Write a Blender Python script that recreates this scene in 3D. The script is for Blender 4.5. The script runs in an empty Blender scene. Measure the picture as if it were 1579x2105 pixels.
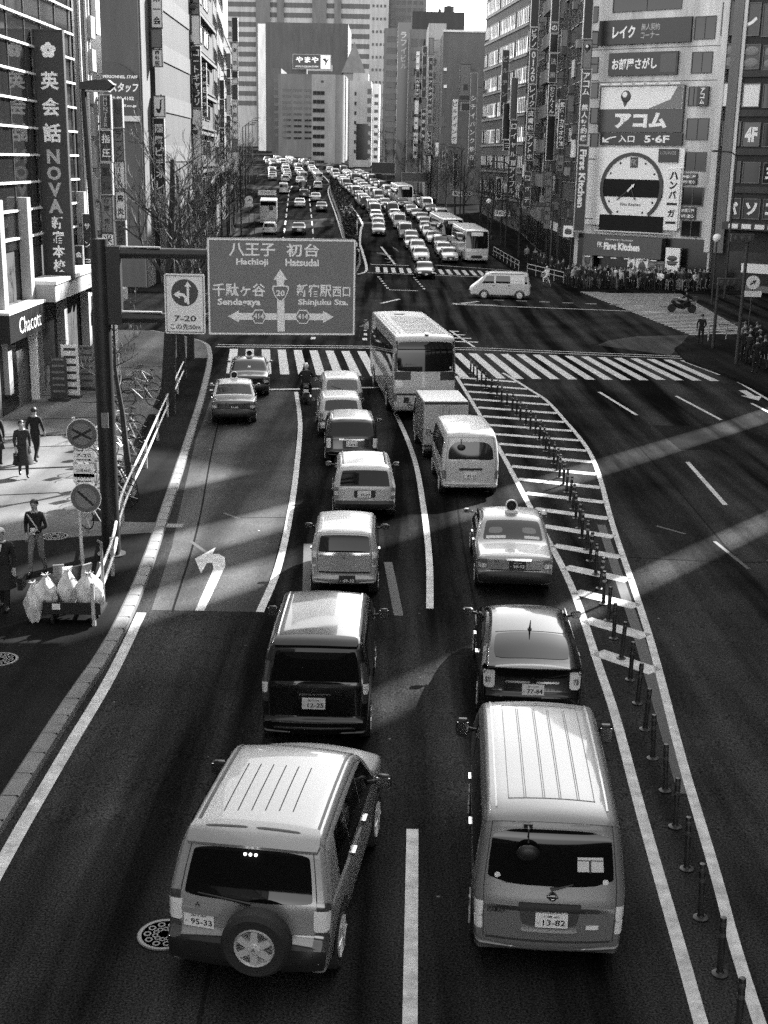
import bpy, bmesh, math, random
import numpy as np
from mathutils import Vector, Matrix
R = math.radians
SC = bpy.context.scene
COL = SC.collection

# ---------------------------------------------------------------- camera
CAM_Z, F_PX, PW, PH = 8.94, 2600.0, 1579.0, 2105.0
PITCH, ROLL = math.atan((PH / 2 - 330.0) / F_PX), R(1.1)
fwd = Vector((0, math.cos(PITCH), -math.sin(PITCH)))
dn0 = Vector((0, -math.sin(PITCH), -math.cos(PITCH)))
rt0 = Vector((1, 0, 0))
rt = rt0 * math.cos(ROLL) - dn0 * math.sin(ROLL)
dn = dn0 * math.cos(ROLL) + rt0 * math.sin(ROLL)
cd = bpy.data.cameras.new('camera')
cam = bpy.data.objects.new('camera', cd)
COL.objects.link(cam)
cd.sensor_fit = 'VERTICAL'
cd.sensor_height = 24.0
cd.lens = 24.0 * F_PX / PH
cd.clip_start, cd.clip_end = 0.1, 4000
M = Matrix((rt, -dn, -fwd)).transposed().to_4x4()
M.translation = Vector((0, 0, CAM_Z))
cam.matrix_world = M
SC.camera = cam

# ---------------------------------------------------------------- light
SUN_AZ, SUN_EL = R(38), R(33)
w = bpy.data.worlds.new('World')
SC.world = w
w.use_nodes = True
nt = w.node_tree
bg = nt.nodes['Background']
sky = nt.nodes.new('ShaderNodeTexSky')
sky.sky_type = 'NISHITA'
sky.sun_disc = False
sky.sun_elevation, sky.sun_rotation = SUN_EL, SUN_AZ
sky.dust_density = 1.0
bwn = nt.nodes.new('ShaderNodeRGBToBW')
nt.links.new(sky.outputs[0], bwn.inputs[0])
nt.links.new(bwn.outputs[0], bg.inputs[0])
bg.inputs[1].default_value = 0.15
sl = bpy.data.lights.new('sun', 'SUN')
sl.energy, sl.angle, sl.color = 3.0, R(0.6), (1, 1, 1)
so = bpy.data.objects.new('sun', sl)
COL.objects.link(so)
sd = Vector((math.sin(SUN_AZ) * math.cos(SUN_EL), math.cos(SUN_AZ) * math.cos(SUN_EL), math.sin(SUN_EL)))
so.rotation_euler = sd.to_track_quat('Z', 'Y').to_euler()
SC.view_settings.view_transform = 'Standard'
SC.view_settings.look = 'None'
SC.view_settings.exposure = 2.8
SC.view_settings.gamma = 1.0
SC.cycles.use_denoising = False
SC.cycles.use_adaptive_sampling = True
SC.cycles.adaptive_threshold = .006
SC.cycles.caustics_reflective = False
SC.cycles.max_bounces = 6
SC.cycles.diffuse_bounces = 3
SC.cycles.glossy_bounces = 3

# ---------------------------------------------------------------- helpers
rnd = random.Random(7)
KZ = [(0, 0), (14, 0), (45, -.85), (70, -1.0), (110, -1.0), (140, -.2), (169, 1.0), (211, 2.6), (260, 4.7), (325, 6.8), (420, 9.5), (900, 20)]
KY = [a * 1.11 for a, b in KZ]
KV = [b * 1.11 for a, b in KZ]
def zg(y):
    return float(np.interp(y, KY, KV))
def px_at(px, y_dist, py=250):
    d = fwd * F_PX + rt * (px - PW / 2) + dn * (py - PH / 2)
    return d.x / d.y * y_dist
def pz_at(px, py, y_dist):
    d = fwd * F_PX + rt * (px - PW / 2) + dn * (py - PH / 2)
    return CAM_Z + d.z / d.y * y_dist

MATS = {}
def mat(name, v, rough=.6, metal=0, noise=0, nscale=3, bump=0, bscale=40, coat=0, spec=.5, emit=0, streak=0):
    """grey procedural material; noise varies the base colour, bump the surface"""
    if name in MATS:
        return MATS[name]
    m = bpy.data.materials.new(name)
    m.use_nodes = True
    t = m.node_tree
    b = t.nodes['Principled BSDF']
    b.inputs['Base Color'].default_value = (v, v, v, 1)
    b.inputs['Roughness'].default_value = rough
    b.inputs['Metallic'].default_value = metal
    b.inputs['Specular IOR Level'].default_value = spec
    if coat:
        b.inputs['Coat Weight'].default_value = coat
        b.inputs['Coat Roughness'].default_value = .04
    if emit:
        b.inputs['Emission Color'].default_value = (1, 1, 1, 1)
        b.inputs['Emission Strength'].default_value = emit
    tc = t.nodes.new('ShaderNodeTexCoord')
    if noise:
        n = t.nodes.new('ShaderNodeTexNoise')
        n.inputs['Scale'].default_value = nscale
        n.inputs['Detail'].default_value = 8
        n.inputs['Roughness'].default_value = .65
        if streak:
            mp = t.nodes.new('ShaderNodeMapping')
            mp.inputs['Scale'].default_value = (1, 1, 1 / streak)
            t.links.new(tc.outputs['Object'], mp.inputs[0])
            t.links.new(mp.outputs[0], n.inputs['Vector'])
        else:
            t.links.new(tc.outputs['Object'], n.inputs['Vector'])
        r = t.nodes.new('ShaderNodeMapRange')
        r.inputs['From Min'].default_value = .3
        r.inputs['From Max'].default_value = .7
        r.inputs['To Min'].default_value = max(0, v * (1 - noise))
        r.inputs['To Max'].default_value = v * (1 + noise)
        t.links.new(n.outputs[0], r.inputs[0])
        t.links.new(r.outputs[0], b.inputs['Base Color'])
    if bump:
        n2 = t.nodes.new('ShaderNodeTexNoise')
        n2.inputs['Scale'].default_value = bscale
        n2.inputs['Detail'].default_value = 4
        t.links.new(tc.outputs['Object'], n2.inputs['Vector'])
        bp = t.nodes.new('ShaderNodeBump')
        bp.inputs['Strength'].default_value = bump
        bp.inputs['Distance'].default_value = .02
        t.links.new(n2.outputs[0], bp.inputs['Height'])
        t.links.new(bp.outputs[0], b.inputs['Normal'])
    MATS[name] = m
    return m

def tag(o, label=None, cat=None, group=None, kind=None):
    if label: o['label'] = label
    if cat: o['category'] = cat
    if group: o['group'] = group
    if kind: o['kind'] = kind
    return o

def thing(name, label, cat, loc=(0, 0, 0), rz=0, group=None):
    o = bpy.data.objects.new(name, None)
    COL.objects.link(o)
    o.location = loc
    o.rotation_euler = (0, 0, rz)
    o.empty_display_size = .1
    return tag(o, label, cat, group)

def copy_tree(o, parent=None):
    c = o.copy()
    COL.objects.link(c)
    c.parent = parent
    for ch in o.children:
        copy_tree(ch, c)
    return c

class MB:
    """collects shapes and links them as ONE mesh object"""
    def __init__(s):
        s.v, s.f, s.m, s.cur = [], [], [], 0
    def add(s, vs, fs):
        b = len(s.v)
        s.v += [tuple(p) for p in vs]
        s.f += [tuple(i + b for i in f) for f in fs]
        s.m += [s.cur] * len(fs)
        return s
    def mi(s, k):
        s.cur = k
        return s
    def box(s, c, d, rz=0, tilt=0):
        x, y, z = (q / 2 for q in d)
        vs = [(sx * x, sy * y, sz * z) for sz in (-1, 1) for sx, sy in ((-1, -1), (1, -1), (1, 1), (-1, 1))]
        if tilt:
            ct, st = math.cos(tilt), math.sin(tilt)
            vs = [(a, b_ * ct - q * st, b_ * st + q * ct) for a, b_, q in vs]
        ca, sa = math.cos(rz), math.sin(rz)
        vs = [(c[0] + a * ca - b_ * sa, c[1] + a * sa + b_ * ca, c[2] + q) for a, b_, q in vs]
        return s.add(vs, [(3, 2, 1, 0), (4, 5, 6, 7), (0, 1, 5, 4), (1, 2, 6, 5), (2, 3, 7, 6), (3, 0, 4, 7)])
    def prism(s, poly, z0, z1):
        n = len(poly)
        vs = [(p[0], p[1], z0) for p in poly] + [(p[0], p[1], z1) for p in poly]
        return s.add(vs, [tuple(range(n - 1, -1, -1)), tuple(range(n, 2 * n))] + [(i, (i + 1) % n, n + (i + 1) % n, n + i) for i in range(n)])
    def plate(s, poly, y0, y1):
        """polygon in (x,z) extruded along y"""
        n = len(poly)
        vs = [(p[0], y0, p[1]) for p in poly] + [(p[0], y1, p[1]) for p in poly]
        return s.add(vs, [tuple(range(n)), tuple(range(2 * n - 1, n - 1, -1))] + [(i, n + i, n + (i + 1) % n, (i + 1) % n) for i in range(n)])
    def tube(s, path, rad, n=8, caps=True):
        P = [Vector(p) for p in path]
        rr = rad if isinstance(rad, (list, tuple)) else [rad] * len(P)
        b = len(s.v)
        up = Vector((0, 0, 1))
        vs = []
        for i, p in enumerate(P):
            t = (P[min(i + 1, len(P) - 1)] - P[max(i - 1, 0)]).normalized()
            a = t.cross(up if abs(t.z) < .95 else Vector((0, 1, 0))).normalized()
            c = t.cross(a)
            vs += [p + (a * math.cos(k * 2 * math.pi / n) + c * math.sin(k * 2 * math.pi / n)) * rr[i] for k in range(n)]
        fs = [(i * n + k, i * n + (k + 1) % n, (i + 1) * n + (k + 1) % n, (i + 1) * n + k) for i in range(len(P) - 1) for k in range(n)]
        if caps:
            fs += [tuple(range(n - 1, -1, -1)), tuple(range((len(P) - 1) * n, len(P) * n))]
        return s.add(vs, fs)
    def lathe(s, prof, n=16, c=(0, 0, 0), axis='z'):
        vs, fs = [], []
        for r_, h in prof:
            for k in range(n):
                a = 2 * math.pi * k / n
                p = (r_ * math.cos(a), r_ * math.sin(a), h)
                if axis == 'x': p = (h, p[0], p[1])
                if axis == 'y': p = (p[0], h, p[1])
                vs.append((p[0] + c[0], p[1] + c[1], p[2] + c[2]))
        for i in range(len(prof) - 1):
            for k in range(n):
                q = (i * n + k, i * n + (k + 1) % n, (i + 1) * n + (k + 1) % n, (i + 1) * n + k)
                fs.append(q if axis != 'y' else q[::-1])
        e = (len(prof) - 1) * n
        c0, c1 = tuple(range(n - 1, -1, -1)), tuple(range(e, e + n))
        fs += [c0, c1] if axis != 'y' else [c0[::-1], c1[::-1]]
        return s.add(vs, fs)
    def grid(s, pts, closed=False):
        """pts[i][j] -> quads"""
        ni, nj = len(pts), len(pts[0])
        fs = []
        for i in range(ni - 1 + (1 if closed else 0)):
            for j in range(nj - 1):
                i2 = (i + 1) % ni
                fs.append((i * nj + j, i * nj + j + 1, i2 * nj + j + 1, i2 * nj + j))
        return s.add([p for row in pts for p in row], fs)
    def ball(s, c, r, n=10, m=6, sq=(1, 1, 1)):
        pts = [[(c[0] + r * sq[0] * math.sin(math.pi * i / m) * math.cos(2 * math.pi * j / n), c[1] + r * sq[1] * math.sin(math.pi * i / m) * math.sin(2 * math.pi * j / n),
                 c[2] + r * sq[2] * math.cos(math.pi * i / m)) for j in range(n + 1)] for i in range(m + 1)]
        return s.grid([row[::-1] for row in pts])
    def mesh(s, name, mats, smooth=0):
        me = bpy.data.meshes.new(name)
        me.from_pydata(s.v, [], s.f)
        ms = mats if isinstance(mats, (list, tuple)) else [mats]
        for m_ in ms: me.materials.append(m_)
        if len(ms) > 1: me.polygons.foreach_set('material_index', s.m)
        if smooth:
            me.polygons.foreach_set('use_smooth', [True] * len(me.polygons))
            me.set_sharp_from_angle(angle=R(smooth))
        me.update()
        return me
    def build(s, name, mats, parent=None, smooth=0, loc=None):
        o = bpy.data.objects.new(name, s.mesh(name, mats, smooth))
        COL.objects.link(o)
        if parent: o.parent = parent
        if loc: o.location = loc
        return o

_fc = bpy.data.curves.new('writing', 'FONT')
_fo = bpy.data.objects.new('writing', _fc)
COL.objects.link(_fo)
_cache = {}
def glyphs(body, bold=0.0):
    """outline faces of a text, one unit high, as (verts, faces, bbox)"""
    k = (body, bold)
    if k not in _cache:
        _fc.body, _fc.offset, _fc.resolution_u = body, bold, 2
        dg = bpy.context.evaluated_depsgraph_get()
        dg.update()
        me = bpy.data.meshes.new_from_object(_fo.evaluated_get(dg))
        vs = [(v.co.x, v.co.y) for v in me.vertices]
        fs = [tuple(p.vertices) for p in me.polygons]
        bpy.data.meshes.remove(me)
        xs = [a for a, b in vs] or [0]
        ys = [b for a, b in vs] or [0]
        _cache[k] = (vs, fs, (min(xs), max(xs), min(ys), max(ys)))
    return _cache[k]
def text_into(mb, body, c, wd, ht, y=0, bold=.0, vert=False, slant=0):
    """writes body into the rectangle centred at c=(x,z), facing -y; vert stacks the characters"""
    if vert:
        n = len(body)
        ch = ht / n
        for i, cc in enumerate(body):
            if cc != ' ':
                text_into(mb, cc, (c[0], c[1] + ht / 2 - (i + .5) * ch), wd, ch * .86, y, bold)
        return
    vs, fs, (x0, x1, y0, y1) = glyphs(body, bold)
    if not fs: return
    sx, sy = wd / max(x1 - x0, .05), ht / max(y1 - y0, .05)
    if len(body) == 1:
        sx = sy = min(sx, sy)
        if y1 - y0 < .3: sy = sx = wd / .95
    mb.add([(c[0] + (a - (x0 + x1) / 2) * sx + slant * (b - y0) * sy, y, c[1] + (b - (y0 + y1) / 2) * sy) for a, b in vs], fs)
def arrow_poly(p, q, wd, hw, hl):
    """flat arrow outline from p to q in 2D"""
    d = Vector((q[0] - p[0], q[1] - p[1]))
    L = d.length
    d /= L
    n = Vector((-d.y, d.x))
    P, Q = Vector(p), Vector(q)
    b = Q - d * hl
    return [tuple(v) for v in (P - n * wd / 2, b - n * wd / 2, b - n * hw / 2, Q, b + n * hw / 2, b + n * wd / 2, P + n * wd / 2)]
INK = mat('ink_black', .01, .6)
INKW = mat('ink_white', .8, .6)
# ================================================================ ground, road, markings
def asphalt(name, v, lo=.55, hi=1.5, speck=.35):
    m = bpy.data.materials.new(name)
    m.use_nodes = True
    t = m.node_tree
    b = t.nodes['Principled BSDF']
    b.inputs['Roughness'].default_value = .75
    b.inputs['Specular IOR Level'].default_value = 0
    tc = t.nodes.new('ShaderNodeTexCoord')
    def noise(scale, sc=(1, 1, 1), det=6):
        mp = t.nodes.new('ShaderNodeMapping')
        mp.inputs['Scale'].default_value = sc
        n = t.nodes.new('ShaderNodeTexNoise')
        n.inputs['Scale'].default_value = scale
        n.inputs['Detail'].default_value = det
        t.links.new(tc.outputs['Object'], mp.inputs[0])
        t.links.new(mp.outputs[0], n.inputs['Vector'])
        return n.outputs[0]
    def rng(x, a, b_, c, d):
        r = t.nodes.new('ShaderNodeMapRange')
        for k, q in zip(('From Min', 'From Max', 'To Min', 'To Max'), (a, b_, c, d)): r.inputs[k].default_value = q
        t.links.new(x, r.inputs[0])
        return r.outputs[0]
    def mul(a, b_):
        n = t.nodes.new('ShaderNodeMath')
        n.operation = 'MULTIPLY'
        t.links.new(a, n.inputs[0])
        if isinstance(b_, (int, float)): n.inputs[1].default_value = b_
        else: t.links.new(b_, n.inputs[1])
        return n.outputs[0]
    wear = rng(noise(.9, (1, .045, 1), 4), .38, .62, lo, hi)
    blotch = rng(noise(.35, det=8), .35, .65, .75, 1.25)
    sp = rng(noise(38, det=3), .35, .65, 1 - speck, 1 + speck)
    bits = t.nodes.new('ShaderNodeTexVoronoi')
    bits.inputs['Scale'].default_value = 1.1
    t.links.new(tc.outputs['Object'], bits.inputs['Vector'])
    fleck = rng(bits.outputs['Distance'], .02, .035, 6, 1)
    col = mul(mul(mul(mul(wear, blotch), sp), fleck), v)
    t.links.new(col, b.inputs['Base Color'])
    bp = t.nodes.new('ShaderNodeBump')
    bp.inputs['Strength'].default_value = .5
    bp.inputs['Distance'].default_value = .01
    t.links.new(noise(60, det=3), bp.inputs['Height'])
    t.links.new(bp.outputs[0], b.inputs['Normal'])
    return m
A_ROAD = asphalt('asphalt', .018, .4, 2.2, .7)
A_LANE = asphalt('coloured_lane', .065, .65, 1.35, .45)
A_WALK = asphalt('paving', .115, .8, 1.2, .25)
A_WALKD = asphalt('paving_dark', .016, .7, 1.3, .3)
PAINT = mat('road_paint', .42, .7, noise=.42, nscale=4, bump=.3, bscale=60)
KERB = mat('kerb_stone', .13, .8, noise=.35, nscale=2, bump=.3)
PAINTW = mat('worn_paint', .028, .75, noise=.5, nscale=8)

def strip(pts, wd, h, mb=None, step=2.0):
    """flat ribbon following 2D pts, laid on the ground at height h"""
    mb = mb or MB()
    P = [Vector(p) for p in pts]
    dense = [P[0]]
    for a, b in zip(P, P[1:]):
        n = max(1, int((b - a).length / step))
        dense += [a.lerp(b, k / n) for k in range(1, n + 1)]
    rows = []
    for i, p in enumerate(dense):
        d = (dense[min(i + 1, len(dense) - 1)] - dense[max(i - 1, 0)]).normalized()
        n = Vector((d.y, -d.x)) * wd / 2
        a, b = p - n, p + n
        rows.append([(a.x, a.y, zg(a.y) + h), (b.x, b.y, zg(b.y) + h)])
    return mb.grid([r[::-1] for r in rows])
def smooth_line(pts, n=6):
    out = []
    P = [Vector(p) for p in pts]
    for i in range(len(P) - 1):
        a, b, c, d = P[max(i - 1, 0)], P[i], P[i + 1], P[min(i + 2, len(P) - 1)]
        for k in range(n):
            t = k / n
            out.append(.5 * ((2 * b) + (c - a) * t + (2 * a - 5 * b + 4 * c - d) * t * t + (3 * b - a - 3 * c + d) * t ** 3))
    return [tuple(p) for p in out] + [tuple(P[-1])]
def patch(poly, h, mb=None):
    """flat polygon cut into rows so that it follows the slope"""
    mb = mb or MB()
    bm = bmesh.new()
    vs = [bm.verts.new((p[0], p[1], 0)) for p in poly]
    bm.faces.new(vs)
    ys = [p[1] for p in poly]
    y = math.ceil(min(ys) / 4) * 4
    while y < max(ys):
        bmesh.ops.bisect_plane(bm, geom=bm.verts[:] + bm.edges[:] + bm.faces[:], plane_co=(0, y, 0), plane_no=(0, 1, 0))
        y += 4
    bm.normal_update()
    bm.verts.index_update()
    vv = [(v.co.x, v.co.y, zg(v.co.y) + h) for v in bm.verts]
    ff = [tuple(v.index for v in (f.verts if f.normal.z > 0 else reversed(f.verts))) for f in bm.faces]
    bm.free()
    return mb.add(vv, ff)
def slab(poly, h, name, m, side=None):
    mb = patch(poly, h)
    n = len(poly)
    P = [Vector(p) for p in poly]
    for i in range(n):
        a, b = P[i], P[(i + 1) % n]
        k = max(1, int((b - a).length / 4))
        q = [a.lerp(b, j / k) for j in range(k + 1)]
        mb.grid([[(p.x, p.y, zg(p.y) + h), (p.x, p.y, zg(p.y) - .1)] for p in q])
    return tag(mb.build(name, m), kind='structure')
def mark(mb, name, m=PAINT):
    return tag(mb.build(name, m), kind='structure')

ys = sorted({-60.0, 500.0, 560.0, 640.0, 760.0, 900.0, 1500.0} | {k * 6.0 for k in range(-5, 80)} | {float(k) for k in KY})
xs = [-700, -200, -80, -40, -20, -10, 0, 10, 20, 40, 80, 200, 700]
g = MB().grid([[(x, y, zg(y)) for x in xs[::-1]] for y in ys])
tag(g.build('road', A_ROAD, smooth=60), kind='structure')

# coloured left lane and its darker gutter edge
patch([(-4.85, 25.05), (-2.62, 25.05), (-2.58, 28), (-2.68, 33.4), (-2.95, 39.8), (-3.4, 47.9), (-4.0, 55.3), (-7.6, 55.0), (-6.75, 44), (-5.9, 36), (-5.25, 30)], .004, gm := MB())
mark(gm, 'bus_lane', A_LANE)
# pavements
kerb = smooth_line([(-5.36, -20), (-5.36, 5), (-5.36, 18.7), (-5.31, 22), (-5.4, 24.9), (-5.69, 28.9), (-6.28, 35.4), (-7.13, 44.5), (-8.46, 58.2), (-9.4, 66), (-10.6, 70.5), (-14, 74.5)])
lw = [tuple(p) for p in kerb] + [(-60, 74.5), (-60, -20)]
slab(lw, .14, 'pavement', A_WALK)
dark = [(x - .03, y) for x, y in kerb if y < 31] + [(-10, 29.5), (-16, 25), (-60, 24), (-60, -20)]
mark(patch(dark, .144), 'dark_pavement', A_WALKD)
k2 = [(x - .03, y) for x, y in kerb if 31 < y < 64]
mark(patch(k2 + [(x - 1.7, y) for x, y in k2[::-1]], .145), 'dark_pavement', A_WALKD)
for k in range(9):
    yy = 35 + k * 3.1 + (k % 3) * .5
    strip([(-20, yy - 3.2), (-9.3 - (yy - 35) * .06, yy)], .07 + .1 * (k % 2), .148, jm := MB() if k == 0 else jm)
mark(jm, 'paving_strips', A_WALKD)  # dark oblique strips across the left pavement
kb = MB()
rows = []
for i, (x, y) in enumerate(kerb):
    rows.append([(x + .24, y, zg(y) - .05), (x + .24, y, zg(y) + .13), (x + .2, y, zg(y) + .155), (x, y, zg(y) + .157), (x, y, zg(y) + .1)])
kb.grid(rows)
tag(kb.build('kerb', KERB, smooth=50), kind='structure')
jm = MB()
KX = lambda y: float(np.interp(y, [q[1] for q in kerb], [q[0] for q in kerb]))
for k in range(90):
    y = 4 + k * .72
    if y < 66: jm.box((KX(y) + .12, y, zg(y) + .079), (.236, .01, .158))
mark(jm, 'kerb_joints', A_WALKD)
tm = MB()
TAR = mat('tar', .004, .5)
for pts in ([(-4.4, 25), (-4.9, 32), (-5.9, 42), (-7, 54)], [(2.9, 2), (2.3, 16), (2.0, 27), (2.2, 40)], [(-1.7, 3), (-1.9, 14), (-1.75, 25)], [(8, 8), (8.6, 26), (9.1, 44), (8.8, 58)], [(12.2, 30), (12.0, 47), (11.2, 59)], [(-3.9, 33), (-1.2, 33.3), (.6, 33.1)], [(4.8, 30), (9, 29.6), (13, 30.3)]):
    strip(smooth_line(pts), .05, .005, tm)
for x0, y0, x1, y1 in ((10.5, 44, 12.2, 49), (-1.2, 38.2, .3, 40)):
    patch([(x0, y0), (x1, y0 + .1), (x1 + .05, y1), (x0, y1)], .0045, tm)
mark(tm, 'tar_patches', asphalt('patched_asphalt', .016, .8, 1.2, .5))
rk = [(17.3, -20), (17.3, 50), (17.2, 56.4), (16.7, 62), (15.8, 66.7), (16.2, 71.3), (19, 77.5), (24, 79), (70, 80), (70, -20)]
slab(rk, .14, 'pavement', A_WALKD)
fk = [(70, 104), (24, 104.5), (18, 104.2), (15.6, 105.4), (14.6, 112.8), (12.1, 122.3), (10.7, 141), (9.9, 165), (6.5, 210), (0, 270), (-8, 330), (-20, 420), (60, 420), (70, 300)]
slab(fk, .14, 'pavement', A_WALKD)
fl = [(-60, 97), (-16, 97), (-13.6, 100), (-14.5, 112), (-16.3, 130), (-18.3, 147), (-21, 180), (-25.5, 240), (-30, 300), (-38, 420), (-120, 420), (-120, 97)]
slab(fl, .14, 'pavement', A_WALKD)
# island of pale paving at the right hand corner
patch([(12.1, 72.8), (13.1, 75), (15.2, 77.3), (18.6, 78.3), (16.6, 72.3), (15.6, 69.3), (16.2, 68.4)], .005, im := MB())
mark(im, 'corner_paving', A_LANE)

# lane lines
lm = MB()
strip(smooth_line([(-5.02, 24.85), (-4.89, 21.3), (-4.9, 18), (-4.9, 14.5), (-4.9, 2)]), .2, .008, lm)
strip(smooth_line([(-2.57, 25.05), (-2.47, 28.3), (-2.58, 33.4), (-2.85, 39.8), (-3.3, 47.9), (-3.98, 55.2)]), .17, .008, lm)
strip(smooth_line([(1.02, 25.5), (1.12, 29.3), (1.12, 34.3), (1.0, 41), (.56, 48.4), (-.2, 56.5)]), .16, .008, lm)
strip([(.48, 15.75), (.3, 8)], .165, .008, lm)
strip(smooth_line([(3.35, 60.5), (3.84, 49.9), (4.06, 41.2), (4.2, 33.4), (4.3, 27.6), (4.1, 22), (4, 19.7), (3.74, 15.75), (3.54, 11.8), (3.1, 4)]), .16, .008, lm)
HR = smooth_line([(5.3, 63.5), (5.81, 61.2), (6.5, 57.2), (7.01, 53.5), (7.2, 46), (6.98, 40.7), (6.21, 33), (5.74, 27.6), (5.35, 23.4), (4.77, 18.2), (4.44, 14.75), (4.18, 11.8), (3.75, 4)])[5:]
strip(HR, .15, .008, lm)
for p, q in (((9.64, 56.7), (10.3, 51.2)), ((12.97, 56), (13.6, 50.5)), ((15.93, 54.5), (16.2, 51)), ((10.25, 41.8), (9.94, 35.6)), ((9.3, 24), (8.9, 17.5)), ((13.4, 40), (13.1, 34))):
    strip([p, q], .15, .008, lm)
strip([(16.1, 68.3), (16.9, 62), (17.0, 50), (17.0, 20)], .15, .008, lm)
strip([(-7.8, 55.2), (-3.98, 55.9), (-.3, 56.8), (2.6, 57.3)], .3, .009, lm)
mark(lm, 'lane_lines')
# hatched zone between the directions
hm = MB()
L2 = [(3.35, 60.5), (3.84, 49.9), (4.06, 41.2), (4.2, 33.4), (4.3, 27.6), (4.1, 22), (4, 19.7), (3.74, 15.75)]
Lx = lambda y: float(np.interp(y, [q[1] for q in L2[::-1]], [q[0] for q in L2[::-1]]))
Rx = lambda y: float(np.interp(y, [q[1] for q in HR[::-1]], [q[0] for q in HR[::-1]]))
y = 59.6
while y > 21.5:
    strip([(Lx(y) + .08, y + .45), (Rx(y - .5) - .07, y - .55)], .4 if y > 30 else .44, .008, hm)
    y -= 1.95
for y in (78, 76.4, 74.8, 73.2):
    strip([(3.95, y), (4.0 + (78.5 - y) * .18 + .3, y - .1)], .35, .008, hm)
strip([(3.86, 78.3), (4.9, 71)], .15, .008, hm)
mark(hm, 'hatching')
strip([(5.9, 33), (5.2, 24), (4.55, 17)], .22, .006, wm := MB())
strip([(-1.9, 30.5), (-1.55, 24.6)], .22, .005, wm)
strip([(.12, 29), (.35, 25)], .2, .005, wm)
for p, q in (((8.6, 31.5), (8.8, 29)), ((9.5, 29.8), (9.9, 27)), ((7.4, 33), (8, 32.2)), ((-4.9, 30.6), (-4, 28.9)), ((-4.4, 33.5), (-3.9, 32.9))):
    strip([p, q], .1, .006, wm)
mark(wm, 'erased_lines', PAINTW)
# crossing nearest the camera
cm = MB()
for k in range(32):
    xt = -8.3 + k * .862
    yt = 68.4 if xt < 8 else 68.4 - (xt - 8) * .14
    yb = 60 if xt < 5 else 60 + (xt - 5) * .05
    if xt > 12: yb = 60.5
    if 15.2 < xt: yb = 60.5 + (xt - 15.2) * 3.2
    if xt < 17.2:
        strip([(xt, yt), (xt + .85, yb)], .44, .008, cm)
strip([(-9.4, 69.9), (-.8, 70.5), (5.5, 70.6), (11, 69.6), (16.1, 68.8)], .16, .009, cm)
strip([(-9.4, 69.1), (-.8, 69.7), (5.5, 69.8), (11, 68.8), (16.1, 68.0)], .16, .009, cm)
# crossing at the far side
for k in range(19):
    x = -1.1 + k * .75
    yy = 124.6 - (x + 1) * .16
    strip([(x, yy), (x + .12, yy - 5)], .38, .008, cm)
strip([(-2, 118.9), (12.6, 115.9)], .25, .008, cm)
strip([(-1.8, 127), (2.0, 126.6)], .3, .008, cm)
strip([(4.6, 127.5), (12.0, 123.8)], .22, .008, cm)
# fine striped crossing on the right hand arm
for k in range(34):
    t = k / 33
    yy = 104.4 + (78.6 - 104.4) * t
    strip([(15.7 + 3.0 * t, yy), (23.9 - 1.2 * t, yy)], .4, .008, cm)
mark(cm, 'crosswalk')
# dashes and guide lines inside the junction
dm = MB()
strip([(4.75, 93.3), (20, 90.5)], .25, .008, dm); strip([(4.75, 94), (8, 93.2)], .25, .008, dm)
strip([(4.75, 93.3), (6.8, 95.6)], .3, .008, dm)
for k in range(9): strip([(8 + k * 1.7, 96.9 - k * .35), (8.8 + k * 1.7, 96.75 - k * .35)], .22, .008, dm)
for k in range(6):
    strip([(-.9 + k * .16, 115 - k * 2), (-.84 + k * .16, 114.2 - k * 2)], .2, .008, dm)
    strip([(2.3 + k * .12, 115 - k * 2), (2.34 + k * .12, 114.2 - k * 2)], .2, .008, dm)
strip([(.07, 103.1), (2.4, 102.7)], .25, .008, dm)
strip([(-.5, 93), (.85, 96.2)], .3, .008, dm)
for k in range(4):
    strip([(-4.3 - k * .05, 73 + k * 2.2), (-4.32 - k * .05, 74 + k * 2.2)], .28, .008, dm)
    strip([(-1.3 - k * .05, 73 + k * 2.2), (-1.32 - k * .05, 74 + k * 2.2)], .28, .008, dm)
# lanes beyond the junction
strip(smooth_line([(-5.55, 156), (-7.9, 190), (-11.4, 240), (-12.5, 268), (-17, 310)]), .22, .008, dm)
strip(smooth_line([(-2.8, 117), (-2.1, 122), (-2.9, 140), (-3.4, 150), (-3.7, 168), (-3.7, 176), (-5.2, 196), (-7.6, 222), (-12.3, 269)]), .25, .008, dm)
for k in range(10):
    y0 = 150 + k * 11
    for off in (-3.6, -7.2):
        xa = lambda y: float(np.interp(y, [156, 190, 240, 268], [-5.55, -7.9, -11.4, -12.5])) + off
        strip([(xa(y0), y0), (xa(y0 + 6), y0 + 6)], .18, .008, dm)
strip([(.6, 127.5), (-.9, 146)], .22, .008, dm)
mark(dm, 'junction_lines')
# white arrows painted on the road
am = MB()
patch(arrow_poly((16.45, 57.9), (16.45, 55.2), .35, .95, 1.2), .009, am)
patch([(-3.93, 25.05), (-3.74, 25.05), (-3.72, 28.4), (-3.82, 29.1), (-4.0, 29.4), (-4.16, 29.4), (-4.16, 30.0), (-4.52, 28.95), (-4.2, 27.75), (-4.18, 28.6), (-4.06, 28.65), (-3.96, 28.1)], .009, am)
mark(am, 'road_arrows')
strip([(1.0, 141), (.4, 146)], .12, .008, am2 := MB())
for p, q in (((-.4, 133), (.4, 131.5)), ((.3, 135.5), (-.9, 139)), ((-1.3, 139), (-.2, 136)), ((-.2, 129), (.5, 130.4))): strip([p, q], .25, .008, am2)
mark(am2, 'faded_road_letters', PAINTW)
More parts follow.
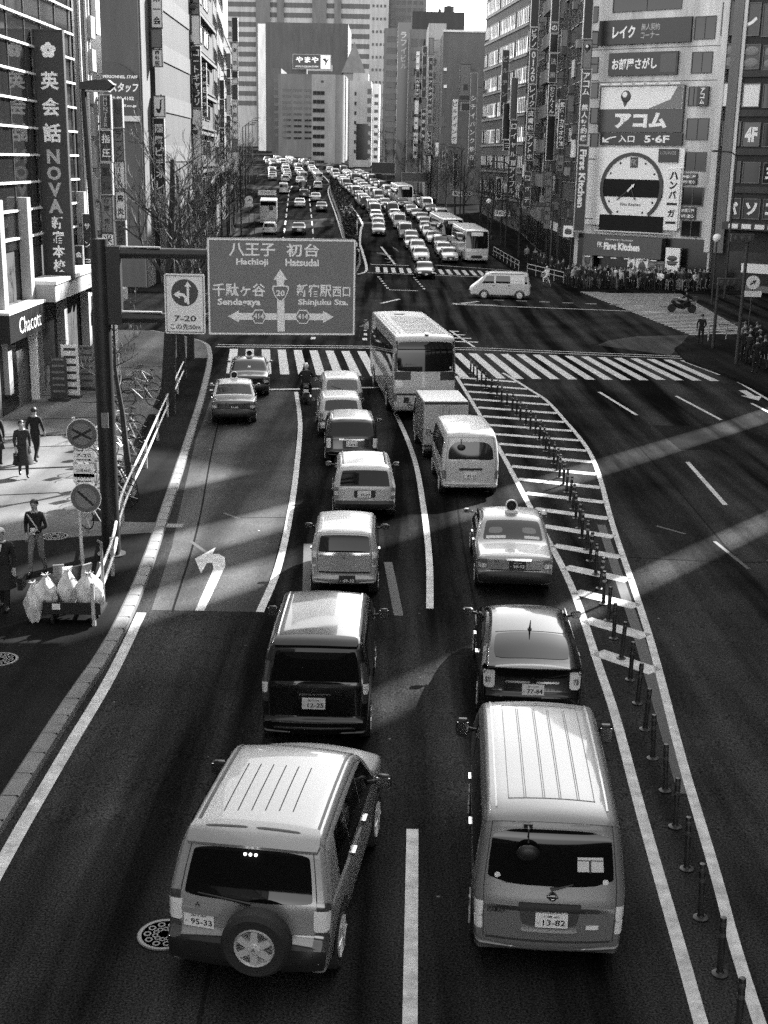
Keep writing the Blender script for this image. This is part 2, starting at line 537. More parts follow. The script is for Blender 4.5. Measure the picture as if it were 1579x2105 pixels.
# ================================================================ buildings and the signs on them
def wallm(v, n=.25, rough=.85, streak=6): return mat('wall_%03d_%d' % (v * 1000, rough * 100), v, rough, noise=n, nscale=.6, bump=.15, bscale=8, streak=streak)
W05, W10, W15, W22, W32, W45, W65 = (wallm(v) for v in (.015, .03, .055, .09, .16, .3, .6))
W55 = wallm(.56, .45, streak=10)
DARKIN = mat('dark_interior', .004, .5, spec=.15)
BLK = mat('black_cladding', .012, .2, spec=.6)
MIRG = mat('mirror_glazing', .015, .04, spec=1.0)
PANE = mat('window_pane', .012, .06, spec=.25, noise=.8, nscale=.25)
PANEL_ = mat('blind_white', .8, .7)
FRAME = mat('window_frame', .08, .5)
SIGN_D = mat('sign_dark', .01, .4)
SIGN_M = mat('sign_mid', .05, .4)
SIGN_G = mat('sign_grey', .18, .5)
SIGN_W = mat('sign_white', .8, .45)
STEEL = mat('painted_steel', .03, .5)
GALV = mat('galvanised', .4, .45, metal=.5)
LETTER_W = mat('letter_white', .85, .5)
LETTER_G = mat('letter_grey', .4, .5)
TONES = {'d': SIGN_D, 'm': SIGN_M, 'g': SIGN_G, 'w': SIGN_W, 'k': BLK}
INKS = {'w': LETTER_W, 'g': LETTER_G, 'k': INK}

class Bld:
    """building: local x runs along the facade p0->p1, local y goes into the block"""
    def __init__(s, name, label, p0, p1, D, h, m, cat='building', cornice=True, zb=None):
        P0, P1 = Vector(p0), Vector(p1)
        s.L, s.D, s.h = (P1 - P0).length, D, h
        z = zg(p0[1]) + .14 if zb is None else zb
        s.o = thing(name, label, cat, (p0[0], p0[1], z), math.atan2(P1.y - P0.y, P1.x - P0.x))
        s.p0, s.d, s.z = P0, (P1 - P0).normalized(), z
        MB().box((s.L / 2, D / 2, h / 2 - 1.5), (s.L, D, h + 3)).build('wall', m, s.o)
        if cornice: MB().box((s.L / 2, D / 2, h + .35), (s.L + .2, D + .2, .7)).build('parapet', m, s.o)
        s.cache = {}
    def uv(s, px, py):
        """facade coordinates of a point seen at photo pixel (px, py)"""
        d = fwd * F_PX + rt * (px - PW / 2) + dn * (py - PH / 2)
        n = Vector((s.d.y, -s.d.x))
        t = s.p0.dot(n) / (d.x * n.x + d.y * n.y)
        p = Vector((d.x * t, d.y * t))
        return (p - s.p0).dot(s.d), CAM_Z + d.z * t - s.z
    def box(s, name, u0, u1, z0, z1, m, y0=-.06, y1=.02, parent=None):
        return MB().box(((u0 + u1) / 2, (y0 + y1) / 2, (z0 + z1) / 2), (u1 - u0, y1 - y0, z1 - z0)).build(name, m, parent or s.o)
    def window(s, u, z, wd, ht, pane=PANE, frame=FRAME, bars=1, side=None, blind=0):
        """one window with frame and glazing; side 0/1 puts it on the end wall"""
        k = (round(wd, 2), round(ht, 2), pane.name, frame.name, bars, blind)
        if k not in s.cache:
            a = MB().box((0, -.0, 0), (wd, .04, ht)).mi(1)
            t = .07
            for q in (-1, 1):
                a.box((q * (wd - t) / 2, -.03, 0), (t, .1, ht)); a.box((0, -.032, q * (ht - t) / 2), (wd - 2 * t - .004, .1, t))
            for b in range(bars):
                a.box((wd * ((b + 1) / (bars + 1) - .5), -.028, 0), (.05, .09, ht - 2 * t - .004))
            if blind:
                a.mi(2)
                n = bars + 1
                for b in range(n):
                    if (b * 7 + blind) % 5: a.box((wd * ((b + .5) / n - .5), -.022, ht * .06 * ((b * 3 + blind) % 3)), (wd / n * .62, .02, ht * (.8 - .08 * ((b * 3 + blind) % 3))))
            s.cache[k] = a.mesh('window', [pane, frame, PANEL_])
        o = bpy.data.objects.new('window', s.cache[k])
        COL.objects.link(o)
        o.parent = s.o
        if side is None: o.location = (u, -.02, z)
        elif side == 0: o.location, o.rotation_euler = (-.02, u, z), (0, 0, -math.pi / 2)
        else: o.location, o.rotation_euler = (s.L + .02, u, z), (0, 0, math.pi / 2)
        return o
    def grid(s, u0, u1, z0, z1, cols, rows, fw=.8, fh=.6, **k):
        cw, rh = (u1 - u0) / cols, (z1 - z0) / rows
        for j in range(rows):
            for i in range(cols):
                s.window(u0 + (i + .5) * cw, z0 + (j + .5) * rh, cw * fw, rh * fh, **k)

def sign(px0, px1, py0, py1, Y, tone, text='', ink='w', label='', vert=True, name='shop_sign', fill=.72, frame=None, skew=0, bold=.02, extra=None):
    """panel facing down the street at distance Y, on a bracket; py measured on its centre line"""
    xm = (px0 + px1) / 2
    ym = (py0 + py1) / 2
    x0, x1 = px_at(px0, Y, ym), px_at(px1, Y, ym)
    z1, z0 = pz_at(xm, py0, Y), pz_at(xm, py1, Y)
    wd, ht = x1 - x0, z1 - z0
    o = thing(name, label, 'sign', ((x0 + x1) / 2, Y, (z0 + z1) / 2))
    MB().box((0, .12, 0), (wd, .24, ht)).build('panel', TONES[tone], o)
    fr = frame or (GALV if tone in 'dmk' else STEEL)
    t = min(.06, wd * .08)
    m = MB()
    for q in (-1, 1):
        m.box((q * (wd / 2), .1, 0), (t, .32, ht + t)); m.box((0, .1, q * (ht / 2)), (wd - t - .004, .32, t))
    m.build('frame', fr, o)
    b = MB()
    sg = -1 if px0 < 780 else 1
    for q in (-.35, .35): b.box((sg * (wd / 2 + .35), .14, ht * q), (.7, .08, .08))
    b.build('bracket', STEEL, o)
    if text:
        mb = MB()
        if vert: text_into(mb, text, (0, 0), wd * fill, ht * .92, -.012, bold, True)
        else: text_into(mb, text, (0, 0), wd * .85, ht * fill, -.012, bold)
        mb.build('lettering', INKS[ink], o)
    if extra: extra(o, wd, ht)
    return o

# ---- left side ---------------------------------------------------------------------------
b = Bld('glass_building', 'mirror-glazed building with white horizontal fins at the left pavement', (-14.75, 18), (-14.75, 61.5), 18, 40, W10)
b.box('glazing', .3, b.L - .3, 5.2, 39, MIRG, -.05, .02)
for k in range(30):
    z = 5.6 + k * 1.06
    if z < 36: b.box('fin', .2, b.L - .2, z, z + .08, SIGN_W, -.18, -.051)
m = MB()
for k in range(18): m.box((1.2 + k * 2.45, -.07, 22), (.05, .04, 33.5))
m.build('mullion', STEEL, b.o)
for u in (29.5, 33.2, 38.2, 42.8): b.box('column', u, u + .5, 0, 7.2, W45, -.45, -.06)
b.box('shopfront', 24, b.L - 3.5, .05, 3.0, BLK, -.04, .02)
b.box('canopy', 33.9, 42.7, 3.05, 3.75, W45, -1.2, -.05)
b.box('canopy_edge', 33.9, 42.7, 3.75, 3.9, W65, -1.26, -.05)
b.box('shop_door', 35, 40, .1, 2.9, BLK, -.08, -.045)
b.grid(26, 33, .4, 3.4, 3, 1, .8, .9)
b2 = Bld('corner_shop', 'grey-walled shop under the white-finned building with a wide dark fascia', (-14.55, 46.6), (-14.45, 53.0), .4, 4.0, W22, 'shop', False)
o = b2.box('fascia', .1, 4.7, 2.85, 3.9, SIGN_D, -.62, -.01)
tm = MB(); text_into(tm, 'Chacott', (2.7, 3.36), 2.9, .62, -.63); tm.build('lettering', LETTER_W, o)
b2.box('fascia_edge', .0, 4.8, 3.9, 4.0, W65, -.66, .02)
b2.box('doorway', .6, 2.6, .05, 2.5, BLK, -.03, .01)
MB().box((4.3, -.2, 1.4), (.14, .3, 2.8)).build('display_case', SIGN_W, b2.o)
b = Bld('dark_building', 'black glazed building behind the tall school sign with a pale corner column', (-14.7, 61.7), (-14.7, 67.6), 16, 38, BLK)
for u in (1.0, 2.3, 2.9): b.box('mullion', u, u + .09, 3, 20, W65, -.12, -.01)
b.box('corner_column', 3.9, 4.7, 15.5, 38, W65, -.25, -.01)
for k in range(9): b.box('balcony', 2.5, 3.3, 3.2 + k * 1.5, 4.2 + k * 1.5, W45, -.3, -.01)
b.grid(.4, 3.7, 20.5, 37, 2, 5, .8, .6)
b.box('awning', .3, 5, 2.6, 3.2, W45, -1.1, -.01)

def school_extra(o, wd, ht):
    m = MB()
    text_into(m, '英会話', (0, ht * .2), wd * .62, ht * .31, -.012, .03, True)
    m.build('lettering', LETTER_W, o); m = MB()
    text_into(m, '新宿本校', (.04, -ht * .36), wd * .46, ht * .24, -.012, .03, True)
    m.build('lettering', LETTER_W, o); m = MB()
    for k in range(5):
        a = math.pi / 2 + k * 2 * math.pi / 5
        m.ball((math.cos(a) * wd * .15, -.012, ht * .422 + math.sin(a) * wd * .15), wd * .12, 10, 5, (1, .05, 1))
    m.build('emblem', LETTER_W, o)
    m = MB()
    text_into(m, 'NOVA', (0, -ht * .1), wd * .62, ht * .27, -.012, .04, True)
    m.build('lettering', LETTER_G, o)
sign(80, 139, 62, 570, 54.5, 'd', '', 'w', 'tall dark school sign with white kanji and a flower emblem', extra=school_extra, frame=STEEL)
sign(155, 172, 505, 600, 60, 'd', '会議室', 'w', 'small dark vertical sign low beside the tall school sign')
sign(173, 190, 440, 600, 60.6, 'd', 'サンヨー', 'w', 'narrow dark sign with white katakana next to the black building')
for (p0, p1, y0, y1, tn, tx, ik, lb, ve) in (
        (206, 228, 195, 265, 'k', 'HUNTER', 'g', 'black box sign on top of the massage sign column', True),
        (206, 230, 268, 332, 'd', '指圧', 'w', 'dark sign with two large white kanji, upper left', True),
        (207, 231, 335, 400, 'm', '整体', 'k', 'dark grey sign below the two large white kanji', True),
        (208, 232, 404, 478, 'g', '個室 完備', 'k', 'grey sign with small dark writing, left column', True),
        (209, 235, 480, 505, 'w', '米', 'k', 'small square white sign at the foot of the left column', True),
        (233, 252, 203, 262, 'k', '', 'w', 'blank black box sign beside the massage sign', True),
        (234, 254, 266, 330, 'g', 'ラーメン', 'k', 'grey sign with dark katakana in the second column', True),
        (236, 257, 332, 388, 'w', 'KIRIN', 'k', 'white sign lettered in dark capitals beside the massage sign', True),
        (238, 258, 393, 450, 'w', '鳥炎', 'k', 'white sign with a brush drawn bird and character', True),
        (239, 259, 453, 505, 'm', 'メガネ', 'k', 'mid-grey sign with three dark katakana at the foot of second column', True)):
    sign(p0, p1, y0, y1, 64.8 if p0 < 233 else 67.9, tn, tx, ik, lb, ve)

b = Bld('grey_wall_building', 'plain grey building with a dark domed advertisement across the side street', (-40, 100), (-18.75, 100), 3.4, 42, W22)
u0, zt = b.uv(205, 200); u1, _ = b.uv(289, 200)
dome = [(u0 - 2.5, b.uv(250, 237)[1]), (u1 - .05, b.uv(250, 237)[1]), (u1 - .05, b.uv(288, 165)[1])]
cx_, cz_ = b.uv(222, 205)
rr_ = b.uv(222, 126)[1] - cz_
for k in range(13):
    a = R(30) + k * R(120) / 12
    dome.append((min(cx_ + rr_ * 1.02 * math.cos(a), u1 - .05), cz_ + rr_ * math.sin(a)))
dome.append((u0 - 2.5, cz_ + rr_ * .4))
o = tag(MB().plate(dome, -.12, -.01).build('advertisement', SIGN_M), 'dark domed wall advertisement with white katakana on the grey building', 'advertisement')
o.location, o.rotation_euler = b.o.location, b.o.rotation_euler
for tx, px, py, w_, h_, sl_ in (('スタッフ', 255, 180, 2.05, .68, .15), ('PERSONNEL STAFF', 248, 158, 2.6, .22, 0), ('0120-80-4102', 246, 202, 2.2, .26, 0), ('www.staff.co.jp', 250, 218, 2.3, .24, 0)):
    m = MB(); text_into(m, tx, b.uv(px, py), w_, h_, -.13, .03, slant=sl_); m.build('lettering', LETTER_W, o)
a = b.uv(250, 238); c = b.uv(288, 250); b.box('ledge', u0 + 1.2, u1 - .04, c[1], a[1], W65, -.2, -.01)
a = b.uv(255, 300); c = b.uv(288, 465); b.box('pale_panel', u0 + 1.7, u1 - .06, c[1], a[1], W22, -.08, -.01)
b.box('coping', u1 - .03, u1 + .06, 0, 41, W32, -.06, .02)
b = Bld('banded_building', 'grey office building with pale diagonal-looking floor bands behind the bare tree', (-18.5, 103.6), (-18.9, 124.5), 15, 40, W10)
for k in range(9):
    b.box('floor_band', 3.0, b.L - .2, 5.6 + k * 3.9, 6.9 + k * 3.9, W15, -.09, .02)
b.box('corner_pier', 0, 2.4, 0, 40, W05, -.08, .02)
def check_extra(o, wd, ht):
    MB().plate([(-wd * .3, -ht * .1), (-wd * .2, -ht * .3), (.05, -ht * .32), (wd * .18, -ht * .1), (wd * .2, ht * .3), (wd * .36, ht * .36), (wd * .08, ht * .3), (wd * .06, -ht * .05), (-.05, -ht * .14)], -.02, -.005).build('emblem', INK, o)
for (p0, p1, y0, y1, tn, tx, ik, lb) in ((311, 333, -20, 57, 'w', '第一会', 'k', 'topmost white box sign with dark kanji on the banded office'), (311, 333, 59, 98, 'g', '', 'k', 'blank pale grey box sign in the white stack on the banded office'),
                                         (313, 334, 101, 137, 'w', '歯科医', 'k', 'lowest white box sign of the upper stack on the banded office'),
                                         (318, 340, 243, 470, 'd', '国際ビデオレンタル', 'w', 'long black vertical sign with white katakana behind the bare tree')):
    sign(p0, p1, y0, y1, 103.2, tn, tx, ik, lb)
sign(316, 339, 197, 240, 103.2, 'w', '', 'k', 'white sign with a black tick emblem above the long black sign', extra=check_extra)
for k, (y0, y1, tn, tx, ik, lb) in enumerate(((-10, 30, 'g', '文', 'k', 'grey box at the very top of the third left sign column'), (31, 92, 'w', '', 'k', 'blank white box sign above the long black katakana sign'),
                                              (95, 222, 'd', 'コートギャラリ', 'w', 'long black sign with white katakana under the blank white box'), (224, 345, 'w', '', 'k', 'tall blank white light box below the long black katakana sign'), (347, 420, 'g', '法律', 'k', 'grey sign at the foot of third left column'))):
    sign(393 + k, 410 + k * 1.5, y0, y1, 126, tn, tx, ik, lb)
sign(416, 425, 130, 240, 131, 'd', 'DOMEクラブ', 'w', 'narrow black sign with white letters by the ledged building')
b = Bld('ledged_building', 'dark building with stepped pale ledges under each floor', (-18.9, 125), (-20.4, 152), 15, 42, W05)
for k in range(9):
    b.box('ledge', .6, b.L - 1, 4.6 + k * 3.7, 4.9 + k * 3.7, W15, -.5, .02)
    b.box('ledge', .6, b.L - 1, 5.2 + k * 3.7, 5.4 + k * 3.7, W10, -.3, .02)
    for j in range(3): b.window(3.4 + j * 7.2, 7 + k * 3.7, 5.6, 1.6)
for k, (y0, y1, tn, tx, ik, lb) in enumerate(((165, 203, 'd', '', 'w', 'blank dark sign above the white katakana on fourth left column'), (205, 262, 'm', '質店', 'g', 'dim grey sign on the fourth left column'), (264, 328, 'd', 'マイナミル', 'w', 'dark sign with five white katakana on fourth left column'),
                                              (330, 340, 'w', '', 'k', 'tiny white box under the five white katakana'))):
    sign(452, 461 + k * .5, y0, y1, 152, tn, tx, ik, lb)
for k, (y0, y1, tn, tx, ik, lb) in enumerate(((110, 140, 'g', '', 'k', 'grey box at the top of fifth left column'), (142, 160, 'm', '', 'k', 'dark box second in the fifth left column'), (162, 196, 'g', '学院', 'k', 'pale box with kanji in the fifth left column'), (198, 235, 'w', '', 'k', 'white box midway down the fifth left column'),
                                              (238, 262, 'm', '酒', 'w', 'dark grey box with one kanji in fifth left column'), (265, 310, 'g', '', 'k', 'grey box low in the fifth left column'), (314, 335, 'w', '', 'k', 'white box at the foot of fifth left column'))):
    sign(466, 474, y0, y1, 160, tn, tx, ik, lb)
for k, (y0, y1, tn, tx, ik, lb) in enumerate(((36, 86, 'd', '', 'w', 'black box highest in the outermost left sign column'), (88, 145, 'w', '東京', 'k', 'white sign with kanji beneath the black box'), (146, 160, 'd', '', 'w', 'small black square in the outermost left column'), (162, 172, 'w', '', 'k', 'small white square in the outermost left column'),
                                              (174, 205, 'm', '', 'w', 'grey box midway in the outermost left column'), (207, 282, 'w', '外語学院', 'k', 'long white sign with small kanji, outermost left column'), (285, 308, 'g', '', 'k', 'grey box low in the outermost left column'), (312, 355, 'w', '', 'k', 'white strip lowest in the outermost left column'))):
    sign(477, 489, y0, y1, 172, tn, tx, ik, lb)
b = Bld('narrow_building', 'narrow grey building behind the fourth left sign column', (-20.4, 152.4), (-21.4, 163), 14, 40, W05)
b.grid(.4, b.L - .3, 4, 40, 2, 10, .8, .55)
b = Bld('narrow_building', 'pale narrow building behind the outermost left sign column', (-21.4, 163.4), (-23.5, 186), 14, 38, W15)
b.grid(.5, b.L - .5, 4, 38, 4, 9, .8, .5)
b = Bld('low_building', 'dim low building past the last left sign column', (-24.5, 188), (-31, 262), 16, 26, W10)
b.grid(.5, b.L - .5, 3, 25, 8, 6, .8, .5)

# ---- far end of the street ----------------------------------------------------------------
F0, F1, F2, F3, F4 = (wallm(v) for v in (.026, .07, .1, .165, .29))  # far wall tones lightened, haze is put into the colour
def far(name, label, p0, p1, ytop, Y, D, m, cat='building', cor=False):
    x0, x1 = px_at(p0, Y, ytop), px_at(p1, Y, ytop)
    z = zg(Y) - 1
    return Bld(name, label, (x0, Y), (x1, Y), D, pz_at((p0 + p1) / 2, ytop, Y) - z, m, cat, cor, z)
b = far('skyscraper', 'huge pale skyscraper with stripes of floors filling the far sky', 462, 768, -330, 640, 60, F4)
n_fl = 40
for k in range(n_fl): b.box('window_band', .6, b.L - .6, 20 + k * 4.45, 22.1 + k * 4.45, F1, -.2, .02)
for p0, p1 in ((527, 556), (570, 584), (642, 671), (687, 701)):
    u0, u1 = b.uv(p0, 100)[0], b.uv(p1, 100)[0]
    b.box('shaft', u0, u1, 0, b.h - 1, F2, -1.2, -.21)
b = far('dark_block', 'broad plain dark grey block in front of the skyscraper', 546, 716, 47, 520, 40, F1)
b.box('flank_painted_lit', -3.0, -.05, 0, b.h - .6, W65, .02, 38)  # pale wall colour stands for light on this flank
b.box('fascia', 12, 26, b.h - 17.5, b.h - 15.2, F4, -.15, .02)
b = far('grey_block', 'mid-grey block below the roof billboard', 572, 652, 152, 430, 30, F2)
b.grid(1, b.L - 1, 6, b.h - 4, 3, 9, .75, .4)
b.box('roof_plant', 4, 9, b.h + .02, b.h + 3.5, F1, 3, 9)
b = far('dim_block', 'dim plain block left of the roof billboard', 558, 578, 140, 470, 25, F1)
b.grid(.5, b.L - .5, 6, b.h - 3, 1, 8, .7, .4)
def yama(o, wd, ht):
    m = MB(); text_into(m, 'やまや', (-wd * .12, ht * .14), wd * .6, ht * .42, -.012, .03); text_into(m, 'WORLD LIQUOR SYSTEM', (-wd * .13, -ht * .34), wd * .6, ht * .14, -.012); m.build('lettering', LETTER_W, o)
    c = MB().box((wd * .36, -.02, 0), (wd * .25, .04, ht * .92)).build('emblem_panel', SIGN_W, o)
    MB().plate([(wd * .28, ht * .2), (wd * .36, 0), (wd * .34, -ht * .3), (wd * .4, -.02), (wd * .46, ht * .26), (wd * .39, ht * .12), (wd * .36, ht * .26)], -.06, -.041).build('emblem', INK, c)
sign(602, 680, 112, 142, 428, 'd', '', 'w', 'wide dark roof billboard with white hiragana far down the street', False, 'billboard', extra=yama)
b = far('pale_building', 'pale building with a column of dark windows and round corner', 641, 690, 153, 375, 18, F3)
for k in range(10): b.window(b.L * .3, b.h - 5 - k * 2.35, b.L * .5, 1.15, bars=2)
MB().lathe([(3.2, -8), (3.2, b.h)], 20, (b.L - .6, 3.2, 0)).build('round_corner', F2, b.o, 40)
b.box('crest', b.L * .4, b.L * .5, b.h - 2.2, b.h - 1.6, INK, -.06, .02)
b = far('slim_building', 'slim dark building squeezed between two pale buildings', 690, 712, 156, 390, 16, F1)
b.grid(.2, b.L - .2, 4, b.h - 2, 1, 10, .85, .55)
b = far('roofed_tower', 'grey tower with a steep pyramid roof behind the pale buildings', 706, 748, 150, 450, 14, F3)
m = MB(); q = .6; m.add([(-q, -q, b.h), (b.L + q, -q, b.h), (b.L + q, b.D + q, b.h), (-q, b.D + q, b.h), (b.L * .5, b.D * .5, b.h + 10.5)], [(0, 1, 4), (1, 2, 4), (2, 3, 4), (3, 0, 4)]); m.build('roof', F2, b.o)
b = far('white_building', 'white building with rounded roof corners and tiny windows at the street end', 719, 764, 166, 345, 16, F4)
for k in range(7): b.window(b.L * .27, b.h - 3.2 - k * 2.4, .5, .9, bars=0)
for k in range(8): b.window(b.L * .9, b.h - 2.6 - k * 2.3, .9, 1.3, bars=0)
b.box('glazed_bay', b.L * .33, b.L * .85, 3, 12, PANE, -.2, .02)
m = MB(); m.box((b.L * .5, 6, b.h + 1), (b.L * .7, 9, 2)); m.build('roof_storey', F4, b.o)
b = far('painted_lit_facade', 'narrow block painted bright for the sunlit side of the white building', 767, 781, 172, 340, 16, W65)  # separate pale block, its colour stands for sunlight on that side
b.grid(.1, b.L - .1, 3, b.h - 2, 1, 9, .6, .4)
b = far('grey_tower', 'grey tower behind the black tower, just left of the open sky', 796, 878, -15, 480, 25, F2)
b.grid(1, b.L - 1, 20, b.h - 2, 6, 14, .7, .5)
b = far('dotted_tower', 'tall pale tower with rows of small square windows', 762, 800, -40, 470, 20, F4)
for r_ in range(14):
    for c in range(4): b.window(b.L * (.18 + .21 * c), b.h - 4 - r_ * 4.2, .7, .9, bars=0)
b = far('slab_block', 'long grey block with rows of windows leading to the black tower', 790, 826, 58, 300, 24, F2)
b.grid(.4, b.L - .2, 5, b.h - 1, 1, 11, .8, .5, bars=3)
b = far('black_tower', 'narrow jet black tower with a few pale katakana down its front', 819, 845, 46, 262, 16, BLK)
m = MB()
for k, c in enumerate('ラフイビル'):
    p = b.uv(830, 72 + k * 16); text_into(m, c, p, 1.1, 1.2, -.02, .02)
m.build('lettering', LETTER_G, b.o)
b = far('dark_building', 'dark building with a water tank on its roof against the sky', 848, 956, 24, 300, 22, F0)
for p0, p1, y0 in ((914, 936, 8), (902, 909, 15)):
    u0, u1 = b.uv(p0, 20)[0], b.uv(p1, 20)[0]; z = b.uv(900, y0)[1]
    MB().lathe([((u1 - u0) / 2, b.h + .02), ((u1 - u0) / 2, z), (.1, z + .3)], 14, ((u0 + u1) / 2, 5, 0)).build('water_tank', F0, b.o, 40)
MB().tube([(b.L * .3, 3, b.h), (b.L * .3, 3, b.h + 1.5)], .05).tube([(b.L * .93, 3, b.h), (b.L * .93, 3, b.h + 2)], .05).build('mast', STEEL, b.o)
b = far('grey_building', 'grey building with a chamfered roof behind the right sign columns', 842, 882, 60, 245, 18, F2)
b.grid(.3, b.L - .3, 6, b.h - 1, 2, 9, .7, .5)
b = far('pale_building', 'pale topped building beside the blank grey wall', 882, 918, 48, 226, 16, F4)
b.grid(.4, b.L - 1.6, 5, b.h - 5, 1, 9, .8, .5)
b.box('corner_strip', b.L - .9, b.L - .5, 4, b.h - 3, W65, -.12, .02)
b = far('blank_building', 'tall building with a blank grey end wall and white coping', 912, 1004, 66, 214, 14, F2)
b.box('coping', -.1, b.L + .1, b.h - .02, b.h + .3, W65, -.15, .3)
for py in (143, 178): u, z = b.uv(912, py); b.box('lamp_box', u, u + .5, z - .2, z + .25, SIGN_W, -.3, -.01)
for k in range(2): b.window(b.uv(917, 0)[0], b.uv(917, 250 + k * 35)[1], 1.2, 1.6, bars=1)
for (p0, p1, y0, y1, Y, tn, tx, ik, lb) in (
        (855, 863, 105, 143, 236, 'w', '大塚', 'k', 'white sign at the top of the leftmost right-hand column'), (855, 863, 146, 160, 236, 'd', '', 'w', 'black square below the top white sign, far right side'), (854, 862, 162, 200, 236, 'd', 'カラオケ', 'w', 'black sign with white katakana below the black square'),
        (852, 861, 206, 235, 236, 'w', '', 'k', 'white light box third from the foot of its column'), (851, 860, 240, 266, 236, 'w', '金', 'k', 'white light box with one kanji in the far right-hand column'), (849, 859, 272, 325, 236, 'w', '不動産', 'k', 'long white sign at the foot of the leftmost right-hand column'),
        (868, 877, 95, 200, 230, 'd', 'ビジネス', 'g', 'dim dark sign second column on the right side'), (867, 876, 202, 222, 230, 'g', '', 'k', 'grey square midway down the second right-hand column'), (866, 875, 225, 290, 230, 'd', '中国料理', 'w', 'dark sign with white kanji in the second right-hand column'),
        (882, 892, 78, 112, 222, 'g', '', 'k', 'grey box at the top of the third right-hand column'), (881, 890, 118, 158, 222, 'd', '丸井', 'g', 'dark box under the grey box in third right-hand column'), (880, 889, 160, 238, 222, 'd', 'アルタイヤ店', 'w', 'long black sign with white writing in third right-hand column'),
        (879, 888, 240, 256, 222, 'm', '', 'k', 'mid-grey square in the third right-hand column'), (878, 887, 270, 318, 222, 'd', 'レストラ', 'w', 'black sign with white katakana near the foot of third column'), (878, 885, 320, 355, 222, 'w', '', 'k', 'white strip at the foot of the third right-hand column'),
        (895, 902, 292, 322, 212, 'w', '占', 'k', 'small white sign over the trees on the right pavement'), (909, 915, 310, 345, 208, 'd', 'バー', 'w', 'small black sign over the trees on the right pavement'),
        (929, 941, 203, 296, 200, 'w', 'ビルディング', 'k', 'long white sign with dark katakana before the blank grey wall'), (932, 941, 315, 382, 200, 'd', 'ゲーム', 'w', 'dark sign with white katakana under the long white sign'),
        (965, 979, 150, 340, 192, 'k', '  シティバンク銀行', 'w', 'tall black bank sign with white katakana beside the office block')):
    sign(p0, p1, y0, y1, Y, tn, tx, ik, lb)
sign(945, 967, 132, 208, 194, 'g', '', 'k', 'pale grey hoarding with a small framed notice beside the bank sign', False, 'hoarding', extra=lambda o, w_, h_: MB().box((0, -.03, -h_ * .4), (w_ * .85, .05, h_ * .1)).box((.1, -.03, -h_ * .12), (w_ * .4, .05, h_ * .16)).build('notice', SIGN_D, o))
sign(948, 966, 212, 228, 194, 'd', '', 'w', 'dark bracket-shaped sign under the pale hoarding', False, 'hanging_sign')

# ---- right side ---------------------------------------------------------------------------
b = Bld('office_building', 'grey office block with long rows of white-blinded windows', (13.55, 197.5), (16.8, 166.4), 16, 40, W22)
for k in range(11):
    z = 2.6 + k * 3.55
    for j in range(3): b.window(5.6 + j * 11.6, z + 1.2, 10.6, 2.0, bars=9, blind=1 + k + j)
    b.box('sill', .2, b.L - .4, z - .15, z + .12, W45, -.16, .02)
RB = [('narrow_building', 'grey narrow building next to the white-blinded office block', 166, 156, .1, 16.8, 16.75), ('narrow_building', 'dark narrow building, second from the office block', 155.7, 146, .05, 16.75, 16.7), ('narrow_building', 'brown-grey narrow building with pale balconies in the middle of the right row', 145.7, 136, .16, 16.7, 16.65),
      ('narrow_building', 'black narrow building with small square windows in the right row', 135.7, 126.4, .03, 16.65, 16.6), ('narrow_building', 'dark narrow building right behind the vertical finance sign', 126.1, 116.4, .06, 16.6, 16.55)]
for k, (nm, lb, ya, yb, v, xa, xb) in enumerate(RB):
    b = Bld(nm, lb, (xa, ya), (xb, yb), 14, 38 + (k % 3) * 2, wallm(v * .3))
    if k == 2:
        for j in range(9): b.box('balcony', 1, b.L - 1, 3.4 + j * 3.5, 4.7 + j * 3.5, W32, -.7, .02); b.window(2.4, 6 + j * 3.5, 1.4, 2.2, pane=PANEL_, bars=0); b.window(6, 6 + j * 3.5, 3.4, 2.2)
    elif k == 0:
        for j in range(10): b.window(3, 5 + j * 3.5, 2.6, 2.4, pane=PANEL_ if j % 3 else PANE, bars=1); b.window(7, 5 + j * 3.5, 3, 2.0)
    else:
        b.grid(.5, b.L - .5, 4, 38, 3, 10, .72, .55, bars=1)
    b.box('shopfront', .4, b.L - .4, .1, 3.1, BLK, -.05, .02)
    for j in range(7):
        u_ = .9 + (j * 3.7 + k * 1.9) % (b.L - 2)
        b.box('air_conditioner', u_, u_ + .9, 5.2 + j * 3.6, 5.9 + j * 3.6, (W32, W22, W45)[(j + k) % 3], -.5, .02)
    for u_ in (.25, b.L - .3): MB().tube([(u_, -.1, .2), (u_, -.1, 37)], .06, 6).build('drainpipe', STEEL, b.o)
    for j in range(3): b.box('wall_board', 1 + j * 2.6, 3 + j * 2.6, 6.9 + ((j * 5 + k * 3) % 7) * 3.5, 8.4 + ((j * 5 + k * 3) % 7) * 3.5, (SIGN_W, SIGN_D, SIGN_G)[(j + k) % 3], -.2, .02)
    b.box('fascia', .3, b.L - .3, 3.15, 3.9, TONES['dmgwd'[k]], -.3, .02)
def levis(o, wd, ht):
    m = MB()
    m.plate([(wd * .3 * math.copysign(abs(math.cos(a)) ** .5, math.cos(a)), ht * .4 * math.copysign(abs(math.sin(a)) ** .3, math.sin(a))) for a in [k * math.pi / 8 for k in range(16)]][::-1], -.03, -.002)
    q = m.build('emblem', SIGN_D, o)
    t = MB(); text_into(t, 'LEVIS', (0, 0), wd * .34, ht * .62, -.035, .02, True); t.build('lettering', LETTER_W, q)
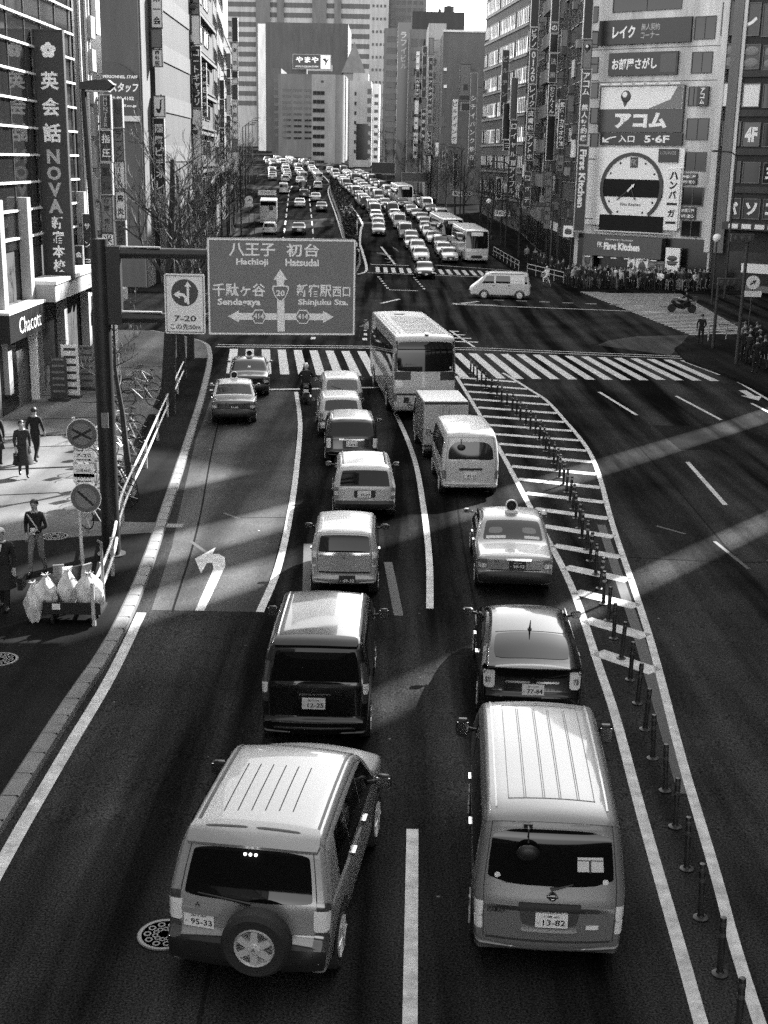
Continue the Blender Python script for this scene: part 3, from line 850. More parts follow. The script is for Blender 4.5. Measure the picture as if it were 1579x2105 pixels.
for (p0, p1, y0, y1, Y, tn, tx, ik, lb) in (
        (1031, 1045, 103, 235, 163, 'd', 'ビルヂング', 'g', 'long dim dark sign at the corner of the office block'), (1034, 1049, 212, 286, 161, 'k', '', 'w', 'blank black box low on the office block corner'), (1035, 1050, 288, 310, 161, 'd', '三', 'w', 'small dark sign with white bars, office block corner'),
        (1050, 1064, 160, 245, 154, 'k', '', 'g', 'blank black sign left of the striped balconies'), (1048, 1063, 247, 330, 154, 'd', 'ロイヤル', 'w', 'dark sign with thin white katakana under the blank black one'), (1044, 1060, 340, 402, 154, 'd', 'アイフル', 'w', 'dark sign with slanting white katakana at street level'),
        (1092, 1108, -10, 55, 144, 'd', '', 'g', 'black box topmost of the column by the balconies'), (1090, 1106, 57, 100, 144, 'd', 'ピアノ', 'w', 'black sign with three white katakana by the balconies'), (1088, 1104, 102, 172, 144, 'm', '0120', 'w', 'grey sign with white digits by the balconies'),
        (1086, 1102, 174, 222, 144, 'd', 'レイク', 'w', 'black sign with bold white katakana beside the balconies'), (1083, 1099, 224, 272, 144, 'd', '皮膚科', 'w', 'black sign with white kanji for a clinic by the balconies'), (1081, 1097, 276, 330, 144, 'd', 'アットホ', 'w', 'black sign above two small white lamps'),
        (1076, 1091, 352, 425, 146, 'm', 'ロッテ', 'w', 'grey sign with pale rounded letters at street level'),
        (1134, 1150, -10, 45, 131, 'd', '', 'w', 'black box at the very top of the black building'), (1132, 1148, 47, 68, 131, 'm', 'の', 'w', 'grey square with one round letter on the black building'), (1131, 1147, 70, 108, 131, 'k', '', 'w', 'blank black box under the round letter'),
        (1129, 1145, 110, 170, 131, 'd', '法務', 'g', 'dim sign with two grey kanji on the black building'), (1127, 1143, 175, 236, 131, 'd', 'むじんくん', 'w', 'black sign with white hiragana on the black building'), (1124, 1140, 238, 330, 131, 'k', '', 'w', 'long blank black sign on the black building'),
        (1120, 1133, 352, 470, 131, 'g', 'パチンコ新宿', 'k', 'long pale banner with dark writing hanging at street level'),
        (1148, 1161, 205, 305, 122, 'd', '整体・カラオケ館', 'w', 'dark sign with white karaoke lettering behind the finance column'), (1146, 1158, 318, 352, 122, 'g', '個室', 'k', 'small grey sign under the karaoke sign'), (1155, 1167, 60, 95, 123, 'g', '', 'k', 'grey blank board high behind the finance column'),
        (1166, 1183, 195, 230, 121, 'g', '', 'k', 'pale blank board beside the finance column'), (1168, 1182, 262, 292, 121, 'w', '千円', 'k', 'white board with dark kanji beside the finance column')):
    sign(p0, p1, y0, y1, Y, tn, tx, ik, lb)
sign(1018, 1033, 362, 411, 166, 'w', '', 'w', 'white sign with a dark rounded tablet and white capitals', extra=levis)
sign(930, 972, 392, 404, 185, 'w', 'BIG BOX', 'k', 'wide white lit fascia over the far right pavement', False, 'fascia_sign')
sign(1016, 1050, 432, 445, 140, 'w', '甲州街道', 'k', 'white street name plate over the right pavement', False, 'street_sign')
def ball_logo(o, x, z, r):
    m = MB(); m.ball((x, -.01, z), r, 16, 8, (1, .08, 1.05)); m.plate([(x - r * .5, z - r * .7), (x + r * .5, z - r * .7), (x - r * .15, z - r * 1.7)], -.03, -.002)
    q = m.build('emblem', SIGN_D, o, 40)
    MB().ball((x - r * .2, -.07, z + r * .3), r * .45, 10, 6, (1, .06, 1)).build('emblem_eye', LETTER_W, q, 40)
sign(1201, 1219, -30, 80, 113.5, 'd', '', 'g', 'black panel at the top of the finance sign column')
sign(1198, 1216, 82, 140, 113.5, 'g', '', 'w', 'pale panel with a dark ball emblem on the finance sign column', extra=lambda o, w_, h_: ball_logo(o, 0, h_ * .24, w_ * .36))
sign(1193, 1212, 142, 298, 113.5, 'm', 'アコム 無人契約機', 'w', 'dark grey vertical finance sign with bold white katakana')
def fk_vert(o, wd, ht):
    t = MB(); text_into(t, 'First Kitchen', (0, 0), ht * .68, wd * .62, 0, .04)
    q = t.build('lettering', LETTER_W, o); q.location = (0, -.014, ht * .12); q.rotation_euler = (0, R(90), 0)
sign(1184, 1206, 300, 475, 113.5, 'm', '', 'w', 'dark vertical restaurant sign with white words reading downwards', extra=fk_vert)

# restaurant building on the corner
b = Bld('restaurant_building', 'pale corner building carrying a giant clock face and stacked billboards', (16.6, 115.8), (26.9, 108.2), 16, 41, W55)
FK = b
def rect(bb, name, a, c, m, y0=-.08, y1=.02, parent=None):
    (u0, z1), (u1, z0) = bb.uv(*a), bb.uv(*c)
    o = MB().box(((u0 + u1) / 2, (y0 + y1) / 2, (z0 + z1) / 2), (u1 - u0, y1 - y0, z1 - z0)).build(name, m)
    o.parent = parent or bb.o
    return o, (u0 + u1) / 2, (z0 + z1) / 2, u1 - u0, z1 - z0
def board(bb, a, c, tone, label, name='billboard', y0=-.3):
    (u0, z1), (u1, z0) = bb.uv(*a), bb.uv(*c)
    wd, ht = u1 - u0, z1 - z0
    p = bb.o.matrix_basis @ Vector(((u0 + u1) / 2, y0, (z0 + z1) / 2))
    o = thing(name, label, 'sign', p, bb.o.rotation_euler.z)
    MB().box((0, .14, 0), (wd, .28, ht)).build('panel', TONES[tone], o)
    return o, wd, ht
bpy.context.view_layer.update()
for a, c in (((1262, -8), (1402, 18)), ((1430, 34), (1470, 80)), ((1424, 107), (1463, 150)), ((1417, 178), (1436, 218)), ((1413, 243), (1455, 288)), ((1409, 312), (1450, 352)), ((1404, 384), (1445, 424)), ((1402, 452), (1440, 488))):
    (u0, z1), (u1, z0) = b.uv(*a), b.uv(*c)
    b.window((u0 + u1) / 2, (z0 + z1) / 2, u1 - u0, z1 - z0, bars=1)
for k in range(9):
    u, z = b.uv(1222, 30 + k * 52); b.window(u, z, .8, 1.3, bars=0)
for py in (100, 168): u, z = b.uv(1300, py); b.box('joint', .3, b.L - .2, z - .02, z + .02, W22, -.03, .0)
b.box('corner_pier', b.L - .5, b.L, 3, 37, W65, -.12, .02)
o, wd, ht = board(b, (1236, 44), (1422, 86), 'd', 'long black billboard with dim katakana, highest on the corner building')
m = MB(); text_into(m, 'レイク', (-wd * .22, 0), wd * .25, ht * .52, -.012, .03); m.build('lettering', LETTER_W, o)
m = MB(); text_into(m, '無人契約', (wd * .07, ht * .17), wd * .2, ht * .28, -.012, .01); text_into(m, 'コーナー', (wd * .07, -ht * .17), wd * .2, ht * .28, -.012, .01); m.build('lettering', LETTER_G, o)
o, wd, ht = board(b, (1256, 110), (1394, 153), 'd', 'black billboard with large white hiragana below the dim katakana board')
m = MB(); text_into(m, 'お部屋さがし', (-wd * .12, 0), wd * .66, ht * .5, -.012, .03); m.build('lettering', LETTER_W, o)
MB().box((wd * .37, -.01, 0), (wd * .22, .03, ht * .8)).build('side_panel', SIGN_M, o)
o, wd, ht = board(b, (1238, 178), (1404, 272), 'm', 'big loan billboard with a ball emblem and bold white katakana')
MB().box((0, -.012, ht * .24), (wd * .97, .03, ht * .48)).build('pale_half', SIGN_W, o)
MB().plate([(wd * .1, .03), (wd * .35, ht * .2), (wd * .42, ht * .47), (wd * .48, ht * .47), (wd * .48, .03)][::-1], -.04, -.03).build('swoosh', SIGN_G, o)
ball_logo(o, -wd * .18, ht * .27, ht * .14); o.children[-1].location.y = -.03
m = MB(); text_into(m, 'アコム', (.1, -ht * .25), wd * .62, ht * .34, -.012, .06); m.build('lettering', LETTER_W, o)
m = MB()
for k in range(7): m.box((wd * (-.42 + k * .14), -.35, ht * .53), (wd * .1, .3, .12))
m.build('flood_lamp', SIGN_W, o)
o, wd, ht = board(b, (1238, 273), (1404, 299), 'd', 'dark entrance panel with an arrow and floor numbers under the loan billboard', 'direction_board')
m = MB(); text_into(m, '入口', (-wd * .17, 0), wd * .2, ht * .6, -.012, .02); text_into(m, '5·6F', (wd * .2, 0), wd * .3, ht * .62, -.012, .03)
m.plate([(-wd * .47, -ht * .3), (-wd * .47, ht * .1), (-wd * .45, ht * .1), (-wd * .45, -ht * .1), (-wd * .38, ht * .12), (-wd * .32, ht * .2), (-wd * .3, ht * .2), (-wd * .3, ht * .12), (-wd * .37, ht * .03), (-wd * .43, -ht * .2), (-wd * .39, -ht * .24), (-wd * .39, -ht * .3)], -.02, -.008)
m.build('lettering', LETTER_W, o)
o, wd, ht = board(b, (1437, 178), (1457, 217), 'd', 'small dark vertical loan sign on the right end of the corner building', 'wall_sign')
m = MB(); text_into(m, 'アコム', (0, 0), wd * .7, ht * .9, -.012, .03, True); m.build('lettering', LETTER_W, o)
# the clock wall
o, wd, ht = board(b, (1215, 303), (1398, 470), 'w', 'giant white clock face round a dark window band on the corner building', 'giant_clock', -.25)
cu, cz = b.uv(1302, 390); gu, gz = b.uv(1306.5, 386.5)
rx, rz_ = (b.uv(1367, 390)[0] - b.uv(1238, 390)[0]) / 2, (b.uv(1300, 313)[1] - b.uv(1300, 458)[1]) / 2
dx, dz = cu - gu, cz - gz + .1
m = MB()
ring = [(math.cos(a), math.sin(a)) for a in [R(-52) + k * R(284) / 40 for k in range(41)]]
m.grid([[(dx + c * rx, -.02, dz + s_ * rz_), (dx + c * rx, -.12, dz + s_ * rz_), (dx + c * rx * .9, -.12, dz + s_ * rz_ * .9), (dx + c * rx * .9, -.02, dz + s_ * rz_ * .9)] for c, s_ in ring])
m.build('rim', SIGN_D, o)
MB().box((dx, -.03, dz - .02), (rx * 1.98, .06, rz_ * .5)).build('window_band', DARKIN, o)
m = MB()
for k in range(12):
    a = k * math.pi / 6
    if abs(math.sin(a)) > .3 and k != 3: m.ball((dx + math.cos(a) * rx * .8, -.02, dz + math.sin(a) * rz_ * .8), .09, 8, 4, (1, .4, 1.2))
m.build('hour_mark', SIGN_D, o)
MB().plate(arrow_poly((dx, dz), (dx - rx * .45, dz - rz_ * .36), .07, .16, .3), -.09, -.065).plate(arrow_poly((dx, dz), (dx + rx * .16, dz - rz_ * .36), .07, .14, .25), -.13, -.1).build('clock_hand', SIGN_D, o)
MB().plate(arrow_poly((dx - .3, dz - .3), (dx + .35, dz + .35), .16, .3, .3), -.17, -.14).build('centre_emblem', SIGN_W, o)
q = MB().box((dx + .1, -.02, dz + rz_ * .72), (.7, .05, .85)).build('emblem_panel', SIGN_D, o)
t = MB(); text_into(t, 'FK', (dx + .1, dz + rz_ * .72), .5, .5, -.05); t.build('lettering', LETTER_G, q)
t = MB(); text_into(t, 'First Kitchen', (dx, dz - rz_ * .47), 1.9, .26, -.012, .02); t.build('lettering', INK, o)
o2, wd, ht = board(b, (1377, 345), (1395, 474), 'w', 'narrow white banner with dark characters right of the giant clock', 'banner', -.4)
t = MB(); text_into(t, 'ハンバーガー', (0, 0), wd * .8, ht * .9, -.012, .05, True); t.build('lettering', INK, o2)
o2, wd, ht = board(b, (1359, 306), (1397, 334), 'd', 'small black sign above the banner by the giant clock', 'wall_sign', -.42)
t = MB(); text_into(t, 'LOUNGE', (0, ht * .2), wd * .8, ht * .25, -.012); t.build('lettering', LETTER_G, o2)
for k, (a, c, lb, tx) in enumerate((((1404, 356), (1433, 380), 'small dark two-line sign for the third and fourth floors', '3F居酒屋'), ((1401, 425), (1430, 451), 'small dark two-line sign for the second and fourth floors', '2F居酒屋'))):
    o2, wd, ht = board(b, a, c, 'd', lb, 'wall_sign', -.2)
    t = MB(); text_into(t, tx, (0, ht * .22), wd * .85, ht * .3, -.012, .02); text_into(t, '4F個室◇', (0, -ht * .25), wd * .85, ht * .3, -.012, .02); t.build('lettering', LETTER_W, o2)
rect(b, 'glazed_front', (1236, 440), (1364, 482), DARKIN, -.3, -.255)
rect(b, 'sill', (1225, 474), (1385, 480), W65, -.5, -.31)
(u0, z1), (u1, _) = b.uv(1212, 484), b.uv(1371, 500)
p = b.o.matrix_basis @ Vector(((u0 + u1) / 2, -.9, z1 - .75))
o = thing('restaurant_fascia', 'dark fascia with bold white restaurant name over the corner shop', 'sign', p, b.o.rotation_euler.z)
wd, ht = u1 - u0, 1.75
MB().box((0, .3, 0), (wd, .9, ht)).build('panel', SIGN_M, o)
m = MB(); text_into(m, 'First Kitchen', (0, 0), wd * .46, ht * .36, -.16, .06); text_into(m, 'FK', (-wd * .28, .1), .5, .45, -.16, .02); text_into(m, 'Contemporary Restaurant', (-.3, ht * .32), wd * .36, ht * .12, -.16); m.build('lettering', LETTER_W, o)
m = MB()
for k in range(6): m.box((wd * (-.42 + k * .17), -.3, -ht * .56), (.5, .2, .08))
m.build('lamp', SIGN_W, o)
for (a, c, tn, lb) in (((1209, 514), (1227, 548), 'g', 'grey poster left of the restaurant door'), ((1302, 524), (1313, 560), 'w', 'narrow white poster in the restaurant doorway'), ((1318, 527), (1341, 567), 'w', 'white menu poster with a dark drink picture'),
                       ((1342, 532), (1357, 567), 'g', 'pale menu poster in the middle of the shop window'), ((1359, 535), (1375, 568), 'm', 'dim menu poster at the right of the shop window'), ((1379, 508), (1404, 560), 'w', 'large hanging poster of a burger at the shop corner'), ((1172, 463), (1191, 487), 'w', 'square white picture sign of a burger on the dark column')):
    o2, wd, ht = board(b, a, c, tn, lb, 'poster', -.95 if a[1] > 500 else -1.2)
    m = MB()
    if 'burger' in lb:
        m.ball((0, -.01, ht * .08), wd * .36, 12, 6, (1, .1, .5)); m.box((0, -.02, -ht * .06), (wd * .76, .05, ht * .05)); m.ball((0, -.01, -ht * .14), wd * .36, 12, 6, (1, .1, .35))
    else:
        m.ball((0, -.01, -.1), wd * .3, 10, 6, (1, .1, 1.5)); m.box((0, -.02, ht * .36), (wd * .7, .04, ht * .08))
    m.build('picture', SIGN_M if tn != 'm' else SIGN_G, o2)
b.box('shopfront', .4, b.L - .2, .1, 4.0, BLK, -.06, .0)
b.box('lobby', b.L * .42, b.L * .5, .1, 2.6, PANEL_, -.09, -.061)
# building at the right edge
b = Bld('tiled_building', 'dark tiled building with framed windows at the right edge', (27.1, 108.1), (46, 94), 20, 48, W10)
b.box('pilaster', .2, 1.0, 3, 37, W32, -.3, .02)
b.box('pilaster_face', 1.02, 1.3, 5, 26, W65, -.2, .02)
rows_ = [(5, 72), (90, 141), (170, 219), (250, 300), (331, 376), (406, 450)]
for r_, (y0, y1) in enumerate(rows_):
    for c, (p0, p1) in enumerate(((1487, 1521), (1529, 1561), (1571, 1602))):
        (u0, z1), (u1, z0) = b.uv(p0, y0 + c * 1.5), b.uv(p1, y1 + c * 1.5)
        b.window((u0 + u1) / 2, (z0 + z1) / 2, u1 - u0, z1 - z0, bars=0, frame=W32, pane=PANEL_ if (r_ == 2 and c < 2) else PANE if r_ not in (0, 1, 5) else SIGN_M if r_ < 2 else SIGN_D)
        tx = {(0, 1): 'レ', (5, 0): 'パ', (5, 1): 'ソ', (5, 2): 'コ', (4, 2): '三', (3, 1): '4F'}.get((r_, c))
        if tx:
            m = MB(); text_into(m, tx, ((u0 + u1) / 2, (z0 + z1) / 2), (u1 - u0) * .7, (z1 - z0) * .62, -.075, .05); m.build('lettering', LETTER_W, b.o)
        if r_ == 1:
            m = MB(); m.ball(((u0 + u1) / 2, -.06, z1 - (z1 - z0) * .27), (u1 - u0) * .4, 12, 6, (1, .05, .62)); m.ball(((u0 + u1) / 2, -.06, z0 + (z1 - z0) * .27), (u1 - u0) * .4, 12, 6, (1, .05, .62)); m.build('emblem', SIGN_G, b.o, 40)
for py in (152, 233, 312, 390, 462): u, z = b.uv(1530, py); b.box('floor_band', 1.4, b.L - .1, z - .25, z + .25, W15, -.16, .02)
b.box('shopfront', 1.4, b.L, .1, 3.2, BLK, -.05, .02)
b.box('shop_canopy', 1.2, b.L, 5.0, 5.6, SIGN_D, -1.4, .02)
(u0, z1), (u1, z0) = b.uv(1534, 540), b.uv(1600, 563)
b.box('shop_sign_panel', u0, u1, z0, z1, SIGN_W, -1.0, -.4)
m = MB()
for k in range(7): m.box((2.2 + k * 1.1, -1.45, 5.3), (.8, .06, .36))
m.build('pale_sign', SIGN_W, b.o)  # small pale sign boards along the canopy
(u0, z1), (u1, z0) = b.uv(1531, 585), b.uv(1612, 622)
b.box('tiled_front', u0, u1, .05, z1, W32, -.5, -.06)
# out-of-view blocks; right-hand ones added and slotted to shade and streak the road
sk = 22 / math.tan(SUN_AZ)  # block ends skewed along the sun direction so the gaps pass light
for ya, yb, lb in ((-40, 48.9, 'long added sun-blocking block on the near right, out of view'), (50.3, 59.9, 'middle added sun-blocking block on the near right, out of view'), (62.1, 64.7, 'slim added sun-blocking block on the near right, out of view'), (67.5, 73.6, 'corner added sun-blocking block on the near right, out of view')):
    o = thing('unseen_building', lb, 'building', (0, 0, -1.2))
    MB().prism([(23, ya), (45, ya + sk), (45, yb + sk), (23, yb)], 0, 43).build('wall', W15, o)
    if ya == 50.3: MB().prism([(23.02, 48.91), (23.6, 49.65), (23.6, 51.03), (23.02, 50.29)], 26.4, 46).build('sun_gap_blocker', W15, o)  # added slab closing the top of the gap, keeps sun off the left road
    n = max(1, int((yb - ya) / 8))
    for i in range(n):
        for j in range(9):
            MB().box((22.98, ya + (i + .5) * (yb - ya) / n, 5 + j * 4), (.06, (yb - ya) / n * .75, 2)).build('window', PANE, o)
b = Bld('unseen_building', 'tall grey office block on the near left, out of view', (-15, -40), (-15, 17.5), 20, 40, W15)
b.grid(1, b.L - 1, 5, 39, 9, 8, .8, .5)
t = thing('footbridge', 'steel footbridge deck the view is taken from, out of view', 'bridge', (0, 0, 0))
MB().box((0, -4.2, 6.7), (60, 11.6, .7)).build('deck', W22, t)  # unseen deck, made wide to darken the near road
for q in (-9.9, -.05): MB().box((0, q, 7.6), (60, .06, 1.1)).build('parapet', STEEL, t)
# ================================================================ vehicles
GLASS = mat('dark_glass', .006, .03, spec=.35)
GLASS2 = mat('cabin_glass', .02, .04, spec=.6)
TYRE = mat('tyre_rubber', .012, .8, bump=.3)
RIM = mat('alloy', .55, .35, metal=.25)
TRIM = mat('black_trim', .012, .45)
CHROME = mat('chrome', .7, .15, metal=1)
P_SILVER = mat('silver_paint', .3, .33, metal=.25, coat=.5)
P_VAN = mat('van_paint', .2, .33, metal=.3, coat=.5)
P_PALE = mat('pale_paint', .4, .35, metal=.2, coat=.5)
P_WHITE = mat('white_paint', .52, .4, coat=.5)
P_GREY = mat('grey_paint', .1, .35, metal=.4, coat=.7)
P_BLACK = mat('black_paint', .006, .22, coat=.6, spec=.3)
P_DARK = mat('dark_paint', .02, .3, metal=.2, coat=.8)
LAMP_R = mat('red_lamp', .16, .15, coat=1)
LAMP_C = mat('clear_lamp', .75, .3, metal=.0, coat=1)
LAMP_D = mat('dark_lamp', .05, .15, coat=1)
SEAM = mat('panel_gap', .03, .8)
PLATE = mat('plate_white', .75, .5)
PLATED = mat('plate_dark', .03, .5)
BEACON = mat('lit_brake_lamp', .8, .3, emit=1.2)

class Shell:
    """car body skin: side silhouette swept across the width with rounded shoulders"""
    def __init__(s, keys, W, belt, tum=.16, tr=.06, tf=.1, res=1.0):
        # keys: (y, z, fillet, bulge) clockwise from the rear bottom over the roof to the front bottom
        K = keys
        pts = []
        n = len(K)
        for i, (y, z, r, c) in enumerate(K):
            p = Vector((y, z))
            a, b = Vector(K[i - 1][:2]), Vector(K[(i + 1) % n][:2])
            if r > 0:
                da, db = (a - p), (b - p)
                ra, rb = min(r, da.length * .48), min(r, db.length * .48)
                q0, q1 = p + da.normalized() * ra, p + db.normalized() * rb
                m = 3 if res < 1 else 5
                for k in range(m):
                    t = k / (m - 1)
                    q = q0 * (1 - t) ** 2 + p * 2 * t * (1 - t) + q1 * t * t
                    pts.append((q.x, q.y, c))
            else:
                pts.append((y, z, c))
        # densify
        out = []
        stp = .22 / res
        for i in range(len(pts)):
            a, b = pts[i], pts[(i + 1) % len(pts)]
            L = math.hypot(b[0] - a[0], b[1] - a[1])
            k = max(1, int(L / stp))
            for j in range(k):
                t = j / k
                out.append(tuple(a[q] + (b[q] - a[q]) * t for q in range(3)))
        s.P = np.array(out)
        s.n = len(out)
        s.W, s.belt, s.tum, s.tr, s.tf = W, belt, tum, tr, tf
        s.y0, s.y1 = s.P[:, 0].min(), s.P[:, 0].max()
        s.top = s.P[:, 1].max()
        d = np.roll(s.P[:, :2], -1, 0) - np.roll(s.P[:, :2], 1, 0)
        d /= np.linalg.norm(d, axis=1)[:, None] + 1e-9
        s.N = np.stack([-d[:, 1], d[:, 0]], 1)       # outward for a clockwise loop
        s.r = .07
        s.im = int(np.argmax(s.P[:, 1]))
    def w(s, y, z):
        t = min(max((z - s.belt) / max(s.top - s.belt, .1), 0), 1)
        u = (y - s.y0) / (s.y1 - s.y0) * 2 - 1
        k = 1 - s.tum * t ** 1.2
        if z < s.belt: k *= 1 - .05 * ((s.belt - z) / s.belt) ** 2
        k *= 1 - (s.tr * abs(u) ** 5 if u < 0 else s.tf * abs(u) ** 4)
        return s.W / 2 * k
    def pn(s, f):
        f = f % s.n
        i = int(f)
        t = f - i
        j = (i + 1) % s.n
        return s.P[i] * (1 - t) + s.P[j] * t, s.N[i] * (1 - t) + s.N[j] * t
    def at(s, f, v, off=0):
        p, n = s.pn(f)
        w_ = s.w(p[0], p[1])
        v0 = 1 - s.r / w_
        a = abs(v)
        ins = p[2] * v * v - off
        x = w_ * v
        if a > v0:
            q = min((a - v0) / (1 - v0), 1)
            ins += s.r * (1 - math.sqrt(max(0, 1 - q * q)))
            x += math.copysign(off * q, v)
        return (x, p[0] - n[0] * ins, p[1] - n[1] * ins)
    def normal(s, f, v):
        a, b = Vector(s.at(f, v - .02)), Vector(s.at(f, v + .02))
        c, d = Vector(s.at(f - .2, v)), Vector(s.at(f + .2, v))
        return (b - a).cross(d - c).normalized()
    def cross(s, col, val, rng):
        for i in rng:
            j = (i + 1) % s.n
            a, b = s.P[i, col], s.P[j, col]
            if (a - val) * (b - val) <= 0 and a != b: return i + (val - a) / (b - a)
        return rng[0]
    def rz(s, z): return s.cross(1, z, range(0, s.im + 1))
    def fz(s, z): return s.cross(1, z, range(s.n - 2, s.im, -1))
    def ty(s, y):
        best, bf = -9, 0
        for i in range(s.n - 1):
            a, b = s.P[i, 0], s.P[i + 1, 0]
            if (a - y) * (b - y) <= 0 and a != b:
                t = (y - a) / (b - a)
                z = s.P[i, 1] * (1 - t) + s.P[i + 1, 1] * t
                if z > best: best, bf = z, i + t
        return bf
    def body(s, mb):
        V = []
        v0 = 1 - s.r / (s.W / 2)
        for q in (1, .92, .7, .38): V.append(-(v0 + (1 - v0) * q))
        V += [v0 * (k / 5 - 1) for k in range(11)]
        V += [-q for q in V[3::-1]]
        mb.grid([[s.at(i, v) for v in V] for i in range(s.n)], closed=True)
        zm = (s.P[:, 1].min() + s.belt) / 2 + .12
        for sg in (-1, 1):
            ring0 = [s.at(i, sg) for i in range(s.n)]
            rings = [ring0]
            for t in (.06, .2, .4, .65, 1):
                rr = []
                for x, y, z in ring0:
                    my, mz = min(max(y, s.y0 + .6), s.y1 - .6), zm
                    yy, zz = y + (my - y) * t, z + (mz - z) * t
                    rr.append((sg * s.w(yy, zz), yy, zz))
                rings.append(rr)
            if sg < 0: rings = rings[::-1]
            mb.grid([list(k) for k in zip(*rings)], closed=True)
    def panel(s, mb, f0, f1, v0, v1, off=.006, nf=6, nv=10, rd=0.0, thick=None, flip=False):
        """patch of the skin lifted by off; rd rounds its corners (0..1)"""
        rows = []
        for i in range(nf + 1):
            a = i / nf * 2 - 1
            row = []
            for j in range(nv + 1):
                b = j / nv * 2 - 1
                aa, bb = a, b
                if rd:
                    aa = a * (1 - rd * (1 - math.sqrt(max(0, 1 - b ** 4 * .9))))
                    bb = b * (1 - rd * .6 * (1 - math.sqrt(max(0, 1 - a ** 4 * .9))))
                row.append(s.at(f0 + (f1 - f0) * (aa + 1) / 2, v0 + (v1 - v0) * (bb + 1) / 2, off))
            rows.append(row)
        mb.grid(rows)
        # rim back down to the skin
        t = thick if thick is not None else off + .004
        edge = [(0, j) for j in range(nv)] + [(i, nv) for i in range(nf)] + [(nf, j) for j in range(nv, 0, -1)] + [(i, 0) for i in range(nf, 0, -1)]
        ctr = Vector(s.normal((f0 + f1) / 2, (v0 + v1) / 2))
        loop = [rows[i][j] for i, j in edge]
        mb.grid([[p, tuple(Vector(p) - ctr * t)] for p in loop], closed=True)
    def side(s, mb, sg, quad, off=.005, ny=6, nz=4, mir=True):
        """quad ((y,z) x4: rear-bottom, front-bottom, front-top, rear-top) on the flank"""
        (a, b, c, d) = quad
        rows = []
        for i in range(nz + 1):
            t = i / nz
            row = []
            for j in range(ny + 1):
                u = j / ny
                y = (a[0] * (1 - u) + b[0] * u) * (1 - t) + (d[0] * (1 - u) + c[0] * u) * t
                z = (a[1] * (1 - u) + b[1] * u) * (1 - t) + (d[1] * (1 - u) + c[1] * u) * t
                row.append((sg * (s.w(y, z) + off), y, z))
            rows.append(row if sg > 0 else row[::-1])
        mb.grid(rows)

def wheel(parent, x, y, r, wd=.2, sg=1, name='wheel', simple=False):
    o = MB().lathe([(r * .66, -wd / 2 + .02), (r * .9, -wd / 2), (r, -wd / 2 + .04), (r, wd / 2 - .04), (r * .9, wd / 2), (r * .66, wd / 2 - .02)], 20, axis='x').build(name, TYRE, parent, 40, (x, y, r))
    if not simple:
        m = MB()
        e = sg * (wd / 2 - .012)
        m.lathe([(r * .66, e), (r * .6, e + sg * .012), (r * .56, e - sg * .03), (.02, e - sg * .03)], 18, axis='x')
        for k in range(6):
            a = k * math.pi / 3
            m.tube([(e, math.cos(a) * .03, math.sin(a) * .03), (e, math.cos(a) * r * .62, math.sin(a) * r * .62)], .028, 5)
        m.lathe([(.06, e), (.05, e + sg * .02), (.01, e + sg * .022)], 12, axis='x')
        m.build('rim', RIM, o, 40)
    return o
def plate(parent, sh, f, v, top, num, dark=False, wd=.36, tilt=True):
    p, n = Vector(sh.at(f, v)), sh.normal(f, v)
    mb = MB().box((0, 0, 0), (wd, .014, wd / 2))
    o = mb.build('licence_plate', PLATED if dark else PLATE, parent)
    ang = math.atan2(n.z, -n.y)
    o.location = p + n * .02
    o.rotation_euler = (-ang, 0, math.atan2(n.x, -n.y) if abs(n.x) < .9 else 0)
    t = MB()
    text_into(t, num, (.03, -.025), wd * .7, wd * .2, -.009, .02)
    if top: text_into(t, top, (0, .052), wd * .5, wd * .09, -.009, .01)
    text_into(t, 'わ', (-wd * .41, -.03), wd * .08, wd * .09, -.009)
    t.build('lettering', INKW if dark else INK, o)
    return o
def mirror(parent, x, y, z, sg, m, sz=(.2, .1, .16)):
    mb = MB()
    n = 8
    rows = []
    for t in (-1, -.9, -.4, .3, .85, 1):
        k = math.sqrt(max(.02, 1 - abs(t) ** 3)) if t > -1 else .9
        rows.append([(sz[0] / 2 * k * math.copysign(abs(math.cos(2 * math.pi * j / n + .39)) ** .6, math.cos(2 * math.pi * j / n + .39)), t * sz[1] / 2,
                      sz[2] / 2 * k * math.copysign(abs(math.sin(2 * math.pi * j / n + .39)) ** .6, math.sin(2 * math.pi * j / n + .39))) for j in range(n)])
    mb.grid([r[::-1] + [r[-1]] for r in rows])
    mb.f.append(tuple(range(0, n))); mb.m.append(0)
    mb.tube([(-sg * sz[0] * .3, .01, -.02), (-sg * (sz[0] * .5 + .1), .03, -.06)], .025, 6)
    o = mb.build('wing_mirror', m, parent, 50, (x, y, z))
    MB().box((0, -sz[1] / 2 - .004, 0), (sz[0] * .78, .008, sz[2] * .72)).build('mirror_glass', CHROME, o)
    return o
def arches(parent, sh, ys, r, m=None):
    for y in ys:
        for sg in (-1, 1):
            mb = MB()
            row = []
            for k in range(13):
                a = math.pi * k / 12
                q = []
                for rr in (r * 1.02, r * 1.2):
                    yy, zz = y + math.cos(a) * rr, max(r + math.sin(a) * rr, .2)
                    q.append((sg * (sh.w(yy, zz) + .012), yy, zz))
                row.append(q if sg < 0 else q[::-1])
            mb.grid(row)
            mb.grid([[(sg * (sh.w(y, r) + .006 - .004 * (k == 0)), y + math.cos(math.pi * j / 12) * r * 1.05 * (1 - k * .9), max(.2, r + math.sin(math.pi * j / 12) * r * 1.05 * (1 - k * .9))) for k in ((0, 1) if sg > 0 else (1, 0))] for j in range(13)])
            mb.build('wheel_arch', m or TRIM, parent, 40)
def seam_side(mb, sh, sg, y0, z0, y1, z1, wd=.012):
    sh.side(mb, sg, ((y0 - wd / 2, z0), (y0 + wd / 2, z0), (y1 + wd / 2, z1), (y1 - wd / 2, z1)), .003, 1, 6)
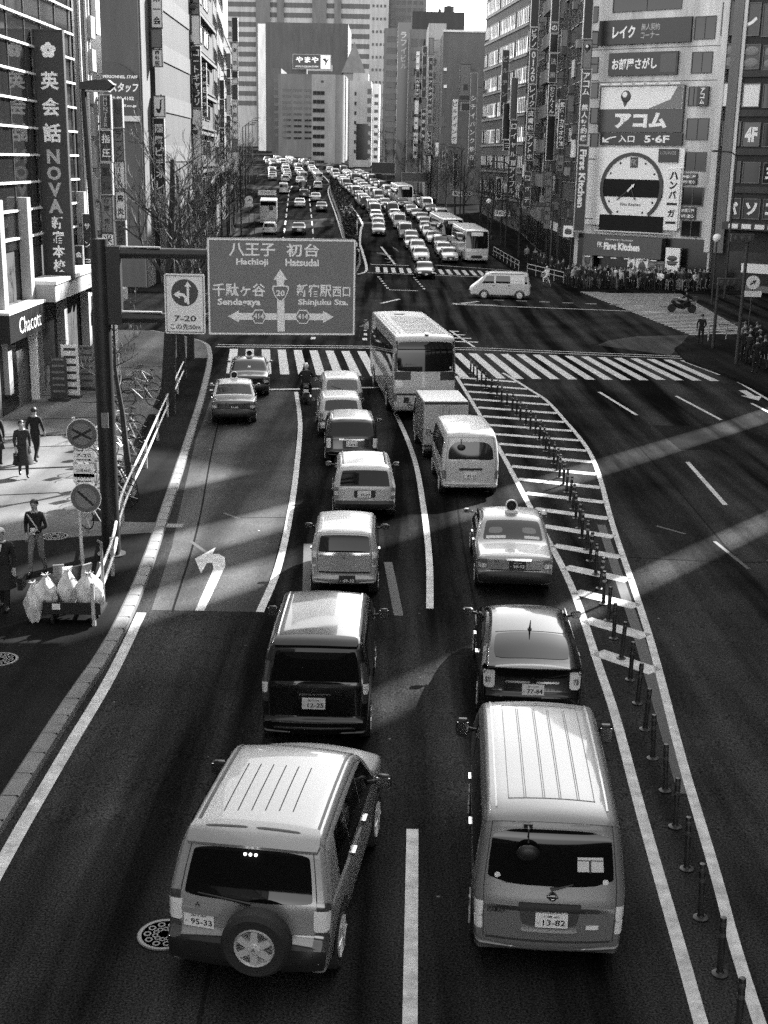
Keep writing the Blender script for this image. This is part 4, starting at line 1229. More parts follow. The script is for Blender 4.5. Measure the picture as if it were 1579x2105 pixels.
def place(o, x, y, yaw, dz=0):
    """yaw in degrees clockwise seen from above; sits on the sloping road"""
    s_ = math.atan2(zg(y + 2.2) - zg(y - .2), 2.4) if abs(yaw) < 45 else 0
    o.location = (x, y, zg(y) + .004 + dz)
    o.rotation_euler = (s_ * math.cos(R(yaw)), 0, -R(yaw))
    return o

def car(name, label, cat, sp, group=None):
    """builds a car from a spec; rear bumper at y=0, nose towards +y"""
    root = thing(name, label, cat, group=group)
    sh = Shell(sp['keys'], sp['W'], sp['belt'], sp.get('tum', .16), sp.get('tr', .06), sp.get('tf', .1), sp.get('res', 1))
    pm = sp['paint']
    mb = MB()
    sh.body(mb)
    body = mb.build('body', pm, root, 32)
    g = sp.get('glass', GLASS)
    if 'roof_paint' in sp:
        m = MB(); a, b = sp['roof']; sh.panel(m, sh.ty(a), sh.ty(b), -.97, .97, .004, 8, 10); m.build('roof', sp['roof_paint'], root, 40)
    if 'rear_glass' in sp:
        k, a, b, v, rd = sp['rear_glass']
        f = sh.rz if k == 'z' else sh.ty
        m = MB(); sh.panel(m, f(a), f(b), -v, v, .006, 8, 12, rd); o = m.build('rear_window', g, root, 40)
        if sp.get('wiper'):
            x0, t0, x1, t1 = sp['wiper']
            p, q = sh.at(f(a) + (f(b) - f(a)) * t0, x0, .03), sh.at(f(a) + (f(b) - f(a)) * t1, x1, .03)
            MB().tube([p, q], [.018, .009], 5).build('wiper', TRIM, root)
    if 'windscreen' in sp:
        a, b, v = sp['windscreen']
        m = MB(); sh.panel(m, sh.ty(a), sh.ty(b), -v, v, .006, 6, 10, .1); m.build('windscreen', g, root, 40)
    for q in sp.get('side_glass', []):
        for sg in (-1, 1):
            m = MB(); sh.side(m, sg, q, .006); m.build('side_window', g, root, 40)
    for (z0, z1, v0, v1, mt) in sp.get('lights', []):
        for sg in (-1, 1):
            m = MB(); sh.panel(m, sh.rz(z0), sh.rz(z1), sg * v0, sg * v1, .012, 5, 6, .12); m.build('tail_light', mt, root, 40)
    for (z0, z1, v0, v1, mt) in sp.get('front', []):
        for sg in (-1, 1):
            m = MB(); sh.panel(m, sh.fz(z0), sh.fz(z1), sg * v0, sg * v1, .012, 4, 5, .15); m.build('headlight', mt, root, 40)
    if 'grille' in sp:
        z0, z1, v = sp['grille']
        m = MB(); sh.panel(m, sh.fz(z0), sh.fz(z1), -v, v, .01, 3, 8, .1); m.build('grille', TRIM, root, 40)
        m = MB(); sh.panel(m, sh.fz(z1 * .62), sh.fz(z1 * .62 + .12), -.16, .16, .014, 1, 3); m.build('licence_plate', PLATE, root)
    for (z0, z1, v, off, mt, nm) in sp.get('bands', []):
        m = MB(); sh.panel(m, sh.rz(z0), sh.rz(z1), -v, v, off, 4, 12, .05); m.build(nm, mt, root, 40)
    for (z0, z1, v, off, mt, nm) in sp.get('fbands', []):
        m = MB(); sh.panel(m, sh.fz(z0), sh.fz(z1), -v, v, off, 4, 12, .05); m.build(nm, mt, root, 40)
    if 'seams' in sp:
        m = MB()
        for (k, a, v) in sp['seams']:
            f = sh.rz(a) if k == 'z' else sh.ty(a)
            sh.panel(m, f - .05, f + .05, -v, v, .003, 1, 12)
        for (y0, z0, y1, z1) in sp.get('door_seams', []):
            for sg in (-1, 1): seam_side(m, sh, sg, y0, z0, y1, z1)
        m.build('panel_gap', SEAM, root)
    if 'gate' in sp:
        z0, z1, v = sp['gate']
        m = MB()
        for sg in (-1, 1): sh.panel(m, sh.rz(z0), sh.rz(z1), sg * v, sg * (v + .012), .003, 10, 1)
        m.build('gate_gap', SEAM, root)
    for (y, z) in sp.get('handles', []):
        for sg in (-1, 1):
            MB().box((sg * (sh.w(y, z) + .018), y, z), (.035, .17, .035)).build('door_handle', sp.get('handle_mat', CHROME), root)
    r = sp.get('wr', .3)
    for y in sp['axles']:
        for sg in (-1, 1): wheel(root, sg * (sp['W'] / 2 - .1), y, r, .2, sg, simple=sp.get('res', 1) < 1)
    arches(root, sh, sp['axles'], r)
    if 'mirrors' in sp:
        y, z, mm, sz = sp['mirrors']
        for sg in (-1, 1): mirror(root, sg * (sh.w(y, z) + sz[0] * .5 + .06), y, z, sg, mm, sz)
    if 'plate' in sp:
        z, v, top, num, dk = sp['plate']
        plate(root, sh, sh.rz(z), v, top, num, dk)
    return root, sh

def on_skin(sh, f, v, off=0):
    p, n = Vector(sh.at(f, v)), sh.normal(f, v)
    return p + n * off, n
def rear_text(root, sh, f, v, body, wd, ht, m, name='lettering', bold=.02):
    p, n = on_skin(sh, f, v, .006)
    t = MB()
    text_into(t, body, (0, 0), wd, ht, 0, bold)
    o = t.build(name, m, root)
    o.location = p
    o.rotation_euler = (-math.atan2(n.z, -n.y), 0, 0)
    return o
def hb(L, H, belt, rake, roof_f, ws_f, hood, bump=.07, zb=.6, c=.06):
    return [(.06, .33, .05, .03), (0, .42, .05, c), (0, zb - .03, .04, c), (bump, zb, .03, c), (bump + .02, belt, .08, c), (bump + rake, H - .1, .1, .05), (bump + rake + .18, H - .02, .15, .04),
            (L * .4, H, .4, .04), (roof_f, H - .03, .25, .05), (ws_f, hood + .06, .15, .08), (L - .25, hood - .08, .2, .1), (L, hood - .28, .12, .1), (L, .42, .1, .1), (L - .15, .28, .08, .05), (.2, .3, .05, 0)]
def sedan(L, H, deck, belt, c=.06):
    return [(.06, .32, .05, .03), (-.02, .4, .05, c), (-.02, .58, .04, c), (.04, .6, .03, c), (.03, deck - .06, .06, c), (.16, deck, .1, .05), (L * .225, deck + .04, .15, .05), (L * .345, H - .05, .2, .04), (L * .45, H, .3, .04),
            (L * .59, H - .03, .25, .05), (L * .73, belt + .03, .2, .08), (L - .25, belt - .1, .2, .1), (L, belt - .28, .12, .1), (L, .4, .1, .1), (L - .15, .25, .08, .05), (.2, .28, .05, 0)]

# ---------------------------------------------------------------- silver off-roader with a spare wheel
root, sh = car('off_road_car', 'silver off-road estate with a spare wheel on its tailgate, nearest on the left', 'car', dict(
    W=1.86, belt=1.16, tum=.17, tr=.05, paint=P_SILVER, axles=(.85, 3.55), wr=.37,
    keys=[(.06, .38, .06, .05), (-.03, .5, .06, .08), (-.03, .74, .05, .08), (.1, .8, .04, .07), (.1, 1.14, .1, .07), (.36, 1.74, .12, .06), (.55, 1.83, .2, .05), (1.6, 1.87, .5, .05), (2.7, 1.84, .35, .05),
          (3.35, 1.25, .15, .08), (4.25, 1.1, .2, .1), (4.5, .88, .15, .12), (4.5, .45, .1, .12), (4.3, .34, .1, .05), (.2, .34, .05, 0)],
    rear_glass=('z', 1.17, 1.68, .8, .3), wiper=(.05, -.1, -.62, .3), windscreen=(2.78, 3.28, .85),
    side_glass=[((.7, 1.22), (1.34, 1.22), (1.36, 1.7), (.84, 1.7)), ((1.38, 1.22), (2.14, 1.22), (2.14, 1.71), (1.4, 1.71)), ((2.18, 1.22), (3.08, 1.22), (2.62, 1.69), (2.18, 1.71))],
    lights=[(.86, 1.12, .82, 1.0, LAMP_C), (.72, .85, .83, 1.0, LAMP_D), (1.12, 1.22, .85, 1.0, LAMP_D)],
    bands=[(.42, .76, .99, .02, TRIM, 'bumper')], seams=[('z', .83, .84), ('y', 2.75, .9)], gate=(.84, 1.72, .845),
    door_seams=[(1.36, .5, 1.36, 1.2), (2.16, .45, 2.16, 1.2), (3.1, .5, 3.1, 1.2)], handles=[(1.52, 1.08), (2.32, 1.06)],
    mirrors=(2.95, 1.27, TRIM, (.22, .12, .19))))
suv = root
m = MB(); sh.panel(m, sh.rz(1.7), sh.ty(.62), -.93, .93, .05, 5, 10, .06, thick=.09); sp_ = m.build('spoiler', P_SILVER, root, 40)
m = MB(); sh.panel(m, sh.ty(.5), sh.ty(.53), -.72, -.1, .053, 2, 6, .3); sh.panel(m, sh.ty(.5), sh.ty(.53), .02, .66, .053, 2, 6, .3); m.build('spoiler_slot', TRIM, sp_)
for sg in (-1, 1):
    m = MB(); sh.panel(m, sh.ty(.62), sh.ty(2.75), sg * .86, sg * .9, .012, 12, 1); m.build('roof_rail', TRIM, root)
m = MB()
for k in range(6):
    v = -.58 + k * .2
    sh.panel(m, sh.ty(.85 + .02 * k), sh.ty(2.0), v, v + .014, .004, 8, 1)
m.build('roof_rib', SEAM, root)
m = MB()
for k in (-.06, 0, .06):
    m.ball((k, -.02, 0), .016, 8, 5)
p, n = on_skin(sh, sh.rz(1.64), 0, .01)
m.build('brake_lamp', BEACON, root, loc=p)
# spare wheel
m = MB().lathe([(.2, -.1), (.33, -.12), (.375, -.07), (.375, .09), (.3, .12)], 32, axis='y')
sw = m.build('spare_wheel', TYRE, root, 40, (.17, -.16, .87))
m = MB().lathe([(.225, -.1), (.215, -.125), (.19, -.09), (.02, -.085)], 28, axis='y').mi(0)
for k in range(6):
    a = k * math.pi / 3 + .5
    c, s_ = math.cos(a), math.sin(a)
    m.plate([(c * .04 - s_ * .045, s_ * .04 + c * .045), (c * .04 + s_ * .045, s_ * .04 - c * .045), (c * .2 + s_ * .034, s_ * .2 - c * .034), (c * .2 - s_ * .034, s_ * .2 + c * .034)], -.118, -.06)
m.lathe([(.075, -.1), (.07, -.13), (.04, -.14), (.005, -.14)], 18, axis='y')
for k in range(6):
    a = k * math.pi / 3
    m.ball((math.cos(a) * .056, -.135, math.sin(a) * .056), .011, 6, 4)
rm = m.build('rim', RIM, sw, 40)
m = MB()
for k in range(6):
    a = k * math.pi / 3 + .5 + math.pi / 6
    c, s_ = math.cos(a), math.sin(a)
    m.plate([(c * .09, s_ * .09), (c * .18 + s_ * .05, s_ * .18 - c * .05), (c * .19, s_ * .19), (c * .18 - s_ * .05, s_ * .18 + c * .05)], -.094, -.09)
m.build('rim_opening', TRIM, rm)
m = MB()
for k in range(3):
    a = math.pi / 2 + k * 2 * math.pi / 3
    m.plate([(0, 0), (math.cos(a - .5) * .014, math.sin(a - .5) * .014), (math.cos(a) * .026, math.sin(a) * .026), (math.cos(a + .5) * .014, math.sin(a + .5) * .014)], -.146, -.142)
m.build('emblem', TRIM, rm)
p, n = on_skin(sh, sh.rz(1.08), -.62, .008)
m = MB()
for k in range(3):
    a = math.pi / 2 + k * 2 * math.pi / 3
    m.plate([(0, 0), (math.cos(a - .5) * .018, math.sin(a - .5) * .018), (math.cos(a) * .034, math.sin(a) * .034), (math.cos(a + .5) * .018, math.sin(a + .5) * .018)], -.004, 0)
m.build('emblem', TRIM, root, loc=p)
m = MB(); sh.panel(m, sh.rz(.98), sh.rz(1.05), -.82, -.32, .05, 2, 6, .2); m.build('plate_hood', P_SILVER, root, 40)
plate(root, sh, sh.rz(.9), -.6, '品川 300', '95-33', wd=.35)
place(root, -1.42, 11.95, 8)

# ---------------------------------------------------------------- silver van, nearest on the right
root, sh = car('van', 'silver long-roofed van with a wide black rear window, nearest on the right', 'van', dict(
    W=1.72, belt=1.16, tum=.14, tr=.04, paint=P_VAN, axles=(.95, 3.6), wr=.33,
    keys=[(.06, .36, .05, .05), (0, .45, .06, .08), (-.01, .95, .1, .08), (.05, 1.17, .12, .08), (.2, 1.8, .14, .06), (.3, 1.93, .12, .05), (.6, 1.985, .25, .045), (2.0, 2.0, .4, .045), (3.5, 1.96, .4, .05), (4.3, 1.25, .2, .1),
          (4.62, .95, .15, .12), (4.68, .45, .1, .1), (4.5, .26, .1, .03), (.2, .28, .05, 0)],
    rear_glass=('z', 1.19, 1.8, .86, .42), wiper=(.0, -.12, .3, .12), windscreen=(3.58, 4.2, .86),
    side_glass=[((.4, 1.2), (1.55, 1.2), (1.57, 1.74), (.5, 1.74)), ((1.63, 1.2), (2.75, 1.2), (2.75, 1.75), (1.64, 1.75)), ((2.85, 1.2), (3.95, 1.15), (3.4, 1.74), (2.85, 1.75))],
    lights=[(.78, .98, .9, 1.0, LAMP_C), (.98, 1.18, .9, 1.0, LAMP_R), (.62, .77, .91, 1.0, LAMP_C)],
    bands=[(.9, .955, .88, .014, CHROME, 'trim_strip'), (.93, 1.0, .42, .035, TRIM, 'plate_hood')],
    seams=[('z', 1.87, .9), ('z', .52, .86)], gate=(.52, 1.87, .885), door_seams=[(1.6, .4, 1.6, 1.7), (2.8, .4, 2.8, 1.7), (4.0, .5, 3.98, 1.15)], handles=[(1.75, 1.0), (2.95, 1.0)],
    mirrors=(3.75, 1.35, TRIM, (.2, .14, .28))))
m = MB()
for v in (-.66, -.42, -.39, -.13, -.1, .12, .15, .4, .43, .66):
    sh.panel(m, sh.ty(.62), sh.ty(3.2), v, v + .012, .004, 10, 1)
for y_ in (.6, 3.2):
    sh.panel(m, sh.ty(y_), sh.ty(y_ + .012), -.66, .68, .004, 1, 14)
m.build('roof_rib', mat('soft_groove', .09, .5), root)
for sg in (-1, 1):
    m = MB(); sh.panel(m, sh.ty(.45), sh.ty(3.5), sg * .83, sg * .86, .01, 12, 1); m.build('roof_gutter', P_PALE, root, 40)
m = MB(); sh.panel(m, sh.rz(.7), sh.rz(.92), -.4, .4, .008, 5, 8, .2); m.build('plate_recess', P_GREY, root, 40)
m = MB(); sh.panel(m, sh.rz(.665), sh.rz(.7), -.38, .38, .045, 3, 8, .3, thick=.05); m.build('tailgate_handle', P_PALE, root, 40)
plate(root, sh, sh.rz(.81), .03, '川崎 400', '13-82', wd=.36)
p, n = on_skin(sh, sh.rz(1.08), .03, .012)
m = MB().lathe([(.052, -.004), (.05, -.014), (.036, -.014), (.034, -.004)], 20, axis='y'); m.box((0, -.012, 0), (.13, .012, .022)); m.build('emblem', CHROME, root, 30, p)
rear_text(root, sh, sh.rz(.875), -.66, 'CARAVAN', .3, .04, INK)
m = MB(); sh.panel(m, sh.rz(.69), sh.rz(.74), .5, .68, .01, 1, 2, .1); m.build('badge', PLATE, root)
for v, z in ((-.72, 1.28), (.74, 1.25)):
    p, n = on_skin(sh, sh.rz(z), v, .009)
    o = MB().lathe([(.035, 0), (.034, -.004), (.001, -.004)], 16, axis='y').build('sticker', PLATE, root, loc=p)
p, n = on_skin(sh, sh.rz(1.83), -.36, .02)
m = MB().tube([p, p + Vector((0, -.12, .02)), p + Vector((0, -.16, -.12))], .014, 6)
m.ball(tuple(p + Vector((0, -.17, -.24))), .13, 12, 8, (1, .35, .75)); m.box(tuple(p), (.1, .03, .05))
m.build('rear_view_mirror', TRIM, root, 40)
m = MB(); sh.panel(m, sh.rz(1.36), sh.rz(1.52), .36, .72, .009, 2, 3); m.build('paper_sheet', mat('paper', .6, .7), root)
m = MB(); sh.panel(m, sh.rz(1.35), sh.rz(1.48), .52, .55, .011, 2, 1); sh.panel(m, sh.rz(1.48), sh.rz(1.49), .36, .72, .011, 1, 3); m.build('paper_print', TRIM, root)
place(root, 1.93, 12.4, 3.2)

# ---------------------------------------------------------------- black minivan
root, sh = car('minivan', 'black minivan with a chrome strip along its rear bumper, ahead of the off-road car', 'minivan', dict(
    W=1.72, belt=1.15, tum=.15, tr=.05, paint=P_BLACK, axles=(.85, 3.6), wr=.32,
    keys=hb(4.6, 1.84, 1.15, .2, 3.0, 3.95, 1.0, .06, .62, .07), rear_glass=('z', 1.17, 1.68, .84, .3), windscreen=(3.08, 3.9, .86),
    side_glass=[((.45, 1.15), (1.5, 1.15), (1.52, 1.66), (.6, 1.66)), ((1.56, 1.15), (2.5, 1.15), (2.5, 1.67), (1.57, 1.67)), ((2.55, 1.15), (3.6, 1.12), (3.0, 1.65), (2.55, 1.67))],
    lights=[(.85, 1.5, .88, 1.0, LAMP_D), (1.0, 1.18, .9, 1.0, LAMP_C)], bands=[(.45, .475, .8, .012, CHROME, 'trim_strip'), (.55, .57, .84, .01, P_GREY, 'trim_strip'), (.98, 1.005, .3, .012, CHROME, 'trim_strip')],
    seams=[('z', .63, .86)], gate=(.63, 1.7, .87), door_seams=[(1.53, .4, 1.53, 1.6), (2.52, .4, 2.52, 1.6)], mirrors=(3.45, 1.22, TRIM, (.2, .1, .2)), plate=(.86, -.02, '品川 500', '12-25', False)))
m = MB(); sh.panel(m, sh.rz(1.72), sh.ty(.45), -.9, .9, .05, 4, 10, .1, thick=.08); m.build('spoiler', P_BLACK, root, 40)
p, n = on_skin(sh, sh.rz(1.05), -.02, .012)
MB().plate([(-.06, .05), (-.045, -.05), (-.03, -.05), (-.025, -.005), (.025, -.005), (.03, -.05), (.045, -.05), (.06, .05), (.045, .05), (.04, .012), (-.04, .012), (-.045, .05)], -.008, 0).build('emblem', CHROME, root, loc=p)
for sg in (-1, 1):
    m = MB(); sh.panel(m, sh.ty(.5), sh.ty(3.0), sg * .84, sg * .87, .012, 10, 1); m.build('roof_rail', CHROME, root)
place(root, -1.02, 18.05, .8)

# ---------------------------------------------------------------- black hatchback with clear tail lamps
root, sh = car('hatchback', 'black sloping-backed hatchback with clear tail lamps and a roof aerial', 'car', dict(
    W=1.73, belt=.98, tum=.24, tr=.08, paint=P_BLACK, axles=(.85, 3.5), wr=.31,
    keys=[(.08, .33, .05, .04), (0, .43, .05, .09), (0, .62, .05, .09), (.05, .66, .04, .09), (.1, .98, .05, .08), (.06, 1.1, .04, .08), (.2, 1.14, .06, .07), (.85, 1.36, .3, .05), (1.7, 1.48, .5, .05), (2.3, 1.47, .3, .05),
          (3.5, .98, .3, .09), (4.2, .78, .2, .12), (4.43, .58, .12, .14), (4.43, .4, .1, .12), (4.3, .25, .08, .05), (.2, .28, .05, 0)],
    rear_glass=('y', .3, 1.0, .84, .15), windscreen=(2.4, 3.4, .88), side_glass=[((1.0, 1.0), (2.05, 1.0), (2.05, 1.36), (1.25, 1.28)), ((2.1, 1.0), (3.2, .98), (2.55, 1.34), (2.1, 1.36))],
    lights=[(.72, 1.0, .76, .98, LAMP_C), (.8, .9, .84, .95, LAMP_R)],
    bands=[(.9, 1.06, .72, .01, GLASS, 'lower_window'), (.82, .85, .55, .012, CHROME, 'trim_strip'), (1.085, 1.12, .8, .02, P_SILVER, 'spoiler')],
    seams=[('z', .66, .86), ('y', 1.05, .84)], mirrors=(3.05, 1.05, TRIM, (.2, .1, .14)), plate=(.72, .02, '品川 330', '77-84', False), handles=[(1.35, .88), (2.3, .88)]))
p, n = on_skin(sh, sh.ty(1.12), 0, 0)
MB().tube([p, p + Vector((0, -.12, .2))], [.02, .006], 6).ball(tuple(p), .04, 8, 5, (1, 1.5, .6)).build('aerial', TRIM, root, 40)
p, n = on_skin(sh, sh.rz(.86), .02, .014)
m = MB().lathe([(.06, -.004), (.058, -.012), (.046, -.012), (.044, -.004)], 18, axis='y'); m.box((0, -.008, .01), (.03, .008, .08)); m.build('emblem', CHROME, root, 30, p)
place(root, 2.48, 19.15, 2.3)

# ---------------------------------------------------------------- pale taxi
def roof_sign(root, sh, y, m_=None):
    p, n = on_skin(sh, sh.ty(y), 0, .0)
    o = MB().lathe([(.13, -.03), (.14, -.01), (.14, .03), (.12, .05)], 20, axis='y').box((0, .01, -.14), (.3, .14, .05)).build('roof_sign', m_ or mat('lamp_white', .75, .4), root, 40, p + Vector((0, 0, .16)))
    t = MB()
    t.plate([(-.06, -.05), (0, .08), (.06, -.05), (.035, -.05), (0, .03), (-.035, -.05)], -.036, -.032)
    t.lathe([(.115, -.032), (.115, -.036), (.1, -.036), (.1, -.032)], 20, axis='y')
    t.build('emblem', INK, o)
def taxi_spec(paint, **k):
    d = dict(W=1.7, belt=.94, tum=.2, tr=.05, paint=paint, axles=(.95, 3.75), wr=.31, keys=sedan(4.6, 1.5, .98, .95), rear_glass=('y', 1.08, 1.54, .83, .12), windscreen=(2.8, 3.3, .85),
             side_glass=[((1.6, .98), (2.3, .98), (2.3, 1.38), (1.85, 1.38)), ((2.36, .98), (3.2, .98), (2.8, 1.36), (2.36, 1.38))],
             lights=[(.66, .88, .76, 1.0, LAMP_R), (.68, .78, .78, .98, LAMP_C)], bands=[(.36, .6, .99, .03, TRIM, 'bumper')],
             seams=[('y', .18, .9), ('z', .64, .7)], door_seams=[(2.33, .35, 2.33, .98), (1.5, .5, 1.7, 1.0)], mirrors=(3.9, 1.02, CHROME, (.16, .09, .12)), handles=[(1.75, .86), (2.5, .86)])
    d.update(k)
    return d
root, sh = car('taxi', 'pale taxi with a round roof sign, in the right hand queue behind the white van', 'taxi', taxi_spec(P_SILVER, plate=(.76, .05, '品川 500', '38-52', True), glass=GLASS2))
roof_sign(root, sh, 1.95)
m = MB(); sh.panel(m, sh.rz(.86), sh.rz(.9), -.25, .42, .016, 1, 6); m.build('trim_strip', CHROME, root)
m = MB(); sh.panel(m, sh.ty(1.1), sh.ty(1.17), -.75, -.2, .009, 1, 4); sh.panel(m, sh.ty(1.1), sh.ty(1.17), .32, .74, .009, 1, 4); m.build('sticker', mat('paper', .6, .7), root)
m = MB(); sh.panel(m, sh.ty(1.22), sh.ty(1.36), -.7, -.3, .009, 3, 4, .3); sh.panel(m, sh.ty(1.22), sh.ty(1.36), .28, .68, .009, 3, 4, .3); m.build('seat_back', P_GREY, root)
rear_text(root, sh, sh.rz(.83), -.5, '個人', .12, .05, INK)
place(root, 2.9, 26.3, 1.5)

# ---------------------------------------------------------------- silver small car
root, sh = car('small_car', 'small tall silver car with a black number plate, between black minivan and estate', 'car', dict(
    W=1.48, belt=1.0, tum=.15, tr=.07, paint=P_PALE, axles=(.6, 2.95), wr=.28, keys=hb(3.4, 1.52, 1.02, .14, 2.2, 2.9, .98, .05, .52), rear_glass=('z', 1.05, 1.4, .82, .15), windscreen=(2.26, 2.85, .86),
    side_glass=[((.4, 1.0), (1.3, 1.0), (1.3, 1.38), (.5, 1.38)), ((1.35, 1.0), (2.5, .98), (2.2, 1.37), (1.35, 1.38))], lights=[(.72, 1.06, .86, 1.0, LAMP_C), (.76, .92, .88, 1.0, LAMP_R)],
    bands=[(.98, 1.035, .8, .014, CHROME, 'trim_strip')], seams=[('z', .6, .8), ('z', 1.43, .86)], gate=(.6, 1.43, .84), mirrors=(2.35, 1.05, P_BLACK, (.2, .1, .13)), plate=(.46, .1, '', '49-32', True), handles=[(.9, .92)]))
rear_text(root, sh, sh.rz(.92), 0, '◇', .07, .06, INK, 'emblem')
place(root, -.84, 26.0, -.5)

# ---------------------------------------------------------------- white van in the right hand queue
root, sh = car('white_van', 'white van with a round mirror over its rear window, behind the box truck', 'van', dict(
    W=1.7, belt=1.12, tum=.14, tr=.05, paint=P_WHITE, axles=(.9, 3.5), wr=.32, keys=hb(4.6, 1.97, 1.14, .16, 3.5, 4.3, 1.1, .03, .5, .07), rear_glass=('z', 1.16, 1.68, .82, .3), windscreen=(3.58, 4.2, .86), glass=GLASS2,
    side_glass=[((.4, 1.15), (1.5, 1.15), (1.52, 1.7), (.5, 1.7)), ((1.6, 1.15), (2.6, 1.15), (2.6, 1.7), (1.6, 1.7)), ((2.7, 1.15), (3.9, 1.1), (3.4, 1.7), (2.7, 1.7))],
    lights=[(.6, .85, .9, 1.0, LAMP_R)], bands=[(.86, .92, .42, .02, TRIM, 'plate_hood')], seams=[('z', .5, .86), ('z', 1.8, .9)], gate=(.5, 1.8, .88), door_seams=[(1.55, .4, 1.55, 1.7), (2.65, .4, 2.65, 1.7)],
    mirrors=(3.7, 1.3, TRIM, (.18, .12, .24)), plate=(.72, .0, '', '82-63', False)))
p, n = on_skin(sh, sh.rz(1.74), -.4, .02)
MB().tube([p, p + Vector((0, -.14, .02)), p + Vector((0, -.16, -.1))], .014, 6).ball(tuple(p + Vector((0, -.17, -.2))), .12, 12, 8, (1, .35, .8)).build('rear_view_mirror', TRIM, root, 40)
place(root, 2.5, 35.7, -2.5)

# ---------------------------------------------------------------- estates and hatchbacks of the middle queue
root, sh = car('estate_car', 'pale estate car with roof rails and a black rear bumper, in the middle queue', 'car', dict(
    W=1.7, belt=.93, tum=.18, tr=.06, paint=P_PALE, axles=(.85, 3.4), wr=.3, keys=hb(4.4, 1.5, .95, .3, 2.6, 3.35, .95, .06, .55), rear_glass=('z', .97, 1.36, .84, .12), windscreen=(2.68, 3.3, .86),
    side_glass=[((.6, .95), (1.3, .95), (1.32, 1.36), (.85, 1.36)), ((1.36, .95), (2.1, .95), (2.1, 1.37), (1.37, 1.37)), ((2.15, .95), (3.1, .93), (2.65, 1.35), (2.15, 1.37))],
    lights=[(.62, .95, .88, 1.0, LAMP_R), (.72, .82, .89, 1.0, LAMP_C)], bands=[(.36, .58, .99, .02, TRIM, 'bumper'), (.66, .86, .36, .008, SEAM, 'plate_recess')], mirrors=(2.95, 1.0, TRIM, (.18, .1, .13)), plate=(.76, -.02, '', '53-07', False)))
for sg in (-1, 1):
    m = MB()
    pts = [Vector(sh.at(sh.ty(.75 + k * .35), sg * .84, .05 if 0 < k < 5 else 0)) for k in range(6)]
    m.tube(pts, .022, 6); m.build('roof_rail', TRIM, root, 40)
place(root, -.52, 32.8, -2.6)
root, sh = car('estate_car', 'black estate car with a pale roof, ahead of the pale estate', 'car', dict(
    W=1.72, belt=.95, tum=.18, tr=.06, paint=P_BLACK, axles=(.85, 3.4), wr=.3, keys=hb(4.4, 1.52, .97, .32, 2.6, 3.4, .95, .06, .55), rear_glass=('z', .99, 1.4, .86, .12), windscreen=(2.68, 3.3, .86), roof_paint=P_SILVER, roof=(.55, 2.6),
    side_glass=[((.6, .95), (1.5, .95), (1.52, 1.38), (.85, 1.38)), ((1.56, .95), (3.1, .93), (2.65, 1.37), (1.56, 1.38))], lights=[(.6, .92, .84, 1.0, LAMP_C)], bands=[(.84, .9, .5, .012, CHROME, 'trim_strip')],
    mirrors=(2.95, 1.02, P_BLACK, (.2, .1, .15)), plate=(.74, 0, '', '28-61', False)))
place(root, -1.08, 40.0, -3)
root, sh = car('hatchback', 'white three-door hatchback half hidden by the black estate', 'car', dict(
    W=1.62, belt=.95, tum=.16, tr=.07, paint=P_WHITE, axles=(.7, 3.1), wr=.28, keys=hb(3.8, 1.48, .97, .3, 2.3, 3.0, .92, .06, .55), rear_glass=('z', 1.0, 1.36, .8, .25), windscreen=(2.4, 2.95, .86), glass=GLASS2, wiper=(.4, -.1, -.3, .2),
    side_glass=[((.6, .95), (1.9, .95), (1.9, 1.35), (.85, 1.35))], lights=[(.62, .9, .88, 1.0, LAMP_R)], mirrors=(2.7, 1.0, TRIM, (.16, .1, .12)), plate=(.7, 0, '', '64-10', False)))
place(root, -1.6, 44.9, -5)
root, sh = car('hatchback', 'white hatchback with grey rear window at the head of the middle queue', 'car', dict(
    W=1.66, belt=.98, tum=.16, tr=.07, paint=P_WHITE, axles=(.7, 3.2), wr=.29, keys=hb(3.9, 1.5, .98, .25, 2.4, 3.1, .94, .06, .55), rear_glass=('z', 1.02, 1.4, .82, .2), windscreen=(2.5, 3.05, .86), glass=mat('grey_glass', .12, .1), wiper=(.0, 0, -.6, .3),
    side_glass=[((.6, .98), (2.2, .98), (2.2, 1.36), (.85, 1.36))], lights=[(.62, .9, .88, 1.0, LAMP_R)], bands=[(.36, .62, .99, .03, TRIM, 'bumper')], mirrors=(2.7, 1.02, TRIM, (.2, .1, .14))))
place(root, -1.75, 49.9, -5)
# two taxis in the coloured lane
root, sh = car('taxi', 'two-tone taxi with a white roof and dark boot in the left turn lane', 'taxi', taxi_spec(P_DARK, roof_paint=P_WHITE, roof=(1.5, 2.75), plate=(.74, 0, '', '31-08', True), glass=GLASS2))
for sg in (-1, 1):
    m = MB(); sh.side(m, sg, ((1.05, .97), (1.55, .97), (1.83, 1.4), (1.6, 1.42)), .004); m.build('rear_pillar', P_WHITE, root)
m = MB(); sh.panel(m, sh.ty(1.0), sh.ty(1.07), -.9, .9, .008, 1, 8); sh.panel(m, sh.ty(1.08), sh.ty(1.52), -.97, -.85, .008, 4, 2); sh.panel(m, sh.ty(1.08), sh.ty(1.52), .85, .97, .008, 4, 2); m.build('window_surround', P_WHITE, root)
roof_sign(root, sh, 2.2)
place(root, -5.75, 47.0, -6)
root, sh = car('taxi', 'black taxi stopped on the crossing ahead of the two-tone taxi', 'taxi', taxi_spec(P_BLACK, plate=(.74, 0, '', '50-22', True), glass=GLASS2))
roof_sign(root, sh, 2.1)
m = MB(); sh.panel(m, sh.ty(1.2), sh.ty(1.28), -.08, .08, .009, 1, 2); m.build('sticker', PLATE, root)
place(root, -5.85, 53.3, -5.5)

